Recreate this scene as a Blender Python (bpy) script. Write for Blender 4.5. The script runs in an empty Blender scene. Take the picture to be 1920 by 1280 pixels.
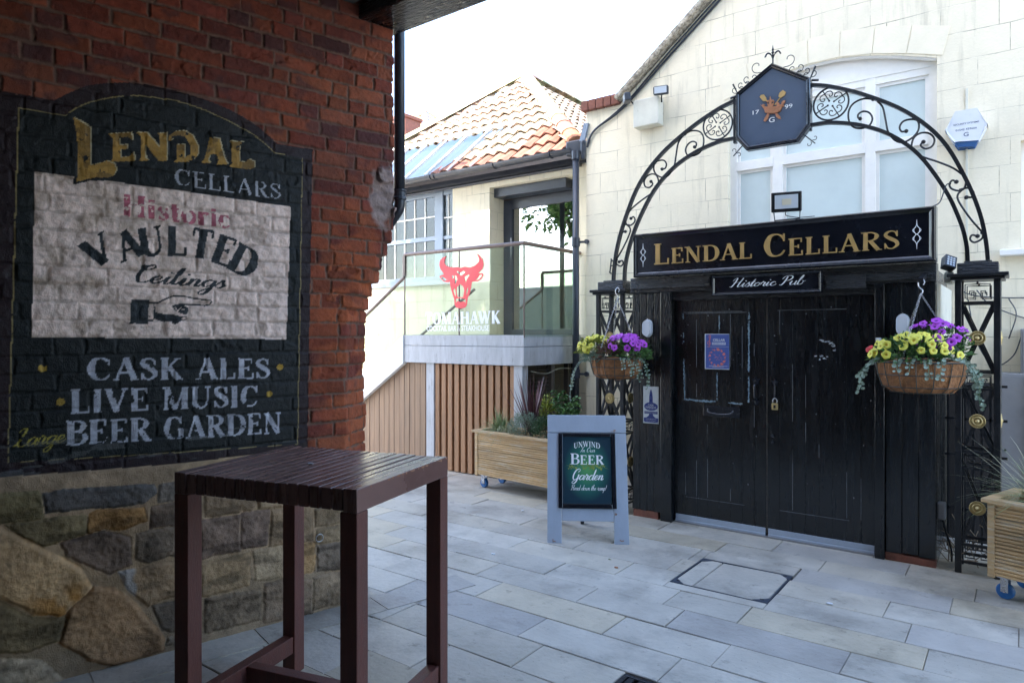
import bpy, math, random
import numpy as np
from mathutils import Vector, Matrix
from mathutils.geometry import tessellate_polygon

# ------------------------------------------------------------------ camera, sky, sun, exposure
scene = bpy.context.scene
COL = scene.collection
rad = math.radians
CAM_H, YAW = 1.65, rad(36.7)
cd = bpy.data.cameras.new('camera'); cam = bpy.data.objects.new('camera', cd); COL.objects.link(cam)
cam.location = (0, 0, CAM_H); cam.rotation_euler = (rad(90), 0, YAW)
cd.sensor_width = 36; cd.lens = 24; cd.shift_y = -0.00625; cd.clip_start = 0.05; cd.clip_end = 2000
scene.camera = cam
SUN_EL, SUN_TO = rad(47), Vector((-.33, -.94, 0)).normalized()      # towards the sun, in plan
sdir = Vector((SUN_TO.x*math.cos(SUN_EL), SUN_TO.y*math.cos(SUN_EL), math.sin(SUN_EL)))
world = bpy.data.worlds.new('World'); scene.world = world; world.use_nodes = True
wn = world.node_tree.nodes; bg = wn['Background']
sky = wn.new('ShaderNodeTexSky'); sky.sky_type = 'NISHITA'; sky.sun_disc = False
sky.sun_elevation = SUN_EL; sky.sun_rotation = math.atan2(SUN_TO.x, SUN_TO.y)
sky.air_density = 1.0; sky.dust_density = 1.6; sky.ozone_density = 1.25
world.node_tree.links.new(sky.outputs[0], bg.inputs[0]); bg.inputs[1].default_value = 0.15
sl = bpy.data.lights.new('sun', 'SUN'); sl.energy = 2.2; sl.angle = rad(.53); sl.color = (1, .94, .84)
so = bpy.data.objects.new('sun', sl); COL.objects.link(so); so.location = (-6, -14, 18)
so.rotation_euler = sdir.to_track_quat('Z', 'Y').to_euler()
vs = scene.view_settings; vs.view_transform = 'Standard'; vs.look = 'None'; vs.gamma = 1; vs.exposure = 3.02
scene.cycles.max_bounces = 8; scene.cycles.transparent_max_bounces = 16

# ------------------------------------------------------------------ helpers
_ca, _sa = math.cos(YAW), math.sin(YAW)
def PX(u, v, y):
    """point (x, z) of the vertical plane at depth y measured off the photograph"""
    dx = (u-960)/1280; t = y/(_sa*dx+_ca)
    return t*(_ca*dx-_sa), CAM_H+(628-v)/1280*t
rnd = random.Random(7)
ORI = {}
def tag(o, label=None, cat=None, group=None, kind=None):
    if label: o['label'] = label
    if cat: o['category'] = cat
    if group: o['group'] = group
    if kind: o['kind'] = kind
    return o
def thing(name, label, cat, loc=(0, 0, 0), rz=0.0, group=None):
    o = bpy.data.objects.new(name, None); COL.objects.link(o); o.empty_display_size = .1
    o.location = loc; o.rotation_euler = (0, 0, rz)
    ORI[o.name] = Matrix.Translation(loc) @ Matrix.Rotation(rz, 4, 'Z')
    return tag(o, label, cat, group)
def root_matrix(p):
    while p.parent: p = p.parent
    return ORI.get(p.name, Matrix())
def catmull(pts, n=6, closed=False):
    P = [np.array(p, float) for p in pts]
    if len(P) < 3: return P
    out = []; m = len(P); seg = m if closed else m-1
    for i in range(seg):
        p1, p2 = P[i], P[(i+1) % m]
        p0 = P[i-1] if (i > 0 or closed) else 2*p1-p2
        p3 = P[(i+2) % m] if (i+2 < m or closed) else 2*p2-p1
        for k in range(n):
            t = k/n
            out.append(.5*(2*p1+(p2-p0)*t+(2*p0-5*p1+4*p2-p3)*t*t+(3*p1-p0-3*p2+p3)*t**3))
    if not closed: out.append(P[-1])
    return out
class MB:
    def __init__(s): s.v = []; s.f = []; s.c = []; s.col = (1, 1, 1)
    def add(s, vs_, fs):
        b = len(s.v); s.v += [tuple(p) for p in vs_]
        for f in fs: s.f.append(tuple(i+b for i in f)); s.c.append(s.col)
        return s
    def box(s, x0, x1, y0, y1, z0, z1, m=None):
        p = [(x, y, z) for z in (z0, z1) for y in (y0, y1) for x in (x0, x1)]
        if m is not None: p = [m @ Vector(q) for q in p]
        return s.add(p, [(0, 2, 3, 1), (4, 5, 7, 6), (0, 1, 5, 4), (2, 6, 7, 3), (0, 4, 6, 2), (1, 3, 7, 5)])
    def bar(s, a, b, w, h, up=(0, 0, 1)):
        a, b = Vector(a), Vector(b); d = (b-a).normalized(); up = Vector(up)
        x = d.cross(up)
        if x.length < 1e-4: x = d.cross(Vector((1, 0, 0)))
        x.normalize(); y = x.cross(d).normalized()
        p = [q+x*i*w/2+y*j*h/2 for q in (a, b) for i, j in ((-1, -1), (1, -1), (1, 1), (-1, 1))]
        return s.add(p, [(3, 2, 1, 0), (4, 5, 6, 7), (0, 1, 5, 4), (1, 2, 6, 5), (2, 3, 7, 6), (3, 0, 4, 7)])
    def tube(s, pts, r, n=8, closed=False, cap=True):
        P = [Vector(p) for p in pts]; m = len(P); R = r if hasattr(r, '__len__') else [r]*m
        V = []; prev = None
        for i in range(m):
            if closed: t = P[(i+1) % m]-P[i-1]
            else: t = P[min(i+1, m-1)]-P[max(i-1, 0)]
            if t.length < 1e-9: t = Vector((0, 0, 1))
            t.normalize()
            if prev is None:
                a = Vector((0, 0, 1)) if abs(t.z) < .9 else Vector((1, 0, 0)); x = t.cross(a).normalized()
            else:
                x = prev-t*prev.dot(t)
                if x.length < 1e-6: x = t.cross(Vector((0, 0, 1)))
                x.normalize()
            prev = x; y = t.cross(x)
            V += [P[i]+(x*math.cos(2*math.pi*k/n)+y*math.sin(2*math.pi*k/n))*R[i] for k in range(n)]
        F = []
        for i in range(m if closed else m-1):
            j = (i+1) % m
            F += [(i*n+k, i*n+(k+1) % n, j*n+(k+1) % n, j*n+k) for k in range(n)]
        if cap and not closed: F += [tuple(range(n-1, -1, -1)), tuple((m-1)*n+k for k in range(n))]
        return s.add(V, F)
    def lathe(s, prof, c=(0, 0, 0), axis='z', n=20):
        V = []; m = len(prof)
        for r, h in prof:
            for k in range(n):
                a = 2*math.pi*k/n; x, y = r*math.cos(a), r*math.sin(a)
                q = {'z': (x, y, h), 'y': (x, h, y), 'x': (h, x, y)}[axis]
                V.append((c[0]+q[0], c[1]+q[1], c[2]+q[2]))
        F = [(i*n+k, i*n+(k+1) % n, (i+1)*n+(k+1) % n, (i+1)*n+k) for i in range(m-1) for k in range(n)]
        F += [tuple(range(n)), tuple((m-1)*n+k for k in range(n))]
        return s.add(V, F)
    def prism(s, poly, y0, y1, holes=(), fn=None):
        """polygon in (x, z), with holes, given thickness from y0 to y1"""
        fn = fn or (lambda x, z, y: (x, y, z))
        loops = [list(poly)]+[list(h) for h in holes]
        tri = tessellate_polygon([[Vector((p[0], p[1], 0)) for p in l] for l in loops])
        flat = [p for l in loops for p in l]; n = len(flat)
        F = [tuple(t) for t in tri]+[tuple(i+n for i in t)[::-1] for t in tri]
        b = 0
        for l in loops:
            m = len(l)
            F += [(b+i, b+(i+1) % m, b+(i+1) % m+n, b+i+n) for i in range(m)]; b += m
        return s.add([fn(p[0], p[1], y0) for p in flat]+[fn(p[0], p[1], y1) for p in flat], F)
    def ribbon(s, left, right, d0, d1, fn):
        n = len(left); V = []
        for l, r in zip(left, right):
            V += [fn(l[0], l[1], d1), fn(r[0], r[1], d1), fn(l[0], l[1], d0), fn(r[0], r[1], d0)]
        F = [(0, 1, 3, 2), (4*n-4, 4*n-2, 4*n-1, 4*n-3)]
        for i in range(n-1):
            a, b = 4*i, 4*i+4
            F += [(a, b, b+1, a+1), (a+2, b+2, b, a), (a+1, b+1, b+3, a+3), (a+3, b+3, b+2, a+2)]
        return s.add(V, F)
    def leaf(s, p, d, nrm, L, W, bend=.25):
        p, d, nrm = Vector(p), Vector(d).normalized(), Vector(nrm)
        x = d.cross(nrm)
        if x.length < 1e-5: x = d.orthogonal()
        x.normalize(); up = x.cross(d)
        m = p+d*L*.5+up*L*bend*.4
        return s.add([p, m+x*W/2, p+d*L-up*L*bend*.3, m-x*W/2, p+d*L*.55-up*L*.03], [(0, 1, 4), (1, 2, 4), (2, 3, 4), (3, 0, 4)])
    def blade(s, p, d, L, W, droop, n=5):
        p = Vector(p); d = Vector(d).normalized(); side = d.cross(Vector((0, 0, 1)))
        if side.length < 1e-4: side = Vector((1, 0, 0))
        side.normalize(); V = []
        for i in range(n+1):
            t = i/n; c = p+d*L*t+Vector((0, 0, -droop*L*t*t)); w = W*(1-t**1.6)*.5+.0004
            V += [c-side*w, c+side*w]
        return s.add(V, [(2*i, 2*i+1, 2*i+3, 2*i+2) for i in range(n)])
    def build(s, name, mat, parent=None, local=False, smooth=False, bevel=0, seg=2, label=None, colors=False):
        V = s.v
        if parent is not None and not local:
            inv = root_matrix(parent).inverted(); V = [inv @ Vector(p) for p in V]
        me = bpy.data.meshes.new(name); me.from_pydata([tuple(p) for p in V], [], s.f); me.update()
        if colors:
            a = me.color_attributes.new('Col', 'FLOAT_COLOR', 'CORNER'); arr = []
            for f, c in zip(s.f, s.c): arr += [c[0], c[1], c[2], 1.0]*len(f)
            a.data.foreach_set('color', arr)
        if smooth: me.polygons.foreach_set('use_smooth', [True]*len(me.polygons))
        me.materials.append(mat)
        o = bpy.data.objects.new(name, me); COL.objects.link(o)
        if parent is not None: o.parent = parent
        if bevel:
            b = o.modifiers.new('bevel', 'BEVEL'); b.width = bevel; b.segments = seg; b.limit_method = 'ANGLE'; b.angle_limit = rad(40)
        if label: o['label'] = label
        return o
def merge(o, *others):
    """wear and surface marks become faces of the part they belong to"""
    me = o.data; V = [tuple(v.co) for v in me.vertices]; F = [tuple(p.vertices) for p in me.polygons]; I = [p.material_index for p in me.polygons]; mats = list(me.materials)
    for q in others:
        m = q.data; b = len(V); V += [tuple(v.co) for v in m.vertices]; F += [tuple(i+b for i in p.vertices) for p in m.polygons]; I += [len(mats)]*len(m.polygons); mats.append(m.materials[0])
        bpy.data.objects.remove(q); bpy.data.meshes.remove(m)
    n = bpy.data.meshes.new(me.name); n.from_pydata(V, [], F); n.update()
    for x in mats: n.materials.append(x)
    n.polygons.foreach_set('material_index', I); o.data = n; bpy.data.meshes.remove(me)
def whole(mb, name, mat, label, cat, group=None, **k):
    return tag(mb.build(name, mat, None, **k), label, cat, group)
def spiral(c, r0, r1, a0, a1, n=22):
    return [(c[0]+(r0+(r1-r0)*i/n)*math.cos(a0+(a1-a0)*i/n), c[1]+(r0+(r1-r0)*i/n)*math.sin(a0+(a1-a0)*i/n)) for i in range(n+1)]

# ------------------------------------------------------------------ materials
def nodes(name):
    m = bpy.data.materials.new(name); m.use_nodes = True
    return m, m.node_tree.nodes, m.node_tree.links, m.node_tree.nodes['Principled BSDF']
def M(name, col, rough=.6, var=.18, scale=6, bump=.0, bscale=60, metal=0, spec=.5, col2=None, amt=.5, detail=6, stretch=None, attr=False, coat=0, sheen=0, rvar=.12, rand=0, bdist=.01, spots=0):
    m, N, L, P = nodes(name)
    tc = N.new('ShaderNodeTexCoord'); src = tc.outputs['Object']
    if stretch:
        mp = N.new('ShaderNodeMapping'); mp.inputs['Scale'].default_value = stretch; L.new(src, mp.inputs[0]); src = mp.outputs[0]
    nz = N.new('ShaderNodeTexNoise'); nz.inputs['Scale'].default_value = scale; nz.inputs['Detail'].default_value = detail
    nz.inputs['Roughness'].default_value = .65
    L.new(src, nz.inputs['Vector'])
    mr = N.new('ShaderNodeMapRange'); mr.inputs[1].default_value = .3; mr.inputs[2].default_value = .7
    mr.inputs[3].default_value = 1-var; mr.inputs[4].default_value = 1+var; L.new(nz.outputs[0], mr.inputs[0])
    mul = N.new('ShaderNodeVectorMath'); mul.operation = 'MULTIPLY'
    L.new(mr.outputs[0], mul.inputs[0])
    if attr:
        at = N.new('ShaderNodeAttribute'); at.attribute_name = 'Col'; L.new(at.outputs['Color'], mul.inputs[1])
    elif col2 is not None:
        n2 = N.new('ShaderNodeTexNoise'); n2.inputs['Scale'].default_value = scale*2.3; n2.inputs['Detail'].default_value = 8; n2.inputs['Roughness'].default_value = .7
        L.new(src, n2.inputs['Vector'])
        r2 = N.new('ShaderNodeMapRange'); r2.inputs[1].default_value = amt-.05; r2.inputs[2].default_value = amt+.07; L.new(n2.outputs[0], r2.inputs[0])
        mx = N.new('ShaderNodeMix'); mx.data_type = 'RGBA'; mx.inputs[6].default_value = (*col, 1); mx.inputs[7].default_value = (*col2, 1)
        L.new(r2.outputs[0], mx.inputs[0]); L.new(mx.outputs[2], mul.inputs[1])
    else: mul.inputs[1].default_value = col
    fin = mul.outputs[0]
    if spots:
        for sc_, lo, hi, am in ((1.3, .50, .68, .30), (9, .60, .72, .34), (70, .63, .70, .45)):
            ns = N.new('ShaderNodeTexNoise'); ns.inputs['Scale'].default_value = sc_; ns.inputs['Detail'].default_value = 6; ns.inputs['Roughness'].default_value = .68; L.new(src, ns.inputs['Vector'])
            rs = N.new('ShaderNodeMapRange'); rs.inputs[1].default_value = lo; rs.inputs[2].default_value = hi; rs.inputs[3].default_value = 1; rs.inputs[4].default_value = 1-am*spots; L.new(ns.outputs[0], rs.inputs[0])
            ms_ = N.new('ShaderNodeVectorMath'); ms_.operation = 'MULTIPLY'; L.new(fin, ms_.inputs[0]); L.new(rs.outputs[0], ms_.inputs[1]); fin = ms_.outputs[0]
    if rand:
        oi = N.new('ShaderNodeObjectInfo'); r3 = N.new('ShaderNodeMapRange'); r3.inputs[3].default_value = 1-rand; r3.inputs[4].default_value = 1+rand; L.new(oi.outputs['Random'], r3.inputs[0])
        m3 = N.new('ShaderNodeVectorMath'); m3.operation = 'MULTIPLY'; L.new(fin, m3.inputs[0]); L.new(r3.outputs[0], m3.inputs[1]); fin = m3.outputs[0]
    L.new(fin, P.inputs['Base Color'])
    rr = N.new('ShaderNodeMapRange'); rr.inputs[1].default_value = .3; rr.inputs[2].default_value = .7
    rr.inputs[3].default_value = max(.02, rough-rvar); rr.inputs[4].default_value = min(1, rough+rvar); L.new(nz.outputs[0], rr.inputs[0]); L.new(rr.outputs[0], P.inputs['Roughness'])
    P.inputs['Metallic'].default_value = metal; P.inputs['Specular IOR Level'].default_value = spec
    if coat: P.inputs['Coat Weight'].default_value = coat; P.inputs['Coat Roughness'].default_value = .12
    if bump:
        nb = N.new('ShaderNodeTexNoise'); nb.inputs['Scale'].default_value = bscale; nb.inputs['Detail'].default_value = 5; L.new(src, nb.inputs['Vector'])
        bp = N.new('ShaderNodeBump'); bp.inputs['Strength'].default_value = bump; bp.inputs['Distance'].default_value = bdist
        L.new(nb.outputs[0], bp.inputs['Height']); L.new(bp.outputs[0], P.inputs['Normal'])
    return m
def glass(name, tint, refl, rough=.01, fres=True):
    m = bpy.data.materials.new(name); m.use_nodes = True; N = m.node_tree.nodes; L = m.node_tree.links; N.clear()
    out = N.new('ShaderNodeOutputMaterial'); mix = N.new('ShaderNodeMixShader'); tr = N.new('ShaderNodeBsdfTransparent'); gl = N.new('ShaderNodeBsdfGlossy')
    tr.inputs[0].default_value = (*tint, 1); gl.inputs['Roughness'].default_value = rough
    ge = N.new('ShaderNodeNewGeometry'); dt = N.new('ShaderNodeVectorMath'); dt.operation = 'DOT_PRODUCT'; L.new(ge.outputs['Normal'], dt.inputs[0]); L.new(ge.outputs['Incoming'], dt.inputs[1])
    def ma(op, a, b):
        n = N.new('ShaderNodeMath'); n.operation = op; n.use_clamp = op in ('ADD', 'SUBTRACT')
        for i, x in enumerate((a, b)):
            if x is None: continue
            if hasattr(x, 'links'): L.new(x, n.inputs[i])
            else: n.inputs[i].default_value = x
        return n.outputs[0]
    ad = N.new('ShaderNodeMath'); ad.operation = 'ADD'; ad.inputs[1].default_value = refl+.04; ad.use_clamp = True
    c5 = ma('POWER', ma('SUBTRACT', 1.0, ma('ABSOLUTE', dt.outputs['Value'], None)), 5.0); L.new(c5, ad.inputs[0]); L.new(ad.outputs[0], mix.inputs[0]); L.new(tr.outputs[0], mix.inputs[1]); L.new(gl.outputs[0], mix.inputs[2]); L.new(mix.outputs[0], out.inputs[0])
    return m
def emit(name, col, s):
    m, N, L, P = nodes(name); P.inputs['Base Color'].default_value = (*col, 1); P.inputs['Emission Color'].default_value = (*col, 1); P.inputs['Emission Strength'].default_value = s
    return m
def ashlar(name, col, joint, bw, bh, off=(0, 0), dirt=(.25, .22, .14)):
    """painted stone blocks with fine uneven scored joints, grime and patchy paint"""
    m, N, L, P = nodes(name)
    tc = N.new('ShaderNodeTexCoord')
    sx = N.new('ShaderNodeSeparateXYZ'); L.new(tc.outputs['Object'], sx.inputs[0])
    nz = N.new('ShaderNodeTexNoise'); nz.inputs['Scale'].default_value = 1.6; nz.inputs['Detail'].default_value = 4; L.new(tc.outputs['Object'], nz.inputs['Vector'])
    w = N.new('ShaderNodeMapRange'); w.inputs[3].default_value = -.02; w.inputs[4].default_value = .02; L.new(nz.outputs[0], w.inputs[0])
    def madd(o, v, link=None):
        a = N.new('ShaderNodeMath'); a.operation = 'ADD'; L.new(o, a.inputs[0])
        if link is not None: L.new(link, a.inputs[1])
        else: a.inputs[1].default_value = v
        return a.outputs[0]
    xy = N.new('ShaderNodeMath'); xy.operation = 'ADD'; L.new(sx.outputs[0], xy.inputs[0]); L.new(sx.outputs[1], xy.inputs[1])
    X = madd(xy.outputs[0], off[0]); Z = madd(madd(sx.outputs[2], off[1]), 0, w.outputs[0])
    cb = N.new('ShaderNodeCombineXYZ'); L.new(X, cb.inputs[0]); L.new(Z, cb.inputs[1])
    br = N.new('ShaderNodeTexBrick'); br.inputs['Scale'].default_value = 1; br.inputs['Mortar Size'].default_value = .0038; br.inputs['Mortar Smooth'].default_value = .3
    br.inputs['Brick Width'].default_value = bw; br.inputs['Row Height'].default_value = bh; br.offset = .43; br.squash = .8; br.squash_frequency = 3
    L.new(cb.outputs[0], br.inputs['Vector'])
    n2 = N.new('ShaderNodeTexNoise'); n2.inputs['Scale'].default_value = 3.2; n2.inputs['Detail'].default_value = 7; n2.inputs['Roughness'].default_value = .7; L.new(tc.outputs['Object'], n2.inputs['Vector'])
    n3 = N.new('ShaderNodeTexNoise'); n3.inputs['Scale'].default_value = 45; n3.inputs['Detail'].default_value = 6; L.new(tc.outputs['Object'], n3.inputs['Vector'])
    jm = N.new('ShaderNodeMapRange'); jm.inputs[1].default_value = .40; jm.inputs[2].default_value = .66; L.new(n2.outputs[0], jm.inputs[0])
    jf = N.new('ShaderNodeMath'); jf.operation = 'MULTIPLY'; L.new(br.outputs['Fac'], jf.inputs[0]); L.new(jm.outputs[0], jf.inputs[1])
    vr = N.new('ShaderNodeMapRange'); vr.inputs[1].default_value = .3; vr.inputs[2].default_value = .7; vr.inputs[3].default_value = .93; vr.inputs[4].default_value = 1.05; L.new(n2.outputs[0], vr.inputs[0])
    base = N.new('ShaderNodeVectorMath'); base.operation = 'MULTIPLY'; base.inputs[1].default_value = col; L.new(vr.outputs[0], base.inputs[0])
    mp = N.new('ShaderNodeMapping'); mp.inputs['Scale'].default_value = (7, 7, .8); L.new(tc.outputs['Object'], mp.inputs[0])
    n4 = N.new('ShaderNodeTexNoise'); n4.inputs['Scale'].default_value = 1; n4.inputs['Detail'].default_value = 8; n4.inputs['Roughness'].default_value = .7; L.new(mp.outputs[0], n4.inputs['Vector'])
    dm = N.new('ShaderNodeMapRange'); dm.inputs[1].default_value = .53; dm.inputs[2].default_value = .78; dm.inputs[4].default_value = .5; L.new(n4.outputs[0], dm.inputs[0])
    m1 = N.new('ShaderNodeMix'); m1.data_type = 'RGBA'; L.new(dm.outputs[0], m1.inputs[0]); L.new(base.outputs[0], m1.inputs[6]); m1.inputs[7].default_value = (*dirt, 1)
    m2 = N.new('ShaderNodeMix'); m2.data_type = 'RGBA'; L.new(jf.outputs[0], m2.inputs[0]); L.new(m1.outputs[2], m2.inputs[6]); m2.inputs[7].default_value = (*joint, 1)
    L.new(m2.outputs[2], P.inputs['Base Color']); P.inputs['Roughness'].default_value = .75
    hs = N.new('ShaderNodeMath'); hs.operation = 'MULTIPLY_ADD'; L.new(br.outputs['Fac'], hs.inputs[0]); hs.inputs[1].default_value = -1.2; L.new(n3.outputs[0], hs.inputs[2])
    bp = N.new('ShaderNodeBump'); bp.inputs['Strength'].default_value = .35; bp.inputs['Distance'].default_value = .006; L.new(hs.outputs[0], bp.inputs['Height']); L.new(bp.outputs[0], P.inputs['Normal'])
    return m
mt = {}
mt['wall'] = M('old_masonry', (1, 1, 1), .85, .16, 30, .5, 170, attr=True, spec=.25)
mt['paintedwall'] = M('sign_paint', (1, 1, 1), .62, .2, 34, .4, 150, attr=True, spec=.35)
mt['flag'] = M('york_stone', (1, 1, 1), .58, .16, 3.4, .5, 30, attr=True, spec=.4, detail=12, spots=1.35)
mt['joint'] = M('joint_sand', (.12, .11, .10), .95, .3, 40)
mt['cream'] = ashlar('cream_stone', (.85, .76, .575), (.24, .195, .125), .52, .237, (.13, .02))
mt['cream2'] = ashlar('cream_render', (.84, .755, .575), (.28, .26, .17), .62, .245, (.2, .06))
mt['creamplain'] = M('cream_paint', (.85, .76, .575), .75, .06, 5, .2, 50)
mt['black'] = M('black_gloss_paint', (.006, .007, .009), .36, .35, 9, .25, 42, coat=.25, col2=(.045, .05, .055), amt=.64)
mt['blackwood'] = M('weathered_black_timber', (.006, .007, .009), .30, .4, 5, 1.0, 16, stretch=(1.1, 4, 8), col2=(.05, .054, .062), amt=.68, coat=.4, bdist=.03)
mt['boards'] = M('black_painted_boards', (.0028, .0045, .0064), .24, .4, 3, .5, 22, stretch=(6, 6, .7), col2=(.014, .019, .026), amt=.71, coat=.35, rand=.3)
mt['iron'] = M('black_wrought_iron', (.007, .008, .0105), .38, .3, 18, .3, 60, coat=.2, col2=(.05, .05, .055), amt=.68)
mt['gold'] = M('gilded_letters', (.62, .40, .15), .38, .14, 12, .1, 60, metal=.35)
mt['brass'] = M('aged_brass', (.55, .42, .19), .42, .25, 30, .3, 90, metal=.6)
mt['copper'] = M('copper_paint', (.56, .25, .13), .35, .2, 30, .1, 60, metal=.5)
mt['white'] = M('white_gloss_paint', (.86, .835, .78), .42, .06, 5, .1, 30, col2=(.55, .53, .5), amt=.70)
mt['frost'] = M('frosted_glass', (.62, .70, .68), .17, .10, 1.2, .05, 120, spec=.6, rvar=.03)
mt['greyframe'] = M('grey_blue_joinery', (.21, .26, .33), .42, .08, 6, .1, 30)
mt['anthracite'] = M('anthracite_aluminium', (.055, .065, .085), .4, .1, 8)
mt['navy'] = M('navy_sign_panel', (.075, .105, .165), .22, .08, 3, coat=.6, rvar=.04)
mt['signblack'] = M('sign_black', (.006, .0075, .013), .25, .2, 5, .12, 30, coat=.4, rvar=.06)
mt['tablewood'] = M('table_brown_stain', (.13, .043, .033), .5, .3, 3, .35, 30, stretch=(14, 14, 1.2), col2=(.12, .075, .06), amt=.66)
mt['tabletop'] = M('table_top_stain', (.165, .088, .074), .30, .22, 2, 0, 34, stretch=(14, 1.2, 1.5), col2=(.24, .18, .16), amt=.66, rand=.15)
mt['cedar'] = M('cedar_slats', (.34, .18, .09), .6, .32, 2.2, .2, 30, stretch=(9, 9, .5))
mt['decking'] = M('planter_timber', (.50, .325, .155), .65, .3, 2, .3, 30, stretch=(.8, 9, 9), col2=(.56, .46, .33), amt=.56, rand=.2)
mt['concrete'] = M('pale_concrete', (.47, .48, .50), .7, .16, 4, .2, 40, stretch=(3, 3, .6), col2=(.33, .33, .34), amt=.60)
mt['render'] = M('white_render', (.84, .83, .80), .8, .06, 3, .15, 60)
mt['steel'] = M('brushed_steel', (.36, .35, .34), .36, .1, 40, metal=.9)
mt['rail'] = M('bronze_handrail', (.17, .13, .115), .35, .1, 12, metal=.5)
mt['balglass'] = glass('balustrade_glass', (.76, .825, .77), .0)
mt['winglass'] = glass('window_glass', (.75, .78, .78), .0)
mt['doorglass'] = glass('door_glass', (.42, .46, .46), .38)
mt['skylight'] = glass('skylight_glass', (.6, .62, .62), .26, .06)
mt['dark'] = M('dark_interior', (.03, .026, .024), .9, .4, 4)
mt['room'] = M('room_lining', (.07, .055, .045), .9, .3, 3)
mt['red'] = M('red_vinyl', (.85, .06, .07), .4, .03, 4)
mt['whitevinyl'] = M('white_vinyl', (.86, .87, .88), .4, .03, 4)
mt['gutter'] = M('dark_grey_gutter', (.038, .043, .055), .38, .2, 8, .05, 30)
mt['blackpipe'] = M('black_iron_pipe', (.02, .023, .03), .42, .3, 12, .2, 40)
mt['tile'] = M('pantile', (1, 1, 1), .85, .22, 9, .4, 60, attr=True, spec=.2)
mt['brick'] = M('plain_red_brick', (.20, .075, .05), .85, .3, 12, .5, 60)
mt['coping'] = M('mossy_coping', (.52, .46, .36), .9, .3, 14, .8, 40, col2=(.24, .20, .15), amt=.5)
mt['ablue'] = M('grey_blue_board_paint', (.36, .41, .49), .5, .06, 4, .12, 20, stretch=(3, 3, .8), col2=(.28, .31, .36), amt=.72)
mt['plastic'] = M('white_plastic', (.72, .74, .78), .35, .05, 6)
mt['dirtyplastic'] = M('cream_plastic', (.66, .64, .54), .45, .1, 5, col2=(.45, .42, .33), amt=.66)
mt['grey'] = M('grey_enamel', (.25, .245, .25), .5, .12, 5, .1, 30, col2=(.28, .25, .23), amt=.68)
mt['coir'] = M('coir_liner', (.30, .135, .055), .95, .35, 30, 1.0, 90)
mt['wire'] = M('green_wire', (.03, .04, .035), .4, .1, 20)
mt['chain'] = M('galvanised_chain', (.55, .55, .57), .3, .1, 20, metal=.8)
mt['leafg'] = M('leaf_green', (.07, .16, .035), .5, .45, 14)
mt['leafd'] = M('leaf_dark_green', (.05, .105, .04), .5, .45, 14)
mt['leafs'] = M('leaf_silver_green', (.24, .31, .23), .6, .3, 30)
mt['leafy'] = M('leaf_yellow_green', (.26, .30, .04), .5, .35, 16)
mt['leafp'] = M('leaf_purple', (.11, .042, .05), .4, .35, 12)
mt['leafr'] = M('leaf_bronze', (.16, .09, .06), .5, .4, 20)
mt['straw'] = M('dry_grass', (.48, .46, .30), .7, .3, 12)
mt['grassg'] = M('grass_blades', (.25, .31, .14), .55, .4, 12)
mt['yflower'] = M('yellow_petal', (.72, .66, .08), .55, .12, 60)
mt['yeye'] = M('yellow_flower_throat', (.62, .42, .03), .6, .1, 60)
mt['pflower'] = M('purple_petal', (.42, .05, .52), .55, .2, 60)
mt['peye'] = M('purple_flower_throat', (.12, .01, .17), .6, .1, 60)
mt['rflower'] = M('red_petal', (.6, .02, .02), .5, .1, 60)
mt['soil'] = M('planting_soil', (.035, .026, .02), .95, .4, 40, .8, 60)
mt['bluewheel'] = M('blue_rubber', (.02, .12, .33), .45, .1, 20)
mt['posterblue'] = M('poster_blue', (.085, .13, .38), .35, .1, 4)
mt['plaqueblue'] = M('plaque_blue', (.025, .04, .17), .3, .1, 4)
mt['salmon'] = M('salmon_print', (.75, .22, .18), .4, .1, 8)
mt['plaquewhite'] = M('plaque_enamel', (.58, .60, .60), .3, .1, 3)
mt['bareedge'] = M('bare_timber_edge', (.22, .19, .16), .7, .4, 30)
mt['hardware'] = M('black_door_furniture', (.02, .023, .03), .22, .2, 30, coat=.5)
mt['paleblue'] = M('old_blue_paint', (.22, .31, .37), .6, .3, 40)
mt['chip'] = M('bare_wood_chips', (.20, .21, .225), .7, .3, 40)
mt['rust'] = M('chipped_primer', (.35, .16, .08), .7, .3, 40)
mt['stick'] = M('dry_twigs', (.22, .16, .10), .9, .3, 30)
mt['screen'] = M('lamp_glass', (.60, .64, .68), .15, .05, 5)
mt['led'] = M('led_plate', (.72, .66, .50), .4, .05, 5)
mt['blueplastic'] = M('alarm_blue', (.03, .10, .26), .35, .1, 5)
mt['greyink'] = M('grey_ink', (.10, .13, .20), .5, .1, 5)
mt['bark'] = M('bark', (.10, .08, .06), .9, .3, 12, .6, 30)
mt['slate'] = M('dark_roof', (.12, .10, .09), .8, .3, 6, .3, 20)
mt['stucco'] = M('grey_stucco', (.42, .41, .40), .9, .1, 4, .2, 30)
mt['cedargrey'] = M('grey_brown_slats', (.27, .175, .11), .65, .3, 2.2, .2, 30, stretch=(9, 9, .5))
mt['plaster'] = M('dark_plaster', (.13, .12, .11), .9, .2, 4)  # kept dark to cut bounce light under the passage ceiling

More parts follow.
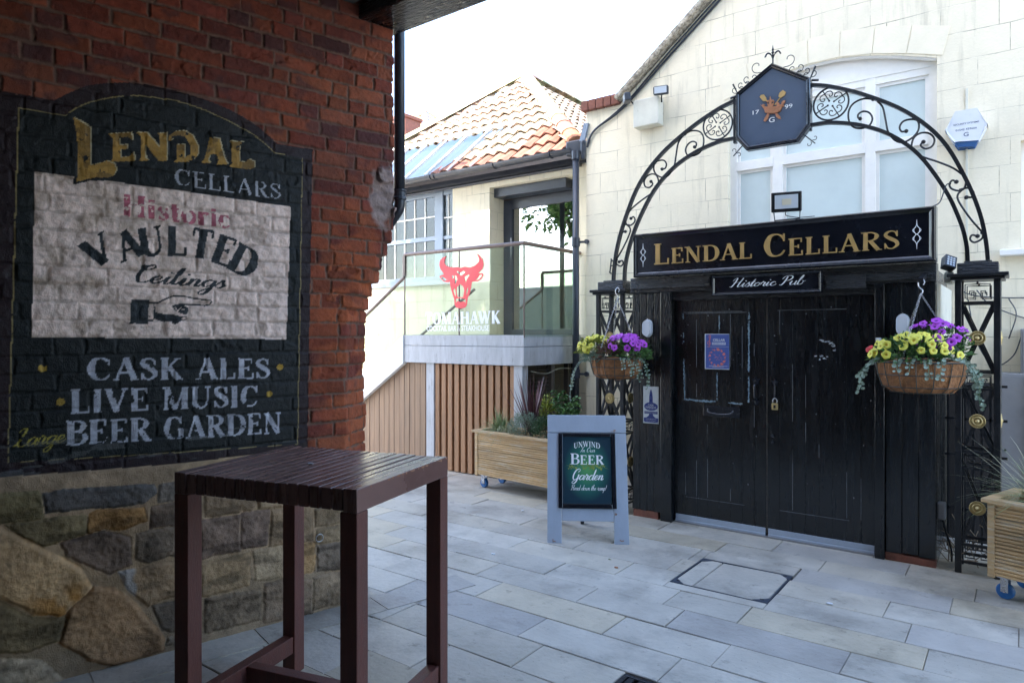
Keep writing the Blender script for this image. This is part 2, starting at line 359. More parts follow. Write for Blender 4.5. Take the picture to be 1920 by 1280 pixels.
# ------------------------------------------------------------------ lettering (hand-drawn serif and script strokes)
T_, t_ = .155, .055
def _g():
    G = {}
    st = lambda x, y0=0, y1=1, w=T_: ('l', x, y0, x, y1, w)
    ln = lambda *a: ('l',)+a
    sb = lambda x, h=.13: ('l', x-h, .022, x+h, .022, .045)
    tp = lambda x, h=.13: ('l', x-h, .978, x+h, .978, .045)
    cv = lambda *p: ('c', p)
    G['A'] = (.80, [ln(.12, 0, .40, 1, .062), ln(.40, 1, .69, 0, T_), ln(.22, .34, .56, .34, t_), sb(.11, .11), sb(.69, .14)])
    bowl = cv((.2, .97, t_), (.42, .97, t_), (.57, .88, .1), (.6, .76, T_), (.55, .62, .1), (.4, .53, t_), (.2, .53, t_))
    G['B'] = (.72, [st(.19), sb(.15, .12), tp(.15, .12), bowl, cv((.2, .53, t_), (.44, .53, t_), (.61, .44, .1), (.65, .28, T_), (.59, .11, .1), (.44, .03, t_), (.2, .03, t_))])
    cc = cv((.68, .72, .05), (.6, .89, .07), (.43, .97, .05), (.24, .88, .12), (.14, .5, .18), (.24, .12, .12), (.43, .03, .05), (.6, .09, .06), (.70, .26, .045))
    G['C'] = (.76, [cc, ln(.68, .66, .68, .98, .045)])
    G['D'] = (.84, [st(.19), sb(.15, .12), tp(.15, .12), cv((.18, .97, t_), (.42, .97, t_), (.64, .84, .12), (.73, .5, .18), (.64, .16, .12), (.42, .03, t_), (.18, .03, t_))])
    G['E'] = (.68, [st(.19), ln(.06, .97, .59, .97, .06), ln(.2, .52, .46, .52, t_), ln(.06, .03, .62, .03, .06), ln(.58, .99, .58, .76, .045), ln(.46, .42, .46, .62, .045), ln(.62, .01, .62, .27, .045)])
    G['F'] = (.62, [st(.19), sb(.19), ln(.06, .97, .58, .97, .06), ln(.2, .52, .46, .52, t_), ln(.57, .99, .57, .74, .045), ln(.46, .42, .46, .62, .045)])
    G['G'] = (.82, [cc, ln(.68, .66, .68, .98, .045), st(.68, 0.02, .42, .14), ln(.54, .42, .8, .42, .045)])
    G['H'] = (.88, [st(.19), st(.69), ln(.2, .52, .68, .52, t_), sb(.19), tp(.19), sb(.69), tp(.69)])
    G['I'] = (.40, [st(.2), sb(.2), tp(.2)])
    G['K'] = (.80, [st(.19), sb(.19), tp(.19), ln(.24, .44, .63, .97, .06), ln(.34, .58, .68, .0, T_), tp(.63, .11), sb(.68, .12)])
    G['L'] = (.66, [st(.19), tp(.19), ln(.06, .03, .6, .03, .06), ln(.6, .01, .6, .28, .045)])
    G['M'] = (1.0, [st(.16, w=.06), ln(.17, 1, .5, .0, .15), ln(.5, .0, .82, 1, .06), st(.83), sb(.16, .1), sb(.83), tp(.12, .1), tp(.86, .1)])
    G['N'] = (.86, [st(.17, w=.06), ln(.17, 1, .70, .0, T_), st(.70, w=.06), sb(.17, .11), tp(.13, .11), tp(.70, .11)])
    G['O'] = (.86, [cv((.43, .97, .05), (.24, .88, .12), (.14, .5, .18), (.24, .12, .12), (.43, .03, .05), (.62, .12, .12), (.72, .5, .18), (.62, .88, .12), (.43, .97, .05))])
    G['P'] = (.68, [st(.19), sb(.19), tp(.15, .12), cv((.2, .97, t_), (.42, .97, t_), (.58, .88, .1), (.61, .74, T_), (.55, .58, .1), (.4, .48, t_), (.2, .48, t_))])
    G['R'] = (.78, [st(.19), sb(.19), tp(.15, .12), bowl, ln(.36, .53, .66, .0, T_), sb(.70, .09)])
    G['S'] = (.62, [cv((.52, .72, .05), (.46, .91, .06), (.31, .97, .05), (.15, .88, .1), (.13, .72, .13), (.3, .56, .17), (.49, .4, .15), (.53, .2, .11), (.36, .03, .05), (.19, .08, .06), (.11, .28, .045)), ln(.525, .68, .525, .97, .04), ln(.10, .03, .10, .33, .04)])
    G['T'] = (.74, [st(.36), sb(.36), ln(.05, .97, .67, .97, .06), ln(.06, .99, .06, .72, .045), ln(.66, .99, .66, .72, .045)])
    G['U'] = (.84, [cv((.18, .97, T_), (.18, .5, T_), (.2, .2, .14), (.38, .03, .08), (.58, .12, .06), (.66, .35, t_), (.66, .97, t_)), tp(.18), tp(.66, .11)])
    G['V'] = (.78, [ln(.11, 1, .39, 0, T_), ln(.39, 0, .67, 1, .06), tp(.11, .13), tp(.67, .1)])
    G['W'] = (1.12, [ln(.11, 1, .34, 0, .15), ln(.34, 0, .56, .9, .06), ln(.53, 1, .76, 0, .15), ln(.76, 0, 1.0, 1, .06), tp(.11, .12), tp(1.0, .1), tp(.53, .1)])
    low = lambda x: ('l', x-.1, .022, x+.1, .022, .045)
    G['i'] = (.32, [st(.16, 0, .62, .14), low(.16), ln(.05, .6, .16, .6, .05), ln(.16, .74, .16, .9, .14)])
    G['s'] = (.46, [cv((.38, .5, .05), (.28, .6, .06), (.13, .55, .09), (.12, .43, .1), (.26, .32, .13), (.38, .2, .11), (.34, .06, .07), (.2, .02, .05), (.09, .13, .05)), ln(.385, .44, .385, .61, .04), ln(.085, .02, .085, .2, .04)])
    G['t'] = (.40, [cv((.18, .84, .12), (.18, .4, .14), (.2, .1, .12), (.3, .02, .07), (.38, .1, .05)), ln(.04, .6, .36, .6, .05)])
    G['o'] = (.60, [cv((.3, .61, .05), (.15, .54, .11), (.1, .31, .14), (.15, .08, .11), (.3, .01, .05), (.45, .08, .11), (.5, .31, .14), (.45, .54, .11), (.3, .61, .05))])
    G['r'] = (.48, [st(.16, 0, .62, .14), low(.17), ln(.05, .6, .16, .6, .05), cv((.18, .4, .05), (.26, .56, .07), (.36, .6, .09), (.43, .52, .12))])
    G['c'] = (.52, [cv((.44, .45, .1), (.4, .57, .07), (.28, .61, .05), (.15, .54, .11), (.1, .31, .14), (.15, .08, .11), (.3, .01, .05), (.46, .12, .045))])
    G['h'] = (.64, [st(.16, 0, 1, .14), low(.16), cv((.18, .42, .05), (.3, .58, .07), (.42, .56, .11), (.46, .42, .14), (.46, 0, .14)), low(.46)])
    return G
GLY = _g()
SCR = {
 'a': (.50, [[(.42, .36), (.3, .42), (.12, .34), (.06, .15), (.16, 0), (.32, .1), (.44, .4), (.4, .1), (.48, 0), (.58, .14)]]),
 'b': (.44, [[(.0, .14), (.2, .74), (.2, .98), (.1, .7), (.06, .12), (.16, 0), (.32, .08), (.36, .3), (.28, .42), (.38, .34), (.5, .38)]]),
 'c': (.40, [[(.36, .34), (.24, .42), (.08, .28), (.08, .1), (.2, 0), (.36, .06), (.46, .18)]]),
 'd': (.52, [[(.42, .34), (.28, .42), (.1, .32), (.06, .12), (.18, 0), (.34, .12), (.5, .98)], [(.49, .9), (.42, .1), (.5, 0), (.6, .14)]]),
 'e': (.40, [[(.0, .12), (.2, .2), (.34, .32), (.26, .42), (.12, .34), (.06, .14), (.18, 0), (.32, .06), (.46, .2)]]),
 'g': (.50, [[(.42, .36), (.28, .42), (.1, .32), (.08, .12), (.2, .02), (.36, .14), (.45, .42)], [(.45, .42), (.36, -.25), (.18, -.45), (.08, -.32), (.3, -.08), (.56, .14)]]),
 'h': (.50, [[(.02, .1), (.26, .78), (.24, 1), (.14, .8), (.06, 0)], [(.08, .2), (.28, .42), (.38, .34), (.34, .06), (.42, 0), (.54, .14)]]),
 'i': (.28, [[(0, .14), (.14, .42), (.1, .08), (.18, 0), (.32, .16)], [(.2, .68), (.19, .60)]]),
 'l': (.26, [[(0, .12), (.2, .7), (.22, .98), (.12, .8), (.08, .1), (.16, 0), (.3, .16)]]),
 'm': (.62, [[(.04, .3), (.1, .42), (.06, 0)], [(.08, .2), (.26, .42), (.3, .34), (.26, 0)], [(.28, .2), (.46, .42), (.52, .34), (.48, .06), (.56, 0), (.66, .14)]]),
 'n': (.46, [[(.04, .3), (.1, .42), (.06, 0)], [(.08, .2), (.26, .42), (.34, .34), (.3, .06), (.38, 0), (.5, .14)]]),
 'o': (.44, [[(.24, .42), (.08, .3), (.06, .1), (.18, 0), (.34, .1), (.36, .32), (.24, .42), (.34, .34), (.48, .36)]]),
 'p': (.44, [[(.04, .3), (.12, .42), (.02, -.45)], [(.08, .22), (.26, .42), (.38, .3), (.32, .06), (.18, 0), (.08, .08)]]),
 'r': (.38, [[(.02, .14), (.12, .5), (.18, .4), (.3, .38), (.24, .1), (.32, 0), (.44, .14)]]),
 's': (.34, [[(0, .1), (.2, .48), (.22, .34), (.3, .14), (.18, 0), (.04, .06)], [(.2, .02), (.38, .16)]]),
 't': (.28, [[(0, .14), (.2, .8), (.1, .1), (.18, 0), (.32, .14)], [(.02, .46), (.3, .47)]]),
 'u': (.52, [[(0, .2), (.12, .42), (.08, .1), (.18, 0), (.34, .14), (.42, .42)], [(.42, .42), (.38, .08), (.46, 0), (.58, .14)]]),
 'w': (.64, [[(0, .3), (.1, .42), (.1, .1), (.18, 0), (.3, .1), (.36, .4)], [(.36, .4), (.34, .08), (.44, 0), (.58, .14), (.6, .4), (.7, .36)]]),
 'H': (.76, [[(0, .68), (.1, .9), (.26, .98), (.2, .4), (.08, .02), (-.06, .06)], [(.68, 1), (.56, .4), (.52, .06), (.62, 0), (.76, .12)], [(.1, .46), (.4, .52), (.62, .5)]]),
 'P': (.58, [[(.28, .9), (.2, .3), (.08, .02), (-.06, .06)], [(-.02, .66), (.1, .92), (.4, 1), (.62, .86), (.56, .6), (.36, .48), (.22, .54)]]),
 'G': (.66, [[(.42, .7), (.56, .84), (.44, 1), (.2, .86), (.08, .5), (.12, .12), (.3, 0), (.48, .14), (.56, .48)], [(.56, .48), (.5, -.1), (.3, -.35), (.12, -.25), (.3, -.04), (.7, .14)]]),
 'C': (.46, [[(.1, .98), (.04, .86), (.14, .72), (.36, .8), (.42, .94), (.3, 1), (.12, .82), (.05, .4), (.14, .06), (.3, 0), (.5, .16)]]),
 'L': (.56, [[(.06, .76), (.2, .96), (.36, .94), (.3, .66), (.18, .2), (.02, .02)], [(.02, .02), (.12, .1), (.3, .0), (.48, .02), (.6, .16)]]),
 'I': (.44, [[(.36, 1), (.28, .5), (.18, .06), (.02, .06)], [(.1, .88), (.34, .98), (.54, .98)]]),
 'O': (.64, [[(.34, 1), (.1, .78), (.06, .3), (.22, 0), (.46, .14), (.56, .6), (.42, .96), (.28, .88), (.42, .8)]]),
 '!': (.2, [[(.14, .95), (.08, .28)], [(.06, .08), (.055, .0)]]),
}
def _rib(P):
    L, R = [], []
    n = len(P)
    for i in range(n):
        a, b = P[max(i-1, 0)], P[min(i+1, n-1)]
        dx, dy = b[0]-a[0], b[1]-a[1]; m = math.hypot(dx, dy) or 1
        nx, ny = -dy/m, dx/m; w = P[i][2]/2
        L.append((P[i][0]+nx*w, P[i][1]+ny*w)); R.append((P[i][0]-nx*w, P[i][1]-ny*w))
    return L, R
def serif(s, big=None, gap=.03, bold=1.0):
    """ribbons [(left, right)] of a line of serif capitals, cap height 1; big = scale of the first letter of each word"""
    out = []; x = 0; first = True
    for ch in s:
        if ch == ' ': x += .42; first = True; continue
        k = big if (big and first) else 1.0; first = False
        adv, st = GLY[ch]
        for q in st:
            if q[0] == 'l': P = [(q[1], q[2], q[5]*bold), (q[3], q[4], q[5]*bold)]
            else: P = catmull([(a, b, w*bold) for a, b, w in q[1]], 5)
            L, R = _rib([(p[0], p[1], p[2]) for p in P])
            out.append(([(x+a*k, b*k) for a, b in L], [(x+a*k, b*k) for a, b in R]))
        x += (adv+gap)*k
    return out, x-gap
def script(s, slant=.32, w=.075, thin=.38):
    out = []; x = 0
    for ch in s:
        if ch == ' ': x += .34; continue
        adv, st = SCR[ch]
        for pl in st:
            P = catmull(pl, 6) if len(pl) > 2 else [np.array(p, float) for p in pl]
            Q = []
            for i, p in enumerate(P):
                a, b = P[max(i-1, 0)], P[min(i+1, len(P)-1)]
                d = b-a; m = float(np.hypot(*d)) or 1
                k = max(0, -d[1]/m)
                Q.append((x+p[0]+slant*p[1], p[1], w*(thin+(1-thin)*k)))
            out.append(_rib(Q))
        x += adv
    return out, x+.12
def put_text(mb, ribs, width, x0, z0, W, H, d0, d1, fn, xs=None, stag=.00025):
    """fit a line of ribbons to width W and cap height H with its baseline start at (x0, z0)"""
    k = W/width
    for i, (L, R) in enumerate(ribs):
        o = (i % 5)*stag
        mb.ribbon([(x0+a*k, z0+b*H) for a, b in L], [(x0+a*k, z0+b*H) for a, b in R], d0, d1+o, fn)
    return mb
def wallfn(y): return lambda a, b, d: (a, y-d, b)          # writing on a plane that faces -Y
def plain_text(s, W, H, fn, d=.0008, bold=0.0):
    """sans letters from the built-in font, fitted to W x H; fn(x, z, depth)"""
    cu = bpy.data.curves.new('txt', 'FONT'); cu.body = s; cu.resolution_u = 3; cu.offset = bold
    ob = bpy.data.objects.new('txt', cu); COL.objects.link(ob)
    me = bpy.data.meshes.new_from_object(ob.evaluated_get(bpy.context.evaluated_depsgraph_get()))
    V = [v.co.copy() for v in me.vertices]; F = [tuple(p.vertices) for p in me.polygons]
    bpy.data.objects.remove(ob); bpy.data.curves.remove(cu); bpy.data.meshes.remove(me)
    x0, x1 = min(v.x for v in V), max(v.x for v in V); y0, y1 = min(v.y for v in V), max(v.y for v in V)
    return [fn((v.x-x0)/(x1-x0)*W, (v.y-y0)/(y1-y0)*H, d) for v in V], F
# ------------------------------------------------------------------ ground and flagstones
def slab_color(r):
    k = r.random()
    a = (.50, .455, .385) if k < .50 else (.505, .45, .365) if k < .76 else (.51, .44, .33) if k < .90 else (.44, .405, .36)
    f = r.uniform(.86, 1.06); return tuple(c*f for c in a)
gmb = MB(); gmb.add([(-200, -200, -.05), (200, -200, -.05), (200, 200, -.05), (-200, 200, -.05)], [(0, 1, 2, 3)])
tag(gmb.build('ground', mt['stucco']), kind='structure')
gmb = MB(); gmb.add([(-12, -7.5, -.03), (6.2, -7.5, -.03), (6.2, 7.7, -.03), (-12, 7.7, -.03)], [(0, 1, 2, 3)])
tag(gmb.build('ground', mt['joint']), kind='structure')
rows = [2.42, 2.72, 3.02, 3.32, 3.62, 3.91, 4.20, 4.505, 4.80, 5.10, 5.375, 5.66]
while rows[-1] < 7.5: rows.append(rows[-1]+.295)
while rows[0] > -7: rows.insert(0, rows[0]-.3)
known = {2.42: [-2.44, -1.53, -.7], 2.72: [-2.98, -2.04, -1.39, -.62], 3.02: [-3.27, -2.22, -1.39, -.45], 3.32: [-2.77, -1.86, -1.24, -.3], 3.62: [-3.98, -3.02, -2.21, -1.62, -.71], 3.91: [-3.45, -2.645, -1.765, -1.31, -.39],
         4.20: [-4.1, -3.19, -2.25, -.5], 4.505: [-4.4, -3.60, -2.78, -2.0, -.65], 4.80: [-3.5, -2.6, -1.97, -1.24, -.34], 5.10: [-4.3, -2.75, -1.875, -1.14, -.23], 5.375: [-4.5, -3.76, -2.47, -1.53, -.64]}
pr = random.Random(5); pv = MB(); MAN = (-1.89, -1.25, 4.30, 4.905); GRT = (-1.55, -1.12, 2.70, 3.005)
def slab(x0, x1, y0, y1, z=0.0):
    pv.col = slab_color(pr); t = pr.uniform(-.002, .002); b = .0035; gg = lambda: pr.choice((.0006, .001, .0018, .003, .0038))
    x0 += gg(); x1 -= gg(); y0 += gg(); y1 -= gg()
    if x1-x0 < .02 or y1-y0 < .02: return
    tz = [z+t+pr.uniform(-.003, .003) for _ in range(4)]
    P = [(x0, y0), (x1, y0), (x1, y1), (x0, y1)]; I = [(x0+b, y0+b), (x1-b, y0+b), (x1-b, y1-b), (x0+b, y1-b)]
    pv.add([(*p, -.028) for p in P]+[(p[0], p[1], h-.004) for p, h in zip(P, tz)]+[(p[0], p[1], h) for p, h in zip(I, tz)],
           [(8, 9, 10, 11)]+[(4+i, 4+(i+1) % 4, 8+(i+1) % 4, 8+i) for i in range(4)]+[(i, (i+1) % 4, 4+(i+1) % 4, 4+i) for i in range(4)])
def sub(x0, x1, y0, y1, holes):
    for hx0, hx1, hy0, hy1 in holes:
        if x0 < hx1-.01 and x1 > hx0+.01 and y0 < hy1-.01 and y1 > hy0+.01:
            rest = [h for h in holes if h != (hx0, hx1, hy0, hy1)]
            if x0 < hx0: sub(x0, hx0, y0, y1, rest)
            if x1 > hx1: sub(hx1, x1, y0, y1, rest)
            a, b = max(x0, hx0), min(x1, hx1)
            if y0 < hy0: sub(a, b, y0, hy0, rest)
            if y1 > hy1: sub(a, b, hy1, y1, rest)
            return
    slab(x0, x1, y0, y1)
for i in range(len(rows)-1):
    y0, y1 = rows[i], rows[i+1]; ks = None
    for k in known:
        if abs(k-y0) < .02: ks = known[k]
    xs = list(ks) if ks else [-2.5+pr.uniform(-.4, .4)]
    while xs[-1] < 5: xs.append(xs[-1]+pr.uniform(.55, 1.0))
    while xs[0] > -11: xs.insert(0, xs[0]-pr.uniform(.5, .95))
    for a, b in zip(xs[:-1], xs[1:]): sub(a, b, y0, y1, [MAN, GRT])
# ------------------------------------------------------------------ the painted passage wall: one dense relief, split into brick, sign and stone
P0 = np.array([-3.338, 2.677]); D = np.array([.25, .968]); D /= np.hypot(*D); NW = np.array([D[1], -D[0]])
DC = np.array([-.45, .893]); NC = np.array([DC[1], -DC[0]])
def WQ(u, v):
    dx = (u-960)/1280; rx, ry = _ca*dx-_sa, _sa*dx+_ca
    t = (P0 @ NW)/(rx*NW[0]+ry*NW[1]); p = np.array([t*rx, t*ry])-P0
    return float(p @ D), CAM_H+(628-v)/1280*t
# border course of narrow flags that follows the wall foot
pv2 = MB()
q = -4.2
while q < .3:
    L = pr.uniform(.45, .8); c = [(q+.004, .0), (q+L-.004, .0), (q+L-.004, .24), (q+.004, .24)]
    pv.col = slab_color(pr)
    P = [(P0+D*a+NW*b) for a, b in c]
    pv.add([(p[0], p[1], z) for z in (-.02, .005) for p in P], [(4, 5, 6, 7), (0, 1, 5, 4), (1, 2, 6, 5), (2, 3, 7, 6), (3, 0, 4, 7)]); q += L
tag(pv.build('pavement', mt['flag'], colors=True), kind='structure')

def hsh(ix, iy, seed):
    h = (ix.astype(np.int64)*374761393+iy.astype(np.int64)*668265263+seed*974634721) & 0xFFFFFFFF
    h = ((h ^ (h >> 13))*1274126177) & 0xFFFFFFFF; h = ((h ^ (h >> 15))*2246822519) & 0xFFFFFFFF
    return ((h ^ (h >> 16)) & 0xFFFFFF)/float(0xFFFFFF)
def vn(x, y, seed):
    ix, iy = np.floor(x), np.floor(y); fx, fy = x-ix, y-iy; fx = fx*fx*(3-2*fx); fy = fy*fy*(3-2*fy)
    a, b, c, d = hsh(ix, iy, seed), hsh(ix+1, iy, seed), hsh(ix, iy+1, seed), hsh(ix+1, iy+1, seed)
    return (a*(1-fx)+b*fx)*(1-fy)+(c*(1-fx)+d*fx)*fy
def fbm(x, y, seed, n=4):
    s = 0; a = .5
    for i in range(n): s = s+a*vn(x*2**i, y*2**i, seed+i*17); a *= .5
    return s/(1-.5**n)
sstep = lambda x, a, b: np.clip((x-a)/(b-a), 0, 1)**2*(3-2*np.clip((x-a)/(b-a), 0, 1))
qa = np.concatenate([np.arange(-4.2, -1.8, .03), np.arange(-1.8, .86, .0048)])
za = np.arange(-.01, 3.76, .0048)
Qg, Zg = np.meshgrid(qa, za)
ZW = Zg+.007*(fbm(Qg*1.3, Zg*1.3, 3, 2)-.5)*2; QW = Qg+.006*(fbm(Qg*6, Zg*6, 5, 2)-.5)*2
CH = .0862; course = np.floor(ZW/CH).astype(int)
h = np.full(Qg.shape, -.0065); colr = np.zeros(Qg.shape+(3,))
mort = np.array([.145, .085, .06])
rough = fbm(Qg*60, Zg*60, 11, 4)-.5; lump = fbm(Qg*16, Zg*16, 21, 3)-.5; big = fbm(Qg*3, Zg*3, 31, 3)
colr[:] = mort*(0.75+.5*fbm(Qg*40, Zg*40, 41, 3))[..., None]
h += .006*lump+.003*rough
br_ = random.Random(11)
PAL = np.array([[.29, .070, .034], [.31, .080, .037], [.25, .056, .030], [.34, .098, .045], [.19, .046, .030], [.10, .034, .030], [.27, .064, .042]])
PW = [.22, .22, .18, .12, .12, .07, .07]
for c in range(course.min(), course.max()+1):
    m = course == c
    if not m.any(): continue
    b = [-4.6+br_.uniform(0, .25)]
    while b[-1] < 1.1: b.append(b[-1]+(br_.uniform(.225, .262) if br_.random() > .34 else br_.uniform(.105, .135)))
    b = np.array(b); qq = QW[m]; zz = ZW[m]; i = np.clip(np.searchsorted(b, qq)-1, 0, len(b)-2)
    r = np.random.RandomState(100+c); nb = len(b)
    jq = .0022+.0026*r.rand(nb); off = .012*(r.rand(nb)-.55); tiltq = .06*(r.rand(nb)-.5); tiltz = .10*(r.rand(nb)-.5)
    pc = .68*PAL[r.choice(len(PAL), nb, p=PW)]*(.72+.5*r.rand(nb))[:, None]
    cz = r.rand(nb)*.004
    dq = np.minimum(qq-b[i], b[i+1]-qq)-jq[i]; dz = np.minimum(zz-c*CH, (c+1)*CH-zz)-.0025-cz[i]*.8
    k = .012*(lump[m]+.35*rough[m]*2)
    d = np.minimum(dq, dz)+k; f = sstep(d, -.001, .0075)
    hb = .002+.6*off[i]+.6*tiltq[i]*(qq-(b[i]+b[i+1])/2)+.6*tiltz[i]*(zz-(c+.5)*CH)+.006*lump[m]+.0065*rough[m]
    spall = (r.rand(nb) < .13)[i]*sstep(lump[m], -.05, .15)*.012
    h[m] = h[m]*(1-f)+(hb-spall)*f
    cc = pc[i]*(.72+.56*fbm(qq*25, zz*25, 51, 3))[:, None]
    dark = sstep(fbm(qq*9, zz*9, 61, 3), .60, .75)[:, None]*.6
    cc = cc*(1-dark)+np.array([.06, .03, .03])*dark
    colr[m] = colr[m]*(1-f[:, None])+cc*f[:, None]
# the orange, freshly broken bricks of the lower corner
orange = sstep(Qg, -.22, .02)*sstep(-Zg, -2.75, -2.0)*sstep(fbm(Qg*5, Zg*9, 71, 2), .40, .58)*(h > -.006)
colr = colr*(1-orange[..., None]*.55)+np.array([.38, .10, .035])*(orange*.55)[..., None]*(.7+.6*fbm(Qg*30, Zg*30, 73, 3))[..., None]
soot = sstep(fbm(Qg*2.2, Zg*2.2, 75, 3), .35, .75)[..., None]*.25; colr = colr*(1-soot)+np.array([.12, .05, .045])*soot
# ragged mortared patch where the corner was cut back
pz = sstep(.11-np.hypot((Qg-.33)/1.0, (Zg-2.53)/2.1)+.06*lump, 0, .03)
h = h*(1-pz)+(-.004+.03*lump+.008*rough+.03*(vn(Qg*9, Zg*9, 77) > .55))*pz
colr = colr*(1-pz[..., None])+(np.array([.26, .19, .165])*(.6+.8*fbm(Qg*22, Zg*22, 79, 3))[..., None])*pz[..., None]

def inpoly(Q, Z, pts):
    r = np.zeros(Q.shape, bool); n = len(pts)
    for i in range(n):
        (x1, y1), (x2, y2) = pts[i], pts[(i+1) % n]
        if y1 == y2: continue
        c = ((y1 > Z) != (y2 > Z)) & (Q < (x2-x1)*(Z-y1)/(y2-y1)+x1); r ^= c
    return r
def raster(mask, pts):
    p = np.array(pts); q0, q1 = p[:, 0].min(), p[:, 0].max(); z0, z1 = p[:, 1].min(), p[:, 1].max()
    i0, i1 = np.searchsorted(qa, q0-.005), np.searchsorted(qa, q1+.005)+1; j0, j1 = np.searchsorted(za, z0-.005), np.searchsorted(za, z1+.005)+1
    if i1-i0 < 1 or j1-j0 < 1: return
    mask[j0:j1, i0:i1] |= inpoly(Qg[j0:j1, i0:i1], Zg[j0:j1, i0:i1], pts)
def wq(pts, s=1, ox=0, oy=0): return [WQ(x/s+ox, y/s+oy) for x, y in pts]
def wline(mask, pts, w):
    P = [(p[0], p[1], w) for p in pts]; L, R = _rib(P)
    for i in range(len(P)-1): raster(mask, [L[i], L[i+1], R[i+1], R[i]])
def ph(u, v, px): return WQ(u, v-px)[1]-WQ(u, v)[1]
def wtext(mask, ribs, width, a, b, H, skip=0):
    """writing on the wall from pixel a to pixel b (baseline), cap height H metres; returns nothing, fills mask"""
    (q0, z0), (q1, z1) = WQ(*a), WQ(*b); W = q1-q0; k = W/width; sl = (z1-z0)/W
    for L, R in ribs:
        for i in range(len(L)-1):
            raster(mask, [(q0+x*k, z0+sl*x*k+y*H) for x, y in (L[i], L[i+1], R[i+1], R[i])])
new = lambda: np.zeros(Qg.shape, bool)
# stones of the base, outlines measured from the photograph (s, ox, oy = the scale and origin of each list)
stones = [
 ((.19, .18, .11), 3.0475, 0, 860, [(-160, 195), (0, 200), (205, 185), (240, 240), (235, 345), (0, 365), (-160, 375)]),
 ((.105, .115, .13), 3.0475, 0, 860, [(255, 205), (380, 180), (870, 145), (890, 190), (800, 250), (640, 275), (480, 275), (270, 305)]),
 ((.35, .23, .11), 3.0475, 0, 860, [(490, 330), (560, 295), (810, 280), (830, 350), (690, 395), (500, 425)]),
 ((.19, .175, .115), 3.0475, 0, 860, [(25, 378), (325, 335), (485, 325), (480, 450), (240, 485), (130, 440)]),
 ((.20, .20, .20), 3.0475, 0, 860, [(910, 150), (1090, 115), (1090, 230), (910, 240)]),
 ((.17, .145, .13), 3.0475, 0, 860, [(870, 275), (1090, 235), (1090, 370), (860, 395)]),
 ((.17, .145, .135), 3.0475, 0, 860, [(345, 480), (600, 410), (735, 450), (745, 590), (620, 650), (400, 560)]),
 ((.22, .20, .18), 3.0475, 0, 860, [(780, 430), (950, 395), (1060, 400), (1060, 545), (960, 550), (850, 585), (780, 570)]),
 ((.50, .40, .27), 3.0475, 0, 860, [(-320, 330), (20, 395), (210, 490), (450, 610), (510, 720), (470, 810), (330, 890), (180, 880), (0, 790), (-320, 740)]),
 ((.33, .245, .165), 3.0475, 0, 860, [(540, 735), (660, 740), (780, 830), (940, 1020), (920, 1090), (640, 1175), (500, 1140), (340, 1040), (400, 860)]),
 ((.30, .245, .18), 3.0475, 0, 860, [(680, 650), (1090, 570), (1090, 770), (975, 780), (850, 830), (740, 750)]),
 ((.20, .18, .125), 3.0475, 0, 860, [(-320, 770), (0, 810), (170, 895), (360, 900), (330, 1030), (150, 1090), (0, 1100), (-320, 1090)]),
 ((.42, .40, .35), 3.0475, 0, 860, [(-320, 1130), (230, 1140), (300, 1190), (370, 1260), (330, 1300), (-320, 1330)]),
 ((.16, .15, .14), 3.0475, 0, 860, [(870, 840), (1090, 790), (1090, 990), (930, 970)]),
 ((.23, .22, .20), 3.0475, 0, 860, [(960, 1010), (1090, 1000), (1090, 1040), (950, 1060)]),
 ((.20, .165, .125), 2.2326, 0, 800, [(860, 290), (1065, 300), (1050, 345), (860, 375)]), ((.20, .165, .15), 2.2326, 0, 800, [(840, 392), (1000, 372), (995, 510), (840, 545)]),
 ((.18, .15, .14), 2.2326, 0, 800, [(1012, 362), (1125, 350), (1110, 488), (1008, 500)]), ((.24, .20, .15), 2.2326, 0, 800, [(1138, 350), (1300, 335), (1300, 470), (1130, 492)]),
 ((.29, .24, .17), 2.2326, 0, 800, [(840, 575), (1040, 530), (1035, 655), (840, 705)]), ((.36, .32, .25), 2.2326, 0, 800, [(1060, 522), (1180, 500), (1185, 615), (1130, 640), (1070, 635)]),
 ((.17, .15, .125), 2.2326, 0, 800, [(860, 720), (1080, 680), (1088, 800), (860, 855)]), ((.22, .19, .16), 2.2326, 0, 800, [(1108, 655), (1215, 630), (1300, 640), (1300, 770), (1105, 812)]),
 ((.33, .25, .15), 2.2326, 0, 800, [(1195, 500), (1310, 485), (1310, 600), (1195, 618)]), ((.24, .205, .155), 2.2326, 0, 800, [(1318, 345), (1480, 320), (1480, 385), (1320, 415)]),
 ((.19, .175, .16), 2.2326, 0, 800, [(1328, 495), (1480, 470), (1480, 580), (1328, 600)]), ((.25, .22, .18), 2.2326, 0, 800, [(1312, 628), (1480, 595), (1480, 720), (1310, 758)]),
 ((.23, .20, .15), 2.2326, 0, 800, [(1325, 428), (1480, 400), (1480, 460), (1325, 485)]),
 ((.27, .23, .17), 2.2326, 0, 800, [(860, 285), (1160, 225), (1300, 205), (1300, 320), (1080, 335), (1075, 295)])]
bt = [(-1.8-3, .60)]+[WQ(0, 894), WQ(330, 869), WQ(575, 838)]
zb = np.interp(Qg, [-4.3, bt[1][0], bt[2][0], bt[3][0]-.0, bt[3][0]+.06, 1], [bt[1][1]+.03, bt[1][1], bt[2][1], bt[3][1], .76, .76])
base_m = Zg < zb
hs = -.002+.010*lump+.005*rough+.010*(big-.5)
cs = np.array([.40, .275, .165])*(.55+.85*fbm(Qg*12, Zg*12, 81, 4))[..., None]*np.ones(3)
foot_tone = (1-sstep(Zg, .05, .5))[..., None]*.35; cs = cs*(1-foot_tone)+np.array([.14, .125, .10])*foot_tone  # base tone darkens towards the ground
hbase, cbase = hs.copy(), cs.copy()
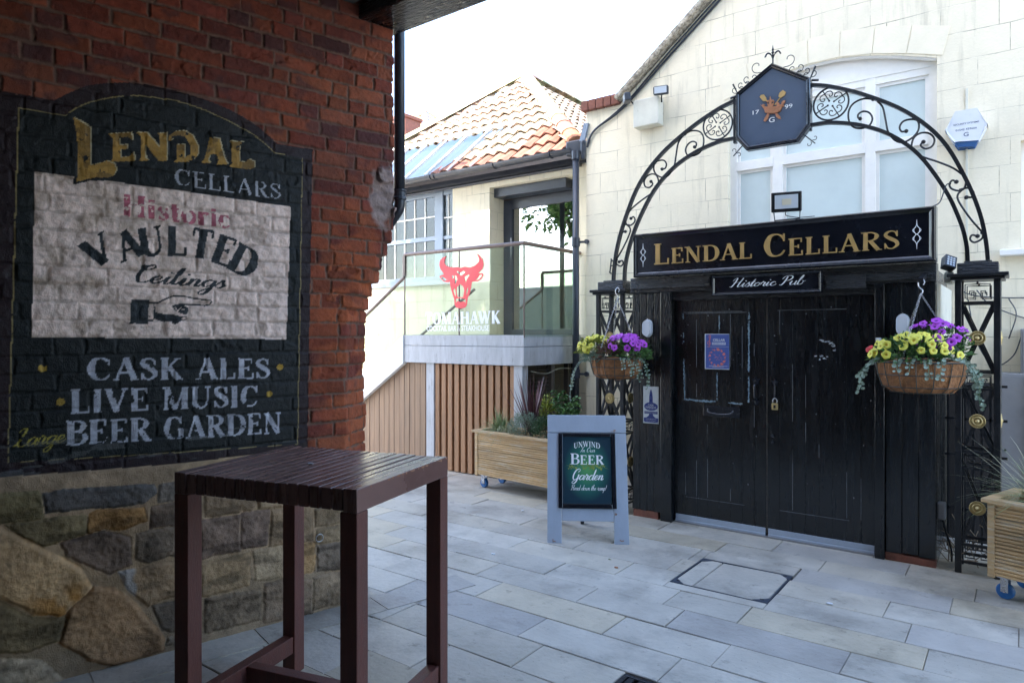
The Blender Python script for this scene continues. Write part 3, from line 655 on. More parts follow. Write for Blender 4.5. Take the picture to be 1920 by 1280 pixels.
extra = [((.25+.1*br_.random(), .20+.06*br_.random(), .15), [(x+.02, z+.015), (x+.36, z+.02), (x+.37, z+.19), (x+.02, z+.2)]) for x in (-4.2, -3.8, -3.4, -3.0, -2.6, -2.2) for z in (0, .21, .42)]
for it in [(c, wq(p, s, ox, oy)) for c, s, ox, oy, p in stones]+extra:
    c, pts = it; p = np.array(pts); ctr = p.mean(0); p = ctr+(p-ctr)*(1+.014/np.maximum(.06, np.ptp(p, axis=0)/2)); c0 = c; c = tuple(x*f for x, f in zip(c, (1.24, 1.0, .78))); m = new(); raster(m, [tuple(x) for x in p])
    if not m.any(): continue
    qq, zz = Qg[m], Zg[m]; d = np.full(qq.shape, 9.)
    for i in range(len(p)):
        a, b = p[i], p[(i+1) % len(p)]; ab = b-a; t = np.clip(((qq-a[0])*ab[0]+(zz-a[1])*ab[1])/(ab @ ab), 0, 1)
        d = np.minimum(d, np.hypot(qq-a[0]-t*ab[0], zz-a[1]-t*ab[1]))
    size = math.sqrt(abs(np.ptp(p[:, 0])*np.ptp(p[:, 1]))); H = .007+.018*min(.6, size)*(1.7 if size > .4 else 1)
    dd = d+.012*lump[m]+.006*rough[m]; f = sstep(dd, .0, .012+.03*min(.5, size)); fc = sstep(dd, .0, .006)[:, None]
    hbase[m] = hs[m]*(1-fc[:, 0])+fc[:, 0]*(-.004+H*f+.014*lump[m]+.010*rough[m]+.018*(fbm(qq*8+c[0]*50, zz*11, 85, 4)-.5))
    tone = (.42+1.0*fbm(qq*9, zz*9, 83, 5)+.35*(fbm(qq*70, zz*70, 84, 3)-.5))[:, None]*(1-.45*sstep(fbm(qq*5, zz*16, 86, 4), .56, .74))[:, None]
    cc = np.array(c)*tone
    if c0 == (.50, .40, .27):
        og = .8*(sstep(fbm(qq*9, zz*9, 87, 4), .42, .60)*sstep(qq, -1.62, -1.42)*sstep(-zz, -.50, -.40))[:, None]; cc = cc*(1-og)+np.array([.48, .22, .05])*og
    if c0 == (.30, .245, .18): 
        wh = (sstep(fbm(qq*6, zz*6, 89, 3), .47, .53)*sstep(qq, -1.30, -1.20))[:, None]; cc = cc*(1-wh)+np.array([.42, .37, .33])*wh
    cbase[m] = cs[m]*(1-fc)+cc*fc
# ------------------------------------------------------------------ the sign painted on the brick
cls = np.zeros(Qg.shape, int)
outer = wq([(-60, 105), (0, 130), (100, 150), (330, 185)]+[tuple(p) for p in catmull([(330, 185), (420, 140), (520, 100), (640, 83), (800, 83), (950, 105), (1150, 155), (1350, 230), (1500, 310), (1600, 390), (1660, 445)], 4)][1:]+[(1875, 482)], 3.2, 0, 130)+[WQ(576, 838), WQ(330, 870), WQ(0, 896), WQ(-19, 898)]
innerL = wq([(112, 232), (395, 278)]+[tuple(p) for p in catmull([(395, 278), (440, 245), (520, 205), (640, 175), (780, 158), (880, 165), (1050, 190), (1200, 235), (1350, 300), (1500, 380), (1580, 440), (1650, 503)], 4)][1:]+[(1815, 535)], 3.2, 0, 130)+[WQ(558, 832), WQ(300, 850), WQ(15, 867)]
mO, mI, mW = new(), new(), new(); raster(mO, outer); raster(mI, innerL); raster(mW, [WQ(65, 322), WQ(300, 352), WQ(545, 388), WQ(537, 636), WQ(300, 634), WQ(60, 632)])
mLine = new(); wline(mLine, innerL+[innerL[0]], .0052)
paint = np.zeros(Qg.shape+(3,)); paint[:] = (.015, .0055, .0065)
paint[mI] = (.0046, .0062, .0054)
wn_ = fbm(Qg*14, Zg*14, 91, 4); stain = sstep(fbm(Qg*10, Zg*10, 93, 4), .46, .66)*sstep(-Qg, .35, 1.2)+.35*sstep(fbm(Qg*22, Zg*22, 95, 3), .55, .7)
cream_ = np.array([.78, .59, .495]); white_ = cream_*(1-.5*stain[..., None])+np.array([.27, .19, .12])*(.5*stain[..., None])
crack = sstep(-h, .002, .008)[..., None]; white_ = white_*(1-.45*crack)+np.array([.18, .13, .09])*(.45*crack)
paint[mW] = white_[mW]
worn = fbm(Qg*35, Zg*35, 97, 4); wear = (worn > .27)
def lay(mask, c, keep=True):
    m = mask & wear if keep else mask
    paint[m] = np.array(c)*(.72+.56*fbm(Qg[m]*20, Zg[m]*20, 99, 3))[:, None]
lay(mLine, (.24, .18, .07))
K = [1.0/2.4]
big_L = [('l', .16, .0, .155, 1.0, .235)]
def poly_ribs(polys): return polys
# gilded display letters with a dark drop shade and a pale edge
mg, me_, msh = new(), new(), new()
def gilded(pts, s, ox, oy):
    p = wq(pts, s, ox, oy); c = np.array(p).mean(0)
    raster(msh, [(a-.016, b-.018) for a, b in p]); raster(me_, [(a+.005, b+.004) for a, b in p]); raster(mg, p)
gL = [(440, 290), (545, 350), (545, 575), (610, 560), (640, 548), (685, 565), (700, 600), (680, 640), (640, 650), (560, 650), (460, 675), (470, 600), (462, 400)]
gilded(gL, 3.2, 0, 130)
gilded([(650, 388), (790, 378), (795, 430), (770, 405), (715, 412), (718, 455), (765, 452), (765, 478), (720, 480), (725, 528), (775, 525), (800, 495), (810, 550), (665, 555), (680, 530), (675, 410)], 3.2, 0, 130)
gilded([(820, 380), (880, 380), (958, 470), (958, 395), (940, 385), (1000, 380), (1000, 552), (950, 550), (872, 450), (874, 535), (895, 548), (832, 552), (845, 530), (845, 400)], 3.2, 0, 130)
gilded([(1010, 400), (1050, 372), (1110, 368), (1160, 400), (1190, 460), (1185, 520), (1145, 555), (1040, 560), (1060, 540), (1062, 450), (1110, 452), (1110, 530), (1140, 510), (1142, 460), (1120, 410), (1080, 395), (1040, 402), (1030, 430), (1010, 425)], 3.2, 0, 130)
gilded([(1260, 410), (1315, 415), (1350, 540), (1370, 570), (1300, 572), (1312, 545), (1300, 510), (1262, 508), (1250, 545), (1265, 560), (1205, 562), (1225, 540)], 3.2, 0, 130)
gilded([(1380, 430), (1460, 437), (1440, 455), (1440, 555), (1475, 555), (1490, 540), (1525, 550), (1525, 590), (1495, 600), (1375, 585), (1392, 565), (1392, 450)], 3.2, 0, 130)
lay(msh, (.006, .008, .008), False); lay(me_, (.42, .36, .22)); lay(mg, (.34, .185, .035)); gk = mg & (sstep(fbm(Qg*14, Zg*14, 113, 4), .52, .62) > .5); paint[gk] *= .55
m = new(); r, w = serif('CELLARS', bold=.85); wtext(m, r, w, (325, 346), (527, 374), ph(325, 346, 31)); lay(m, (.36, .355, .38))
m = new(); r, w = serif('Historic', bold=1.5); wtext(m, r, w, (228, 403), (433, 428), ph(228, 403, 40)); lay(m & mW & (fbm(Qg*16, Zg*16, 103, 3) > .27), (.40, .10, .13))
m = new()
for ch, (cx, cy), an in zip('VAULTED', [(184, 470), (240, 459), (284, 453), (331, 452), (379, 457), (420, 470), (457, 489)], (30, 20, 9, 0, -9, -19, -27)):
    r, w = serif(ch, bold=1.65); H = 54; k = H*(1.35 if ch == 'V' else 1.12); a = rad(an); ca, sa = math.cos(a), math.sin(a)
    f = lambda x, y: WQ(cx+((x-w/2)*k)*ca-((y-.5)*H)*sa, cy-((x-w/2)*k)*sa-((y-.5)*H)*ca)
    for L, R in r:
        for i in range(len(L)-1): raster(m, [f(*L[i]), f(*L[i+1]), f(*R[i+1]), f(*R[i])])
lay(m, (.016, .020, .022), False)
m = new(); r, w = script('Ceilings', w=.13, thin=.5); wtext(m, r, w, (249, 528), (425, 541), ph(250, 528, 34)); lay(m, (.016, .02, .022), False)
m = new(); hand = lambda p: raster(m, wq(p, 9.1421, 230, 480)); hline = lambda p, w_: wline(m, wq(p, 9.1421, 230, 480), w_)
hand([(145, 745), (260, 740), (455, 755), (430, 1170), (200, 1155), (120, 1165), (130, 950)])
hline([(440, 795), (600, 805), (720, 740), (880, 680), (1050, 690), (1300, 735), (1500, 760), (1522, 785), (1490, 830), (1400, 850), (1250, 830), (1100, 830), (1000, 825), (900, 842), (850, 875)], .008)
hand([(530, 900), (560, 960), (700, 990), (830, 990), (1000, 1030), (1100, 1040), (1105, 1080), (1040, 1110), (830, 1125), (700, 1130), (580, 1090), (530, 1060)])
hand([(850, 870), (930, 840), (1020, 830), (1130, 890), (1130, 950), (1080, 1005), (980, 980), (900, 940)])
hand([(840, 1150), (900, 1170), (1000, 1110), (850, 1120)]); hand([(430, 1090), (530, 1090), (530, 1125), (430, 1120)]); hline([(535, 810), (548, 900), (535, 1090)], .006)
hand([(440, 1035), (460, 1010), (485, 1035), (460, 1060)])
m2 = new(); [raster(m2, wq(p, 9.1421, 230, 480)) for p in ([(1010, 1070), (1050, 1040), (1090, 1070), (1050, 1100)], [(890, 870), (905, 870), (945, 945), (935, 955)], [(1000, 880), (1015, 870), (945, 955), (935, 945)], [(1010, 910), (1060, 905), (1060, 920), (1010, 922)])]
lay(m, (.016, .02, .022), False); m2 &= mW; paint[m2] = white_[m2]
for s, a, b, H in (('CASK ALES', (162, 713), (507, 709), 43), ('LIVE MUSIC', (130, 775), (484, 761), 45), ('BEER GARDEN', (122, 835), (528, 811), 46)):
    m = new(); r, w = serif(s, bold=1.32); wtext(m, r, w, a, b, ph(*a, H)); lay(m, (.37, .365, .40))
m = new(); r, w = script('Large', w=.10, thin=.5); wtext(m, r, w, (24, 838), (124, 828), ph(24, 838, 34)); lay(m, (.34, .27, .04))
m = new()
for cx, cy in ((80, 690), (525, 688), (113, 753), (505, 738)):
    q0, z0 = WQ(cx, cy); raster(m, [(q0+.018*math.cos(i), z0+.018*math.sin(i)) for i in np.linspace(0, 6.28, 12)[:-1]])
lay(m, (.36, .22, .03))
scr = (fbm(Qg*5, Zg*30, 107, 4) > .66) & mO & ~mW & (Zg < 1.15); paint[scr] = paint[scr]*.5+np.array([.10, .10, .095])*.5
sign = mO & ~base_m & (Qg < -.12)
h = np.where(sign, h*.62-.001+.003*lump, h); h = np.where(sign & mW, h*.9+.017*(fbm(Qg*24, Zg*24, 109, 4)-.5), h)
colr[sign] = (paint*(.85+.3*fbm(Qg*30, Zg*30, 111, 3))[..., None])[sign]
h = np.where(base_m, hbase+.012, h); colr[base_m] = cbase[base_m]
cls[sign] = 1; cls[base_m] = 2
# positions: straight wall, then the cut-back lower corner, then the return
kk = sstep(np.floor(Zg/CH)*CH+CH/2, 1.68, 2.42); jit = .02*(hsh(np.floor(Zg/CH), np.zeros_like(Zg), 9)-.5)
sc = .07+.33*kk+jit; chl = .306*(1-kk)+.001
def lin(q): return P0[None, None, :]+q[..., None]*D
Pc = lin(sc); Pe = Pc+chl[..., None]*DC; e = Qg-sc
r1 = e[..., None] > 0; r2 = (e-chl)[..., None] > 0
pos = np.where(r2, Pe+np.maximum(e-chl, 0)[..., None]*np.array([-1.0, .0]), np.where(r1, Pc+np.maximum(e, 0)[..., None]*DC, lin(Qg)))
nrm = np.where(r2, np.array([0., 1.]), np.where(r1, NC, NW))
pos = pos+nrm*(h+.002)[..., None]
XYZ = np.dstack([pos, Zg]).reshape(-1, 3).astype(np.float32); COLR = np.clip(colr, 0, 1).reshape(-1, 3)
ny, nx = Qg.shape; ii = np.arange(ny*nx).reshape(ny, nx)
quads = np.stack([ii[:-1, :-1], ii[:-1, 1:], ii[1:, 1:], ii[1:, :-1]], -1).reshape(-1, 4); fcls = cls[:-1, :-1].reshape(-1)
building = thing('brick_building', 'old red brick building with a black painted sign above its rubble stone base', 'building', (-3.34, 2.68, 0))
def dense(name, k, mat):
    f = quads[fcls == k]; u, inv = np.unique(f, return_inverse=True); f2 = inv.reshape(-1, 4)
    me = bpy.data.meshes.new(name); nv, nf = len(u), len(f2)
    me.vertices.add(nv); me.loops.add(nf*4); me.polygons.add(nf)
    me.vertices.foreach_set('co', (XYZ[u]-np.array([-3.34, 2.68, 0], np.float32)).ravel())
    me.loops.foreach_set('vertex_index', f2.ravel().astype(np.int32)); me.polygons.foreach_set('loop_start', np.arange(0, nf*4, 4, dtype=np.int32)); me.polygons.foreach_set('loop_total', np.full(nf, 4, np.int32))
    me.polygons.foreach_set('use_smooth', np.ones(nf, bool)); me.update(calc_edges=True)
    a = me.color_attributes.new('Col', 'FLOAT_COLOR', 'POINT'); a.data.foreach_set('color', np.concatenate([COLR[u], np.ones((nv, 1))], 1).astype(np.float32).ravel())
    me.materials.append(mat); o = bpy.data.objects.new(name, me); COL.objects.link(o); o.parent = building
    return o
dense('wall', 0, mt['wall']); o = dense('painted_sign', 1, mt['paintedwall']); o['label'] = 'black and cream sign painted on the brickwork'
dense('stone_base', 2, mt['wall'])
# the rest of the building: unseen block and steep gable shaped to shade the courtyard, ceiling, end beam, added back wall
mb = MB(); mb.prism([(-7.4, 0), (-4.75, 0), (-4.75, 3.74), (1.12, 3.74), (1.12, 0), (3.2, 0), (3.2, 6.4), (-2.1, 12.4), (-7.4, 6.4)], -7, 2.72)
mb.box(-7.4, -3.62, 2.722, 3.02, 0, 3.74); mb.prism([(-7.4, 3.742), (3.2, 3.742), (3.2, 6.4), (-2.1, 12.4), (-7.4, 6.4)], 2.722, 3.02)
mb.build('shading_upper_storey', mt['stucco'], building)  # out of view; grey so that it bounces neutral light into the courtyard
MB().box(-7.4, 3.2, -7.3, -7.002, 0, 3.7).build('light_stop_wall', mt['brick'], building)  # added out of view to keep light from behind out of the passage
MB().box(-4.6, 1.11, -6.98, 2.80, 3.70, 3.735).build('passage_ceiling', mt['plaster'], building)
mb = MB()
for sx in (-1, 1):
    xe = -2.1+sx*5.5; mb.prism([(-2.1, 12.42), (xe, 6.22), (xe, 6.34), (-2.1, 12.56)], -7.2, 3.2)
mb.build('roof', mt['slate'], building)
mb = MB(); mb.box(-3.45, 1.4, 2.83, 3.14, 3.615, 3.70)
mb.box(-3.45, 1.4, 2.90, 3.145, 3.702, 3.86); mb.build('beam', mt['blackwood'], building, bevel=.012)
# downpipe at the passage corner
dp = thing('downpipe', 'black cast iron downpipe with an elbow on the corner of the brick building', 'downpipe', (-3.27, 3.16, 2.3))
MB().tube([(-3.285, 3.165, 4.6), (-3.285, 3.165, 2.56)], .036, 14).build('pipe', mt['blackpipe'], dp, smooth=True)
mb = MB(); mb.tube(catmull([(-3.285, 3.165, 2.56), (-3.287, 3.163, 2.49), (-3.33, 3.155, 2.43), (-3.40, 3.15, 2.36), (-3.48, 3.15, 2.30)], 5), .037, 14); mb.build('elbow', mt['blackpipe'], dp, smooth=True)
mb = MB()
for z in (2.57,): mb.lathe([(.036, -.03), (.047, -.03), (.047, -.018), (.042, -.012), (.042, .02), (.047, .025), (.047, .035), (.036, .035)], (-3.285, 3.165, z), n=16)
mb.build('collar', mt['blackpipe'], dp)
# small steel ring fixed to the stone base
q0, z0 = WQ(592, 1004); c = P0+q0*D+NW*.055
rg = MB(); rg.tube([(c[0]+D[0]*.022*math.cos(a), c[1]+D[1]*.022*math.cos(a), z0+.022*math.sin(a)) for a in np.linspace(0, 6.28, 16)[:-1]], .004, 6, closed=True)
whole(rg, 'tie_ring', mt['steel'], 'small steel ring fixed to the stone base behind the table', 'ring', smooth=True)
# ------------------------------------------------------------------ cream gabled pub building
pub = thing('pub_building', 'cream painted stone building with a gable and a wide arched window above the black doors', 'building', (-1.5, 7, 0))
arc = [(-2.43, 4.07)]+[(-2.43+1.843*i/12, 4.07+.19*math.sin(math.pi*i/12)) for i in range(1, 12)]+[(-.587, 4.07)]
w2 = [(.0, 2.355), (.9, 2.355), (.9, 3.25), (.0, 3.25)]
mb = MB(); mb.prism([(-4.12, -.02), (3.2, -.02), (3.2, 4.3), (.66, 4.3), (-1.5, 6.03), (-3.66, 4.30), (-4.12, 4.28)], 7.0, 7.45,
                    [[(-2.43, 2.45), (-.587, 2.45)]+arc[::-1], w2])
mb.build('wall', mt['cream'], pub)
mb = MB()
for a, b in (((-3.69, 4.33), (-1.5, 6.085)), ((.69, 4.33), (-1.5, 6.085))): mb.bar((a[0], 7.2, a[1]), (b[0], 7.2, b[1]), .62, .06, (0, 0, 1))
mb.build('coping', mt['coping'], pub, bevel=.015)
mb = MB()
for i in range(5): mb.box(-4.16+i*.1, -4.068+i*.1, 6.94, 7.4, 4.282, 4.40)
mb.build('brick_kneeler', mt['brick'], pub, bevel=.006)
# raised arch stones over the window
mb = MB(); n = 7
for i in range(n):
    a0, a1 = i/n+.0014, (i+1)/n-.0014; pt = lambda f, o: (-2.47+1.923*f+(f-.5)*o*.5, 4.07+.19*math.sin(math.pi*min(1, max(0, f)))+o)
    mb.prism([pt(a0, .012), pt(a1, .012), pt(a1, .25), pt(a0, .25)], 6.994, 7.0)
mb.build('arch_stones', mt['creamplain'], pub)
win = MB(); Yw = 7.07
fr = lambda x0, x1, z0, z1, y0=Yw, y1=Yw+.06: win.box(x0, x1, y0, y1, z0, z1)
fr(-2.43, -2.36, 2.45, 4.03); fr(-.655, -.587, 2.45, 4.03); fr(-2.0, -1.905, 2.45, 4.03); fr(-1.165, -1.078, 2.45, 4.03)
for a, b in ((-2.36, -2.0), (-1.905, -1.165), (-1.078, -.655)):
    fr(a, b, 3.345, 3.44, Yw-.004, Yw+.056); fr(a, b, 3.965, 4.03, Yw+.004, Yw+.058); fr(a, b, 2.45, 2.52, Yw+.002)
    for x0, x1, z0, z1 in ((a, a+.03, 3.44, 3.965), (b-.03, b, 3.44, 3.965), (a, a+.03, 2.52, 3.345), (b-.03, b, 2.52, 3.345)): fr(x0, x1, z0, z1, Yw+.018, Yw+.05)
    fr(a+.03, b-.03, 3.315, 3.345, Yw+.018, Yw+.05); fr(a+.03, b-.03, 3.935, 3.965, Yw+.018, Yw+.05)
arc2 = [(-2.43, 4.0302)]+[(x, z) for x, z in arc]+[(-.587, 4.0302)]
win.prism(arc2[::-1], Yw-.002, Yw+.06)
wf = win.build('window', mt['white'], pub, bevel=.004, label='wide white arched window with frosted panes')
mb = MB()
for a, b in ((-2.33, -2.03), (-1.875, -1.195), (-1.048, -.685)):
    mb.box(a, b, Yw+.03, Yw+.036, 2.5, 3.32); mb.box(a, b, Yw+.03, Yw+.036, 3.44, 3.94)
mb.build('pane', mt['frost'], wf)
mb = MB(); mb.tube([(x, 7.03, z+.0) for x, z in arc], .022, 8); mb.build('arch_moulding', mt['white'], wf)
win = MB(); fr(.0, .07, 2.355, 3.25, 7.08, 7.14); fr(.83, .9, 2.355, 3.25, 7.08, 7.14); fr(.07, .83, 2.355, 2.43, 7.082, 7.138); fr(.07, .83, 3.18, 3.25, 7.082, 7.138); fr(.43, .46, 2.43, 3.18, 7.082, 7.138)
wf = win.build('window', mt['white'], pub, bevel=.004, label='narrow white window cut by the right edge'); MB().box(.07, .83, 7.11, 7.116, 2.43, 3.18).build('pane', mt['doorglass'], wf)
MB().box(-.14, 1.0, 6.90, 7.06, 2.30, 2.354).build('sill', mt['white'], wf, bevel=.008)
MB().box(-4.10, 3.19, 7.452, 9.6, 0, 4.2).build('rear_block', mt['cream2'], pub)
# ------------------------------------------------------------------ black timber entrance
ent = thing('pub_entrance', 'black timber porch with closed double doors between two iron piers', 'porch', (-1.666, 5.68, 0))
FY = 5.68; XL, XR = -2.85, -.483
def boards(x0, x1, z0, z1, n, y, yb):
    mb = MB(); w = (x1-x0)/n; r = random.Random(int(x0*100))
    for i in range(n):
        o = r.uniform(-.003, .003); mb.box(x0+i*w+.0025, x0+(i+1)*w-.0025, y+o, yb, z0+r.uniform(-.012, .006), z1)
    return mb
b = boards(XL, -2.572, .07, 2.03, 4, FY, FY+.022); b.build('side_panel', mt['boards'], ent, bevel=.003)
b = boards(-.80, XR, .06, 2.03, 3, FY, FY+.022); b.build('side_panel', mt['boards'], ent, bevel=.003)
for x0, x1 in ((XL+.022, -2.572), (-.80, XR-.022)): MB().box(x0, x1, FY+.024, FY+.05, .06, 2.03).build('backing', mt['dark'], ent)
for x0, x1 in ((-2.570, -2.465), (-.868, -.802)):
    MB().box(x0, x1, FY-.03, FY+.09, .0, 2.029).build('door_post', mt['boards'], ent, bevel=.006)
mb = MB(); mb.box(XL-.01, XR+.005, FY-.035, FY+.12, 2.03, 2.165); mb.box(XL, -2.11, FY-.055, FY-.036, 2.065, 2.16); mb.box(-1.19, -.50, FY-.052, FY-.036, 2.05, 2.10); mb.box(-1.20, -.92, FY-.06, FY-.0525, 2.0, 2.10)
mb.build('lintel', mt['blackwood'], ent, bevel=.008)
MB().box(-2.464, -.869, FY+.0, FY+.10, 1.955, 2.029).build('door_head', mt['blackwood'], ent, bevel=.004)
mb = MB()
for i in range(6): mb.box(XL+.005+i*.041, XL+.0455+i*.041, FY-.004, FY+.06, .0, .062)
mb.build('brick_plinth', mt['brick'], ent)
mb = MB()
for i in range(3): mb.box(-.80+i*.106, -.694+i*.106, FY-.004-.004*(i == 2), FY+.06, .0, .055-.004*i)
mb.build('brick_plinth', mt['brick'], ent)
for x in (XL, XR-.02):
    mb = MB(); pts = []
    for i in range(41): pts.append((FY+.06+i*.031, x+.02+(.007 if i % 2 else 0) if x > -1 else x-(.007 if i % 2 else 0)))
    V = [(p, y, z) for z in (1.32, 2.03) for y, p in pts]; n = len(pts); mb.add(V, [(i, i+1, n+i+1, n+i) for i in range(n-1)])
    mb.build('side_wall', mt['dirtyplastic'], ent, label='cream fluted side of the porch')
    MB().box(x, x+.018, FY+.06, 6.95, 0, 1.318).build('lower_side_wall', mt['boards'], ent)
MB().box(XL+.021, XR-.03, FY+.13, 6.99, 2.035, 2.15).build('roof', mt['blackwood'], ent)
MB().box(-2.46, -.87, FY+.02, FY+.12, -.01, .012).build('threshold', mt['grey'], ent)
def door(x0, x1, panel):
    DY = FY+.045; n = 8
    mb = MB(); w = (x1-x0)/n; r = random.Random(3)
    for i in range(n): mb.box(x0+i*w+.0012, x0+(i+1)*w-.0012, DY+r.uniform(-.0015, .0015), DY+.04, .012, 1.953)
    d = mb.build('door', mt['boards'], ent)
    mb = MB(); mb.box(x0+.01, x1-.006, DY-.012, DY-.003, .022, .075); mb.box(x0+.01, x1-.006, DY-.02, DY-.003, .012, .03); mb.build('kick_plate', mt['ablue'], d, bevel=.003)
    # pale worn edges and flaked paint; grey strips paint light showing through the board joints
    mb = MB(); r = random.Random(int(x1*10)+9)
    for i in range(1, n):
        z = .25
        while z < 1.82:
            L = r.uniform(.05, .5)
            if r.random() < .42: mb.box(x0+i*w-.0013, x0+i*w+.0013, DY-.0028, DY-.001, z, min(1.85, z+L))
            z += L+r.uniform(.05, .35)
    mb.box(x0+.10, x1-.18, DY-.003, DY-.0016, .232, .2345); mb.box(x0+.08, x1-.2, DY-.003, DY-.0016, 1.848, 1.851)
    w1 = mb.build('worn_lit_joint', mt['chip'], d)
    mb = MB(); r = random.Random(41)
    for k in range(26):
        cx, cz, s = r.uniform(x0+.03, x1-.03), r.uniform(.05, 1.9), r.uniform(.0015, .005)
        mb.prism([(cx+s*math.cos(a)*r.uniform(.5, 1.2), cz+s*1.5*math.sin(a)*r.uniform(.5, 1.3)) for a in np.linspace(0, 6.28, 7)[:-1]], DY-.0035, DY-.0018)
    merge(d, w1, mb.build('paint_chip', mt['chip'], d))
    return d, DY
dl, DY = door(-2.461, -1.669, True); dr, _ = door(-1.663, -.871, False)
def ragged(mb, x0, z0, x1, z1, w, r, y, fill=.75):
    L = math.hypot(x1-x0, z1-z0); n = max(2, int(L/.012)); dx, dz = (x1-x0)/n, (z1-z0)/n; on = True
    for i in range(n):
        if r.random() < .18: on = r.random() < fill
        if not on: continue
        a = w*r.uniform(.25, 1.0); b = w*r.uniform(-.2, .2)
        ux, uz = -dz/math.hypot(dx, dz), dx/math.hypot(dx, dz)
        p = [(x0+dx*i+ux*(b-a/2), z0+dz*i+uz*(b-a/2)), (x0+dx*(i+1)+ux*(b-a/2), z0+dz*(i+1)+uz*(b-a/2)), (x0+dx*(i+1)+ux*(b+a/2), z0+dz*(i+1)+uz*(b+a/2)), (x0+dx*i+ux*(b+a/2), z0+dz*i+uz*(b+a/2))]
        mb.prism(p, y-.0045, y-.003)
rr_ = random.Random(77); mb = MB()
ragged(mb, -2.385, 1.84, -2.372, 1.08, .012, rr_, DY, .7); ragged(mb, -1.81, 1.84, -1.812, 1.09, .017, rr_, DY, .85); ragged(mb, -2.37, 1.085, -1.84, 1.075, .02, rr_, DY, .8); ragged(mb, -2.06, 1.82, -2.06, 1.70, .012, rr_, DY, .9); ragged(mb, -2.08, 1.33, -2.08, 1.09, .012, rr_, DY, .8)
merge(dl, mb.build('flaked_paint', mt['paleblue'], dl), MB().box(-2.36, -1.83, DY-.003, DY-.0015, 1.838, 1.842).build('panel_edge', mt['chip'], dl))
mb = MB(); mb.box(-2.20, -1.885, DY-.014, DY-.002, .955, 1.045); mb.tube(catmull([(-2.15, DY-.014, 1.02), (-2.15, DY-.04, 1.015), (-2.13, DY-.052, .99), (-2.04, DY-.056, .98), (-1.95, DY-.052, .99), (-1.93, DY-.04, 1.015), (-1.93, DY-.014, 1.02)], 5), .008, 8)
mb.build('letter_plate', mt['hardware'], dl, bevel=.003)
def star(mb, x, z, R, y):
    mb.prism([(x+(R if i % 2 == 0 else R*.55)*math.sin(i*math.pi/5), z+(R if i % 2 == 0 else R*.55)*math.cos(i*math.pi/5)) for i in range(10)], y-.008, y-.002); mb.lathe([(.012, 0), (.009, -.012), (.0, -.016)], (x, y-.006, z), 'y', 10)
mb = MB(); hx = -1.752
for z in (1.275, 1.10): star(mb, hx, z, .036, DY)
mb.tube(catmull([(hx, DY-.012, 1.25), (hx, DY-.045, 1.235), (hx, DY-.05, 1.19), (hx, DY-.045, 1.14), (hx, DY-.012, 1.12)], 5), .008, 8); mb.build('handle', mt['hardware'], dl)
MB().box(-1.6695, -1.6625, DY+.004, DY+.03, .03, 1.945).build('meeting_edge', mt['bareedge'], dl)
mb = MB(); hx = -1.60
star(mb, hx, 1.265, .034, DY)
mb.tube([(hx, DY-.014, 1.25), (hx, DY-.02, 1.13)], .006, 8); mb.build('knocker', mt['hardware'], dr)
for z, R_ in ((1.40, .02), (.83, .022), (.78, .016)): mb = MB(); star(mb, hx-.02, z, R_, DY); mb.build('door_stud', mt['hardware'], dr)
pl = thing('padlock', 'small brass padlock hanging on the right hand door', 'padlock', (-1.595, DY-.03, 1.09))
MB().box(-1.619, -1.571, DY-.038, DY-.018, 1.045, 1.10).build('body', mt['brass'], pl, bevel=.005)
mb = MB(); mb.tube(catmull([(-1.611, DY-.028, 1.10), (-1.611, DY-.028, 1.125), (-1.595, DY-.028, 1.14), (-1.579, DY-.028, 1.125), (-1.579, DY-.028, 1.10)], 4), .0035, 6); mb.build('shackle', mt['chain'], pl, smooth=True)
MB().box(-1.6035, -1.5865, DY-.0392, DY-.0382, 1.06, 1.085).build('combination_wheel', mt['iron'], pl)
# torn sticker remains on the right hand door
mb = MB(); r = random.Random(5)
for k in range(46):
    a = r.uniform(.05, 1.75) if k < 32 else 0
    if k < 32: cx, cz = -1.24+.085*math.cos(a)+r.uniform(-.012, .012), 1.53+.075*math.sin(a)+r.uniform(-.008, .008)
    else: cx, cz = -1.25+r.uniform(-.05, .05), 1.475+r.uniform(-.018, .018)
    s = r.uniform(.004, .011); mb.prism([(cx+s*math.cos(t)*r.uniform(.6, 1.3), cz+s*.6*math.sin(t)*r.uniform(.5, 1.2)) for t in np.linspace(0, 6.28, 7)[:-1]], DY-.0042, DY-.003)
mb.build('torn_sticker', mt['plastic'], dr)
# ------------------------------------------------------------------ signs on the entrance
def board_sign(t, x0, x1, z0, z1, y, dep, b, mf='signblack'):
    mb = MB(); mb.box(x0+b*.6, x1-b*.6, y+.012, y+dep, z0+b*.6, z1-b*.6); mb.build('panel', mt['signblack'], t)
    mb = MB()
    prof = [(0, .02), (.25, .0), (.55, .004), (.75, .012), (1, .02)]
    rings = []
    for f, d in prof: rings.append([(x0+b*f, y+d-.012, z0+b*f), (x1-b*f, y+d-.012, z0+b*f), (x1-b*f, y+d-.012, z1-b*f), (x0+b*f, y+d-.012, z1-b*f)])
    rings.insert(0, [(p[0], y+dep, p[2]) for p in rings[0]]); V = [p for r_ in rings for p in r_]; F = []
    for i in range(len(rings)-1): F += [(4*i+k, 4*i+(k+1) % 4, 4*i+4+(k+1) % 4, 4*i+4+k) for k in range(4)]
    mb.add(V, F); mb.build('moulding', mt[mf], t)
fas = thing('fascia_sign', 'long black sign board with raised gold letters over the double doors', 'sign', (-1.643, 5.6, 2.17))
board_sign(fas, -2.81, -.476, 2.168, 2.556, 5.60, .115, .042)
r, w = serif('LENDAL CELLARS', big=1.36, bold=1.02); WGAP = serif('LENDAL', big=1.36)[1]+.15
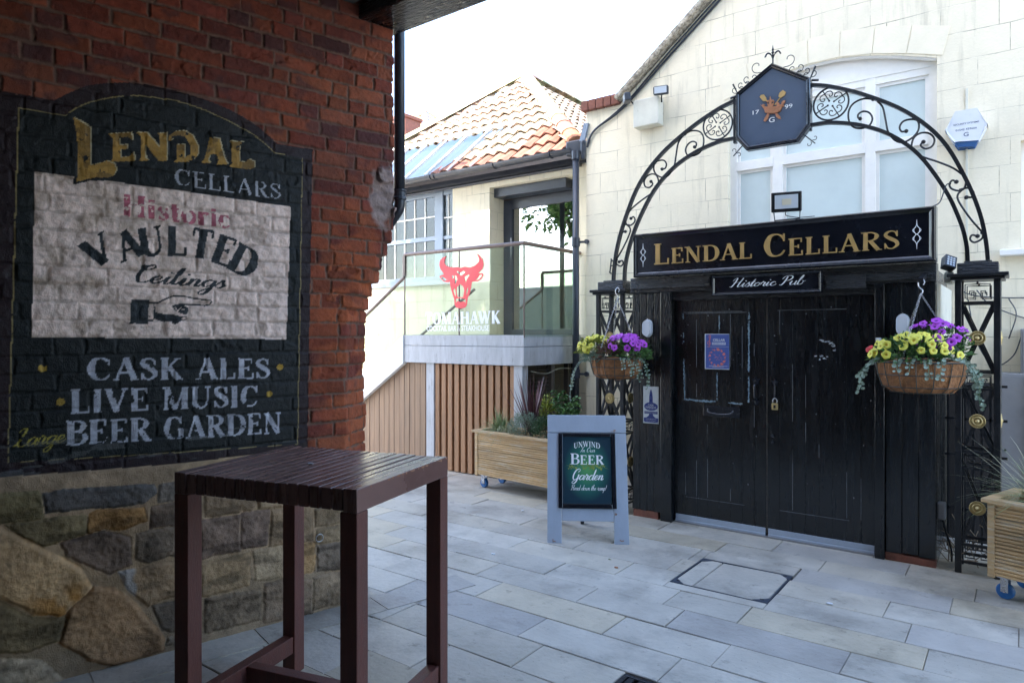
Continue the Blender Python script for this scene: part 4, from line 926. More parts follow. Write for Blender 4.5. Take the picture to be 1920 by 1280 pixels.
for k in (0, 1):
    mb = MB(); put_text(mb, [q for q in r if (q[0][0][0] > WGAP) == bool(k)], w, -2.618, 2.272, 1.919, .134, -.001, .014, wallfn(5.60+.011)); mb.build('lettering', mt['gold'], fas)
for cx in (-2.716, -.593):
    mb = MB(); fn = wallfn(5.611); cz = 2.365; H = .105
    for sgn in (1, -1):
        pts = [(cx, cz-H, .002), (cx+sgn*.003, cz-H*.6, .004), (cx+sgn*.018, cz-H*.36, .0045), (cx+sgn*.012, cz-.01, .004), (cx-sgn*.012, cz+.012, .004), (cx-sgn*.018, cz+H*.36, .0045), (cx-sgn*.003, cz+H*.6, .004), (cx, cz+H, .002)]
        L, R = _rib(catmull(pts, 6)); mb.ribbon(L, R, 0, .003+.0005*sgn, fn)
        pts = [(cx+sgn*.006, cz-H*.5, .003), (cx+sgn*.026, cz-H*.28, .004), (cx+sgn*.006, cz, .004), (cx+sgn*.026, cz+H*.28, .004), (cx+sgn*.006, cz+H*.5, .003)]
        L, R = _rib(catmull(pts, 6)); mb.ribbon(L, R, 0, .002+.0004*sgn, fn)
    mb.build('ornament', mt['whitevinyl'], fas)
hs_ = thing('historic_pub_sign', 'small black sign with white script fixed below the long gold lettered board', 'sign', (-1.65, 5.6, 1.98))
board_sign(hs_, -2.085, -1.218, 1.978, 2.146, 5.60, .03, .026)
mb = MB(); r, w = script('Historic Pub', w=.085, thin=.42); put_text(mb, r, w, -1.93, 2.045, .585, .072, -.001, .0022, wallfn(5.611), stag=.00006); mb.build('lettering', mt['whitevinyl'], hs_)
def flood(name, label, cx, y, cz, w, hgt, pitch, yaw, base_z):
    t = thing(name, label, 'floodlight', (cx, y, base_z)); m = Matrix.Translation((cx, y, cz)) @ Matrix.Rotation(yaw, 4, 'Z') @ Matrix.Rotation(pitch, 4, 'X')
    MB().box(-w/2, w/2, -.02, .03, -hgt/2, hgt/2, m).build('housing', mt['iron'], t, bevel=.008)
    MB().box(-w*.38, w*.38, -.0235, -.0205, -hgt*.33, hgt*.36, m).build('lens', mt['screen'], t)
    MB().box(-w*.14, w*.16, -.026, -.024, -hgt*.15, hgt*.15, m).build('led_plate', mt['led'], t)
    mb = MB(); mb.tube([m @ Vector((-w*.46, .035, 0)), (cx-w*.42, y+.02, base_z), (cx+w*.42, y+.02, base_z), m @ Vector((w*.46, .035, 0))], .006, 6); mb.build('bracket', mt['iron'], t)
    mb = MB(); mb.tube(catmull([m @ Vector((w*.0, .03, -hgt*.4)), m @ Vector((-w*.02, .0, -hgt*.66)), (cx+w*.25, y-.01, base_z+.01), (cx+w*.45, y+.02, base_z+.006), (cx+w*.9, y+.03, base_z+.006)], 5), .0035, 6); mb.build('cable', mt['iron'], t)
flood('floodlight', 'black square floodlight standing on top of the gold lettered sign', -1.485, 5.62, 2.70, .225, .155, rad(8), rad(14), 2.565)
def bulkhead(x, z, label):
    t = thing('wall_light', label, 'wall light', (x, FY, z), group='oval wall lights on the black porch')
    mb = MB()
    def pill(w, h, k=8): return [(x+w*math.cos(a), z+(h-w)+w*math.sin(a)) for a in np.linspace(0, math.pi, k)]+[(x-w*math.cos(a), z-(h-w)-w*math.sin(a)) for a in np.linspace(0, math.pi, k)]
    mb.prism(pill(.043, .078), FY-.016, FY-.004); mb.build('base', mt['plastic'], t, bevel=.003)
    mb = MB(); mb.prism(pill(.036, .068), FY-.05, FY-.0165); mb.build('diffuser', mt['plastic'], t, bevel=.012, seg=3)
    mb = MB(); mb.lathe([(.004, -.02), (.004, -.016)], (x, FY, z+.083), 'y', 8); mb.build('screw', mt['chain'], t)
bulkhead(-2.697, 1.712, 'white oval wall light on the boards above the small blue and white plaque')
bulkhead(-.687, 1.725, 'white oval wall light half hidden behind the flowers near the right iron pier')
ic = thing('door_bell', 'small white push button unit on the right door post', 'door bell', (-.838, FY-.03, 1.58))
MB().box(-.858, -.822, FY-.046, FY-.031, 1.545, 1.63).build('case', mt['plastic'], ic, bevel=.003)
MB().box(-.848, -.832, FY-.0475, FY-.0462, 1.57, 1.605).build('button', mt['grey'], ic)
# gig poster on the left door
po = thing('poster', 'blue poster with red musical instruments on the left hand door', 'poster', (-2.08, DY, 1.51))
py = DY-.006; MB().box(-2.187, -1.974, py, py+.0015, 1.358, 1.66).build('paper', mt['plastic'], po)
MB().box(-2.179, -1.975, py-.0008, py-.0001, 1.364, 1.655).build('print', mt['posterblue'], po)
fn = lambda x0, z0, y: (lambda x, z, d: (x0+x, y-d, z0+z))
mb = MB(); mb.add(*plain_text('CELLAR', .105, .021, fn(-2.115, 1.597, py-.001), .0006, .03)); mb.box(-2.122, -2.005, py-.0017, py-.001, 1.567, 1.588); mb.box(-2.17, -1.98, py-.0015, py-.001, 1.549, 1.5505)
for z, x0, x1 in ((1.384, -2.15, -1.99), (1.375, -2.12, -2.02)): mb.box(x0, x1, py-.0015, py-.001, z, z+.0028)
mb.build('lettering', mt['plastic'], po)
mb = MB(); mb.add(*plain_text('SESSIONS', .108, .014, fn(-2.118, 1.571, py-.0018), .0006, .02)); mb.build('lettering', mt['posterblue'], po)
mb = MB(); f2 = wallfn(py-.001)
L, R = _rib([(*p, .0045) for p in catmull([(-2.160, 1.556), (-2.152, 1.548), (-2.143, 1.556), (-2.144, 1.60), (-2.135, 1.64), (-2.143, 1.648), (-2.15, 1.63), (-2.142, 1.61), (-2.163, 1.585), (-2.152, 1.568), (-2.135, 1.575), (-2.142, 1.59), (-2.15, 1.582)], 4)]); mb.ribbon(L, R, 0, .0007, f2)
r = random.Random(3)
for k in range(13):
    a = 2*math.pi*k/13; cx, cz = -2.078+.066*math.cos(a), 1.458+.068*math.sin(a); s = r.uniform(.008, .015)
    mb.prism([(cx+s*math.cos(t)*r.uniform(.6, 1.1), cz+s*math.sin(t)*r.uniform(.6, 1.1)) for t in np.linspace(0, 6.28, 9)[:-1]], py-.0016-.00003*k, py-.001)
    mb.prism([(cx, cz-.003), (cx+.022*math.cos(a+1), cz+.022*math.sin(a+1)-.002), (cx+.022*math.cos(a+1), cz+.022*math.sin(a+1)+.002), (cx, cz+.003)], py-.0014, py-.001)
for k in range(20):
    a, q = r.uniform(0, 6.28), r.uniform(0, .05); cx, cz = -2.078+q*math.cos(a), 1.458+q*math.sin(a); s = r.uniform(.002, .005)
    mb.prism([(cx-s, cz-s), (cx+s, cz-s*.6), (cx+s*.5, cz+s)], py-.0013-.00002*k, py-.001)
mb.build('instrument_print', mt['salmon'], po)
# ale plaque on the left boards
pq = thing('ale_plaque', 'white enamel plaque with a blue hand pump on the black boards left of the doors', 'plaque', (-2.668, FY, 1.02))
qy = FY-.008; MB().box(-2.744, -2.593, qy, qy+.004, .856, 1.188).build('plate', mt['plaquewhite'], pq, bevel=.001)
cx = -2.668; mb = MB()
mb.prism([(cx-.018, 1.04), (cx+.018, 1.04), (cx+.017, 1.09), (cx+.012, 1.13), (cx+.006, 1.15), (cx+.006, 1.158), (cx-.006, 1.158), (cx-.006, 1.15), (cx-.012, 1.13), (cx-.017, 1.09)], qy-.0012, qy-.0001)
mb.prism([(cx+.066*math.cos(a), 1.008+.038*math.sin(a)) for a in np.linspace(0, 6.28, 25)[:-1]], qy-.0016, qy-.0001); mb.box(cx-.064, cx+.064, qy-.0014, qy-.0001, .942, .964)
mb.prism([(cx-.07, .866), (cx+.07, .866), (cx+.07, .905), (cx+.045, .908), (cx+.022, .925), (cx+.018, .9415), (cx-.018, .9415), (cx-.022, .925), (cx-.045, .908), (cx-.07, .905)], qy-.0013, qy-.0001)
mb.build('hand_pump_print', mt['plaqueblue'], pq)
mb = MB(); 
for s, w_, h_, x_, z_ in (('CASK', .056, .017, -.028, 1.012), ('MARQUE', .10, .019, -.05, .989), ('* * *', .045, .006, -.022, .978), ('CERTIFIED QUALITY', .112, .008, -.056, .949), ('GREAT BEER HERE', .10, .007, -.05, .892), ('ALE AT ITS BEST', .10, .007, -.05, .877)): mb.add(*plain_text(s, w_, h_, fn(cx+x_, z_, qy-.0017), .0004))
mb.build('lettering', mt['plaquewhite'], pq)
mb = MB()
for x in (-2.732, -2.605):
    for z in (1.174, .868): mb.lathe([(.005, 0), (.004, -.004), (0, -.005)], (x, qy, z), 'y', 8)
mb.build('screw', mt['chain'], pq)
# ------------------------------------------------------------------ iron piers and arch
def pier(x0, x1, label):
    y0, y1 = 5.66, 5.66+(x1-x0); t = thing('iron_pier', label, 'iron pier', ((x0+x1)/2, (y0+y1)/2, 0), group='square wrought iron lattice piers')
    w = .04
    for x in (x0, x1-w):
        for y in (y0, y1-w): MB().box(x, x+w, y, y+w, 0, 2.03).build('post', mt['iron'], t, bevel=.004)
    MB().box(x0-.045, x1+.045, y0-.045, y1+.045, 2.05, 2.075).box(x0-.025, x1+.025, y0-.025, y1+.025, 2.03, 2.0495).build('cap', mt['iron'], t, bevel=.005)
    MB().box(x0+.012, x1-.012, y0+.012, y1-.012, 2.0755, 2.15).box(x0+.05, x1-.05, y0+.05, y1-.05, 2.1505, 2.165).build('block', mt['blackwood'], t, bevel=.006)
    levels = [(2.02, 1.88, 'k'), (1.86, 1.40, 'x'), (1.385, 1.285, 'k'), (1.27, .85, 'x'), (.835, .735, 'k'), (.72, .205, 'x'), (.19, .085, 'k')]
    a, b = x0+w, x1-w; W = b-a
    def face(fn, nrm, rosettes):
        mb = MB()
        B = lambda p, q, ww, hh: mb.bar(fn(*p), fn(*q), ww, hh, nrm)
        for zt, zb, k in levels:
            B((a, zb-.007), (b, zb-.007), .018, .02)
            if k == 'x':
                B((a, zb), (b, zt), .024, .012); B((a, zt), (b, zb), .024, .0135)
            else:
                h = zt-zb; cx = (a+b)/2; r_ = .004
                for s in (-1, 1):
                    X = lambda f: cx+s*W*.5*f
                    pts = [(X(.0), zt-.02), (X(.78), zt-.02), (X(.78), zb+.025), (X(.22), zb+.025), (X(.22), zb+h*.52), (X(.50), zb+h*.52), (X(.50), zb+h*.36)]
                    mb.tube([fn(*p) for p in pts], .0048, 6)
                B((cx, zt), (cx, zt-.02), .012, .01)
        mb.build('lattice_panel', mt['iron'], t)
        if rosettes:
            for zt, zb, k in levels:
                if k != 'x': continue
                c = fn((a+b)/2, (zt+zb)/2); ax = 'y' if abs(nrm[1]) > .5 else 'x'; sg = -1 if ax == 'y' else 1
                mb = MB(); mb.lathe([(.047, sg*.008), (.049, sg*.018), (.045, sg*.024), (.040, sg*.014), (.033, sg*.014), (.030, sg*.026), (.024, sg*.026), (.020, sg*.014), (.015, sg*.014), (.012, sg*.028), (.0, sg*.032)], c, ax, 28)
                mb.build('rosette', mt['brass'], t, smooth=True)
    dy = y0-x0
    face(lambda x, z: (x, y0+.02, z), (0, -1, 0), True); face(lambda x, z: (x1-.02, x+dy, z), (1, 0, 0), True)
    face(lambda x, z: (x, y1-.02, z), (0, 1, 0), False); face(lambda x, z: (x0+.02, x+dy, z), (-1, 0, 0), False)
    return t
pier(-3.229, -2.935, 'iron pier with gold rosettes behind the grey pavement board, left of the black doors')
pier(-.37, -.108, 'iron pier with gold rosettes beside the right hand planter, right of the black doors')
AY, ACX = 5.80, -1.65
arch = thing('iron_arch', 'black wrought iron arch with scrollwork spanning the two lattice piers over the entrance', 'arch', (ACX, AY, 2.15))
oc = [(1.467, 2.15), (1.455, 2.3), (1.42, 2.5), (1.335, 2.76), (1.19, 3.06), (.97, 3.30), (.69, 3.485), (.45, 3.60), (.30, 3.645)]
ic_ = [(1.35, 2.15), (1.34, 2.3), (1.30, 2.47), (1.21, 2.70), (1.05, 2.97), (.87, 3.145), (.67, 3.255), (.46, 3.315), (.30, 3.325)]
for s in (-1, 1):
    for nm, P in (('outer_bar', oc), ('inner_bar', ic_)):
        mb = MB(); Q = catmull(P, 5)
        for i in range(len(Q)-1): mb.bar((ACX+s*Q[i][0], AY, Q[i][1]), (ACX+s*Q[i+1][0], AY, Q[i+1][1]), .032, .024, (0, 0, 1) if True else None)
        Q3 = [Vector((ACX+s*q[0], AY, q[1])) for q in Q]; mb = MB(); V = []; n = len(Q3)
        for i in range(n):
            d = (Q3[min(i+1, n-1)]-Q3[max(i-1, 0)]).normalized(); x = Vector((0, 1, 0)); y = d.cross(x)
            V += [Q3[i]+x*a*.018+y*b*.013 for a, b in ((-1, -1), (1, -1), (1, 1), (-1, 1))]
        mb.add(V, [(4*i+k, 4*i+(k+1) % 4, 4*i+4+(k+1) % 4, 4*i+4+k) for i in range(n-1) for k in range(4)]+[(3, 2, 1, 0), (4*n-4, 4*n-3, 4*n-2, 4*n-1)])
        mb.build(nm, mt['iron'], arch)
c2 = lambda p: PX(1480+p[0]/3.8795, 60+p[1]/3.8795, AY); c4 = lambda p: PX(1480+p[0]/3.6568, 330+p[1]/3.6568, AY)
curves = [[c2(p) for p in L] for L in (
    [(515, 632), (500, 625), (503, 598), (540, 578), (583, 590), (604, 632), (580, 683), (520, 702), (462, 690), (432, 640), (434, 570), (470, 518), (540, 487), (610, 490)],
    [(640, 505), (680, 550), (700, 640), (720, 730), (770, 790), (830, 803), (900, 765), (940, 710), (935, 650), (890, 636), (830, 650), (803, 690), (815, 724), (850, 722)],
    [(975, 800), (955, 825), (990, 850), (1040, 830), (1055, 780), (1020, 740), (960, 735), (910, 765), (890, 820), (900, 865), (960, 905), (1080, 945), (1190, 990), (1262, 1040)],
    [(1270, 1040), (1285, 1090), (1270, 1140), (1230, 1155), (1180, 1140), (1165, 1110), (1185, 1080), (1215, 1090)],
    [(1235, 1148), (1300, 1135), (1340, 1165), (1330, 1200), (1288, 1203)])]+[[c4(p) for p in L] for L in (
    [(1190, 90), (1155, 130), (1165, 180), (1240, 290), (1325, 388)], [(1330, 392), (1320, 430), (1270, 455), (1240, 435), (1252, 406), (1290, 412)])]
for s in (1, -1):
    for L in curves:
        mb = MB(); Q = [((x if s == 1 else 2*ACX-x), z) for x, z in L]
        mb.tube([(p[0], AY, p[1]) for p in catmull(Q, 5)], .0075, 6)
        e = Q[-1] if L is not curves[2] else Q[0]
        mb.lathe([(0, -.016), (.012, -.012), (.016, 0), (.012, .012), (0, .016)], (e[0], AY, e[1]), 'y', 8)
        if L is curves[0]: mb.lathe([(0, -.014), (.014, -.01), (.014, .01), (0, .014)], (Q[0][0], AY, Q[0][1]), 'y', 8)
        mb.build('scroll', mt['iron'], arch)
    cx, cz, R = ACX+s*.453, 3.468, .128
    mb = MB(); mb.tube([(cx+R*math.cos(a), AY, cz+R*math.sin(a)) for a in np.linspace(0, 2*math.pi, 33)[:-1]], .0075, 6, closed=True)
    for k in range(4):
        a = k*math.pi/2+.5; u = (math.cos(a), math.sin(a)); v = (-u[1], u[0])
        P = lambda f, g: (cx+R*(u[0]*f+v[0]*g), AY-.001*k, cz+R*(u[1]*f+v[1]*g))
        mb.tube([P(1, 0), P(.22, 0)], .0048, 6)
        for g in (1, -1): mb.tube([P(*q) for q in catmull([(.72, 0), (.76, g*.16), (.68, g*.34), (.5, g*.38), (.38, g*.28), (.42, g*.16), (.52, g*.18)], 4)], .0042, 5)
        mb.lathe([(0, -.008), (.009, 0), (0, .008)], P(.2, 0), 'y', 6)
    mb.build('ring_scroll', mt['iron'], arch)
mb = MB()
for x in (-.30, .30): mb.box(ACX+x-.012, ACX+x+.012, AY-.02, AY+.02, 3.28, 3.67)
mb.build('sign_bracket', mt['iron'], arch)
# ------------------------------------------------------------------ crest sign in the middle of the arch
cs_ = thing('crest_sign', 'dark blue six sided sign with a copper crown at the top of the arch', 'sign', (-1.63, 5.76, 3.18))
HX = [(0, 3.868), (.296, 3.682), (.296, 3.30), (.205, 3.188), (-.205, 3.188), (-.296, 3.30), (-.296, 3.682)]; CX = -1.63
sc_ = lambda k: [(CX+x*k, 3.505+(z-3.505)*k) for x, z in HX]
MB().prism(sc_(.90)[::-1], 5.745, 5.79).build('panel', mt['navy'], cs_)
mb = MB(); rings = [(1.0, 5.79), (1.0, 5.735), (.975, 5.722), (.95, 5.728), (.93, 5.722), (.90, 5.73), (.885, 5.744)]; V = []; F = []
for k, y in rings: V += [(x, y, z) for x, z in sc_(k)]
for i in range(len(rings)-1): F += [(7*i+k, 7*i+(k+1) % 7, 7*i+7+(k+1) % 7, 7*i+7+k) for k in range(7)]
mb.add(V, F); mb.add([(x, 5.791, z) for x, z in sc_(1.0)], [tuple(range(7))]); mb.build('frame', mt['signblack'], cs_)
e2 = lambda L: [PX(1360+x/5.3333, 80+y/5.3333, 5.735) for x, y in L]; Yp = 5.745
mb = MB(); mb.prism(e2([(375, 640), (395, 652), (470, 648), (545, 628), (572, 618), (562, 660), (548, 690), (500, 708), (440, 712), (402, 702)]), Yp-.016, Yp-.001)
mb.prism(e2([(420, 610), (432, 612), (440, 625), (438, 595), (425, 590), (418, 605), (414, 590), (430, 575), (442, 580), (448, 535), (462, 578), (478, 570), (490, 588), (482, 600), (470, 588), (462, 596), (462, 622), (480, 600), (485, 615), (470, 645), (425, 648)]), Yp-.014, Yp-.002)
for p in ([(350, 620), (365, 630), (375, 615), (395, 620), (390, 640), (402, 650), (380, 655)], [(505, 600), (520, 592), (540, 605), (545, 625), (515, 635)], [(560, 600), (580, 580), (600, 578), (595, 600), (582, 612), (585, 640), (565, 640)]): mb.prism(e2(p), Yp-.013, Yp-.002)
L, R = _rib([(*p, .012) for p in e2([(378, 645), (440, 655), (510, 645), (572, 622)])]); mb.ribbon(L, R, .002, .019, wallfn(Yp))
L, R = _rib([(*p, .009) for p in e2([(398, 695), (440, 700), (500, 695), (552, 680)])]); mb.ribbon(L, R, .002, .0185, wallfn(Yp))
mb.build('crown', mt['copper'], cs_)
mb = MB()
for p in ([(490, 620), (548, 545), (552, 548), (500, 625)], [(530, 540), (540, 505), (575, 475), (605, 495), (590, 530), (552, 555)], [(400, 580), (412, 570), (430, 590), (424, 600)], [(343, 545), (355, 525), (385, 520), (410, 555), (405, 585), (375, 585)]): mb.prism(e2(p), Yp-.011, Yp-.002)
mb.build('arrow_fletching', mt['gold'], cs_)
mb = MB()
for p in ([(425, 700), (440, 715), (425, 760), (400, 790), (382, 785), (392, 755)], [(495, 705), (510, 695), (545, 735), (555, 765), (530, 760), (510, 745)]): mb.prism(e2(p), Yp-.011, Yp-.002)
mb.build('arrow_head', mt['copper'], cs_)
def at(x, y): return PX(1360+x/5.3333, 80+y/5.3333, 5.745)
mb = MB()
for s, x, y, w_, h_ in (('17', 275, 725, .054, .033), ('99', 596, 668, .060, .034), ('G', 438, 805, .045, .042)):
    X0, Z0 = at(x, y); mb.add(*plain_text(s, w_, h_, (lambda X0, Z0: (lambda a, b, d: (X0+a, Yp-d, Z0+b)))(X0, Z0), .006, .01))
mb.build('lettering', mt['whitevinyl'], cs_)
for s in (1, -1):
    mb = MB()
    for f, r_, g in ((.28, .055, 1), (.62, .034, -1), (.80, .03, 1), (.97, .03, 1)):
        bx, bz = CX+s*.296*f, 3.868-.186*f+.006
        for g2 in (1, -1) if f > .5 else (g,):
            cx_, cz_ = bx+s*g2*r_*.8, bz+r_*1.05
            mb.tube([(bx, 5.765, bz)]+[(x, 5.765, z) for x, z in spiral((cx_, cz_), r_, r_*.25, -math.pi/2+(0 if s*g2 > 0 else 0), -math.pi/2+s*g2*4.6, 16)], .0035, 5)
    ex, ez = CX+s*.30, 3.69; mb.tube([(ex-s*.01, 5.765, ez), (ex+s*.028, 5.765, ez+.085)], [.005, .008], 6); mb.tube([(ex, 5.765, ez-.02), (ex+s*.05, 5.765, ez-.03)], .009, 6)
    bx, bz = CX+s*.25, 3.24
    mb.tube([(bx, 5.765, bz), (bx+s*.075, 5.765, bz-.075)], .005, 6)
    for g in (1, -1): mb.tube([(x, 5.765, z) for x, z in spiral((bx+s*.05+g*.022, bz-.05+g*s*.022), .022, .007, math.atan2(-g*s, -g), math.atan2(-g*s, -g)+s*g*4.5, 14)], .0032, 5)
    mb.build('finial', mt['iron'], cs_)
mb = MB()
mb.tube([(CX, 5.765, 3.865), (CX, 5.765, 3.93)], .006, 8); mb.lathe([(.004, .06), (.014, .075), (.006, .085), (.013, .10), (.006, .11), (.010, .122), (.005, .135), (.0, .165)], (CX, 5.765, 3.865), 'z', 10)
for s in (1, -1): mb.tube([(p[0], 5.765, p[1]) for p in catmull([(CX, 3.91), (CX+s*.02, 3.955), (CX+s*.045, 3.965), (CX+s*.065, 3.935)], 4)], [.004]*4+[.007]*4+[.007]*4+[.002], 6)
mb.build('finial', mt['iron'], cs_)
# ------------------------------------------------------------------ fittings on the cream wall
al = thing('alarm_box', 'white shield shaped alarm box with a blue base on the cream wall', 'alarm box', (-.37, 6.99, 3.35))
H_ = [(-.44, 3.535), (-.30, 3.535), (-.225, 3.40), (-.235, 3.37), (-.32, 3.235), (-.42, 3.235), (-.505, 3.37), (-.515, 3.40)]
MB().prism(H_[:4]+[(-.287, 3.288), (-.453, 3.288)]+H_[6:], 6.90, 6.99).build('case', mt['plastic'], al, bevel=.012, seg=3)
MB().prism([(-.289, 3.2855), (-.315, 3.24), (-.425, 3.24), (-.451, 3.2855)], 6.905, 6.99).build('strobe', mt['blueplastic'], al, bevel=.01)
mb = MB()
for s, w_, h_, x_, z_ in (('SECURITY SYSTEMS', .18, .014, -.46, 3.425), ('01542 459666', .15, .017, -.445, 3.375), ('G', .036, .036, -.388, 3.322)): mb.add(*plain_text(s, w_, h_, fn(x_, z_, 6.8995), .0006, .012))
mb.build('lettering', mt['greyink'], al)
cd_ = thing('wall_conduit', 'thin cream conduit running down the wall from the white alarm box', 'conduit', (-.37, 6.985, 2.9))
MB().box(-.378, -.362, 6.985, 6.9995, 2.2, 3.235).box(-.3785, -.3615, 6.984, 6.9995, 3.52, 3.75).build('trunking', mt['dirtyplastic'], cd_)
eb = thing('battery_light_box', 'cream metal box with black twin lamps high on the cream wall', 'emergency light', (-3.28, 6.99, 4.05))
MB().box(-3.442, -3.14, 6.86, 6.995, 3.94, 4.24).build('case', mt['dirtyplastic'], eb, bevel=.01)
for cx, yw in ((-3.10, .25), (-3.50, -1.0)):
    m = Matrix.Translation((cx, 6.84, 4.275)) @ Matrix.Rotation(yw, 4, 'Z') @ Matrix.Rotation(.12, 4, 'X')
    l = MB().box(-.08, .08, -.04, .03, -.045, .045, m).build('lamp', mt['gutter'], eb, bevel=.014); MB().box(-.065, .065, -.0425, -.0405, -.034, .034, m).build('lens', mt['screen'], l)
mb = MB(); mb.tube([(-3.12, 6.9, 4.17), (-3.11, 6.87, 4.21), (-3.10, 6.86, 4.24)], .008, 6); mb.tube([(-3.44, 6.9, 4.2), (-3.47, 6.87, 4.24)], .008, 6); mb.build('bracket', mt['iron'], eb)
cb_ = MB(); cb_.tube(catmull([(-4.10, 6.985, 3.86), (-4.06, 6.98, 3.97), (-3.96, 6.98, 4.07), (-3.62, 6.98, 4.235), (-3.0, 6.985, 4.74), (-2.0, 6.985, 5.54)], 5), .012, 6)
cb_.tube(catmull([(-4.08, 6.985, 3.90), (-4.0, 6.975, 4.04), (-3.60, 6.975, 4.27), (-3.0, 6.98, 4.785), (-2.0, 6.985, 5.585)], 5), .009, 6)
whole(cb_, 'wall_cable', mt['gutter'], 'black cable climbing the sloping edge of the cream gable', 'cable')
cb_ = MB()
for L in ([(-.30, 6.98, 2.03), (-.2, 6.97, 1.9), (.05, 6.98, 1.78), (.4, 6.98, 1.7)], [(-.08, 6.97, 1.95), (-.03, 6.96, 1.82), (-.08, 6.96, 1.62)], [(-.36, 6.97, 1.95), (-.3, 6.96, 1.6), (-.18, 6.96, 1.4), (-.05, 6.96, 1.48), (.02, 6.96, 1.68), (.1, 6.97, 1.73)], [(-.5, 6.98, 2.2), (-.3, 6.98, 1.98), (.6, 6.98, 1.95)]): cb_.tube(catmull(L, 6), .005, 5)
whole(cb_, 'loose_cable', mt['gutter'], 'loose thin cables looping over the cream wall behind the right iron pier', 'cable')
cb_ = MB(); cb_.tube(catmull([(-.50, 5.66, 2.56), (-.46, 5.72, 2.60), (-.43, 5.78, 2.72), (-.40, 5.79, 2.73)], 5), .0045, 5)
whole(cb_, 'feed_cable', mt['iron'], 'thin black cable from the end of the sign board to the iron arch', 'cable')
sl_ = thing('porch_lamp', 'small grey tilted security lamp at the right end of the black sign board', 'security lamp', (-.42, 5.86, 2.1))
m = Matrix.Translation((-.415, 5.80, 2.165)) @ Matrix.Rotation(.5, 4, 'Z') @ Matrix.Rotation(.35, 4, 'Y') @ Matrix.Rotation(-.5, 4, 'X')
MB().box(-.04, .04, -.03, .03, -.05, .05, m).build('housing', mt['gutter'], sl_, bevel=.004); mb = MB()
for i in range(3):
    for j in range(4): mb.box(-.028+i*.02, -.014+i*.02, -.0325, -.0305, -.04+j*.02, -.026+j*.02, m)
mb.build('lens', mt['screen'], sl_); MB().box(-.445, -.385, 5.80, 5.98, 2.02, 2.11).build('mount', mt['dirtyplastic'], sl_, bevel=.02)
hk = MB(); hk.bar((-3.78, 6.95, 2.36), (-3.76, 6.95, 2.52), .012, .012, (0, 1, 0)); hk.bar((-3.77, 6.95, 2.44), (-3.72, 6.95, 2.45), .012, .012, (0, 1, 0)); hk.bar((-3.77, 7.0, 2.50), (-3.76, 6.94, 2.52), .012, .012); hk.bar((-3.79, 7.0, 2.36), (-3.78, 6.94, 2.37), .012, .012)
whole(hk, 'wall_hook', mt['iron'], 'small black iron hook in the cream wall left of the iron arch', 'hook')
for nm, b_, lb in (('meter_cabinet', (-.16, .06, 6.74, 6.99, .12, 1.345), 'tall grey meter cabinet against the wall behind the right iron pier'), ('switch_cabinet', (-.002, .5, 6.76, 6.99, 1.18, 1.70), 'grey metal switch cabinet on the wall at the right edge')):
    t = thing(nm, lb, 'cabinet', (b_[0], b_[2], b_[4])); MB().box(*b_).build('case', mt['grey'], t, bevel=.006)
    MB().box(b_[0]+.015, b_[1]-.015, b_[2]-.006, b_[2]-.001, b_[4]+.02, b_[5]-.02).build('door', mt['grey'], t, bevel=.002); mb = MB(); mb.lathe([(.009, 0), (.009, -.008), (0, -.01)], (b_[0]+.06, b_[2]-.006, (b_[4]+b_[5])/2), 'y', 10); mb.build('lock', mt['iron'], t)
pp = MB(); pp.tube([(.075, 6.72, 0), (.075, 6.72, 1.33)], .03, 12); pp.tube([(.075, 6.72, 1.28), (.075, 6.72, 1.33)], .036, 12); whole(pp, 'waste_pipe', mt['plastic'], 'white plastic pipe beside the tall grey meter cabinet', 'pipe')
gr = thing('iron_railing', 'dark iron railing and void in the gap between the porch and the cream wall', 'railing', (-.3, 6.4, 0))
mb = MB()
for i in range(7): mb.bar((-.46+i*.055, 6.35, 0), (-.46+i*.055, 6.35, 1.28), .016, .016)
for z in (.3, .72, 1.0, 1.26): mb.bar((-.48, 6.352, z), (-.08, 6.352, z), .02, .02)
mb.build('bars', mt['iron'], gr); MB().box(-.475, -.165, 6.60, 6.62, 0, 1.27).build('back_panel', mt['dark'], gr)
jk = MB(); r = random.Random(8)
for i in range(26):
    p = Vector((r.uniform(-.45, -.1), r.uniform(5.72, 6.2), r.uniform(.02, .06))); a = r.uniform(0, 6.28); L = r.uniform(.08, .32)
    jk.tube(catmull([p, p+Vector((math.cos(a)*L*.5, math.sin(a)*L*.5, r.uniform(0, .12))), p+Vector((math.cos(a+.4)*L, math.sin(a+.4)*L, r.uniform(0, .25)))], 3), .0035, 4)
whole(jk, 'dead_twigs', mt['stick'], 'tangle of dead twigs on the ground under the right iron pier', 'twigs', kind=None) if False else tag(jk.build('dead_twigs', mt['stick']), 'tangle of dead twigs on the ground under the right iron pier', 'twigs')
jt = thing('junction_box', 'small grey junction box low on the right side of the black porch', 'junction box', (-.46, 5.78, .4))
MB().box(-.482, -.43, 5.74, 5.83, .33, .45).build('case', mt['grey'], jt, bevel=.012); mb = MB(); mb.tube(catmull([(-.45, 5.78, .33), (-.43, 5.77, .25), (-.40, 5.80, .12), (-.40, 5.85, .02)], 5), .007, 6); mb.build('cable', mt['iron'], jt)
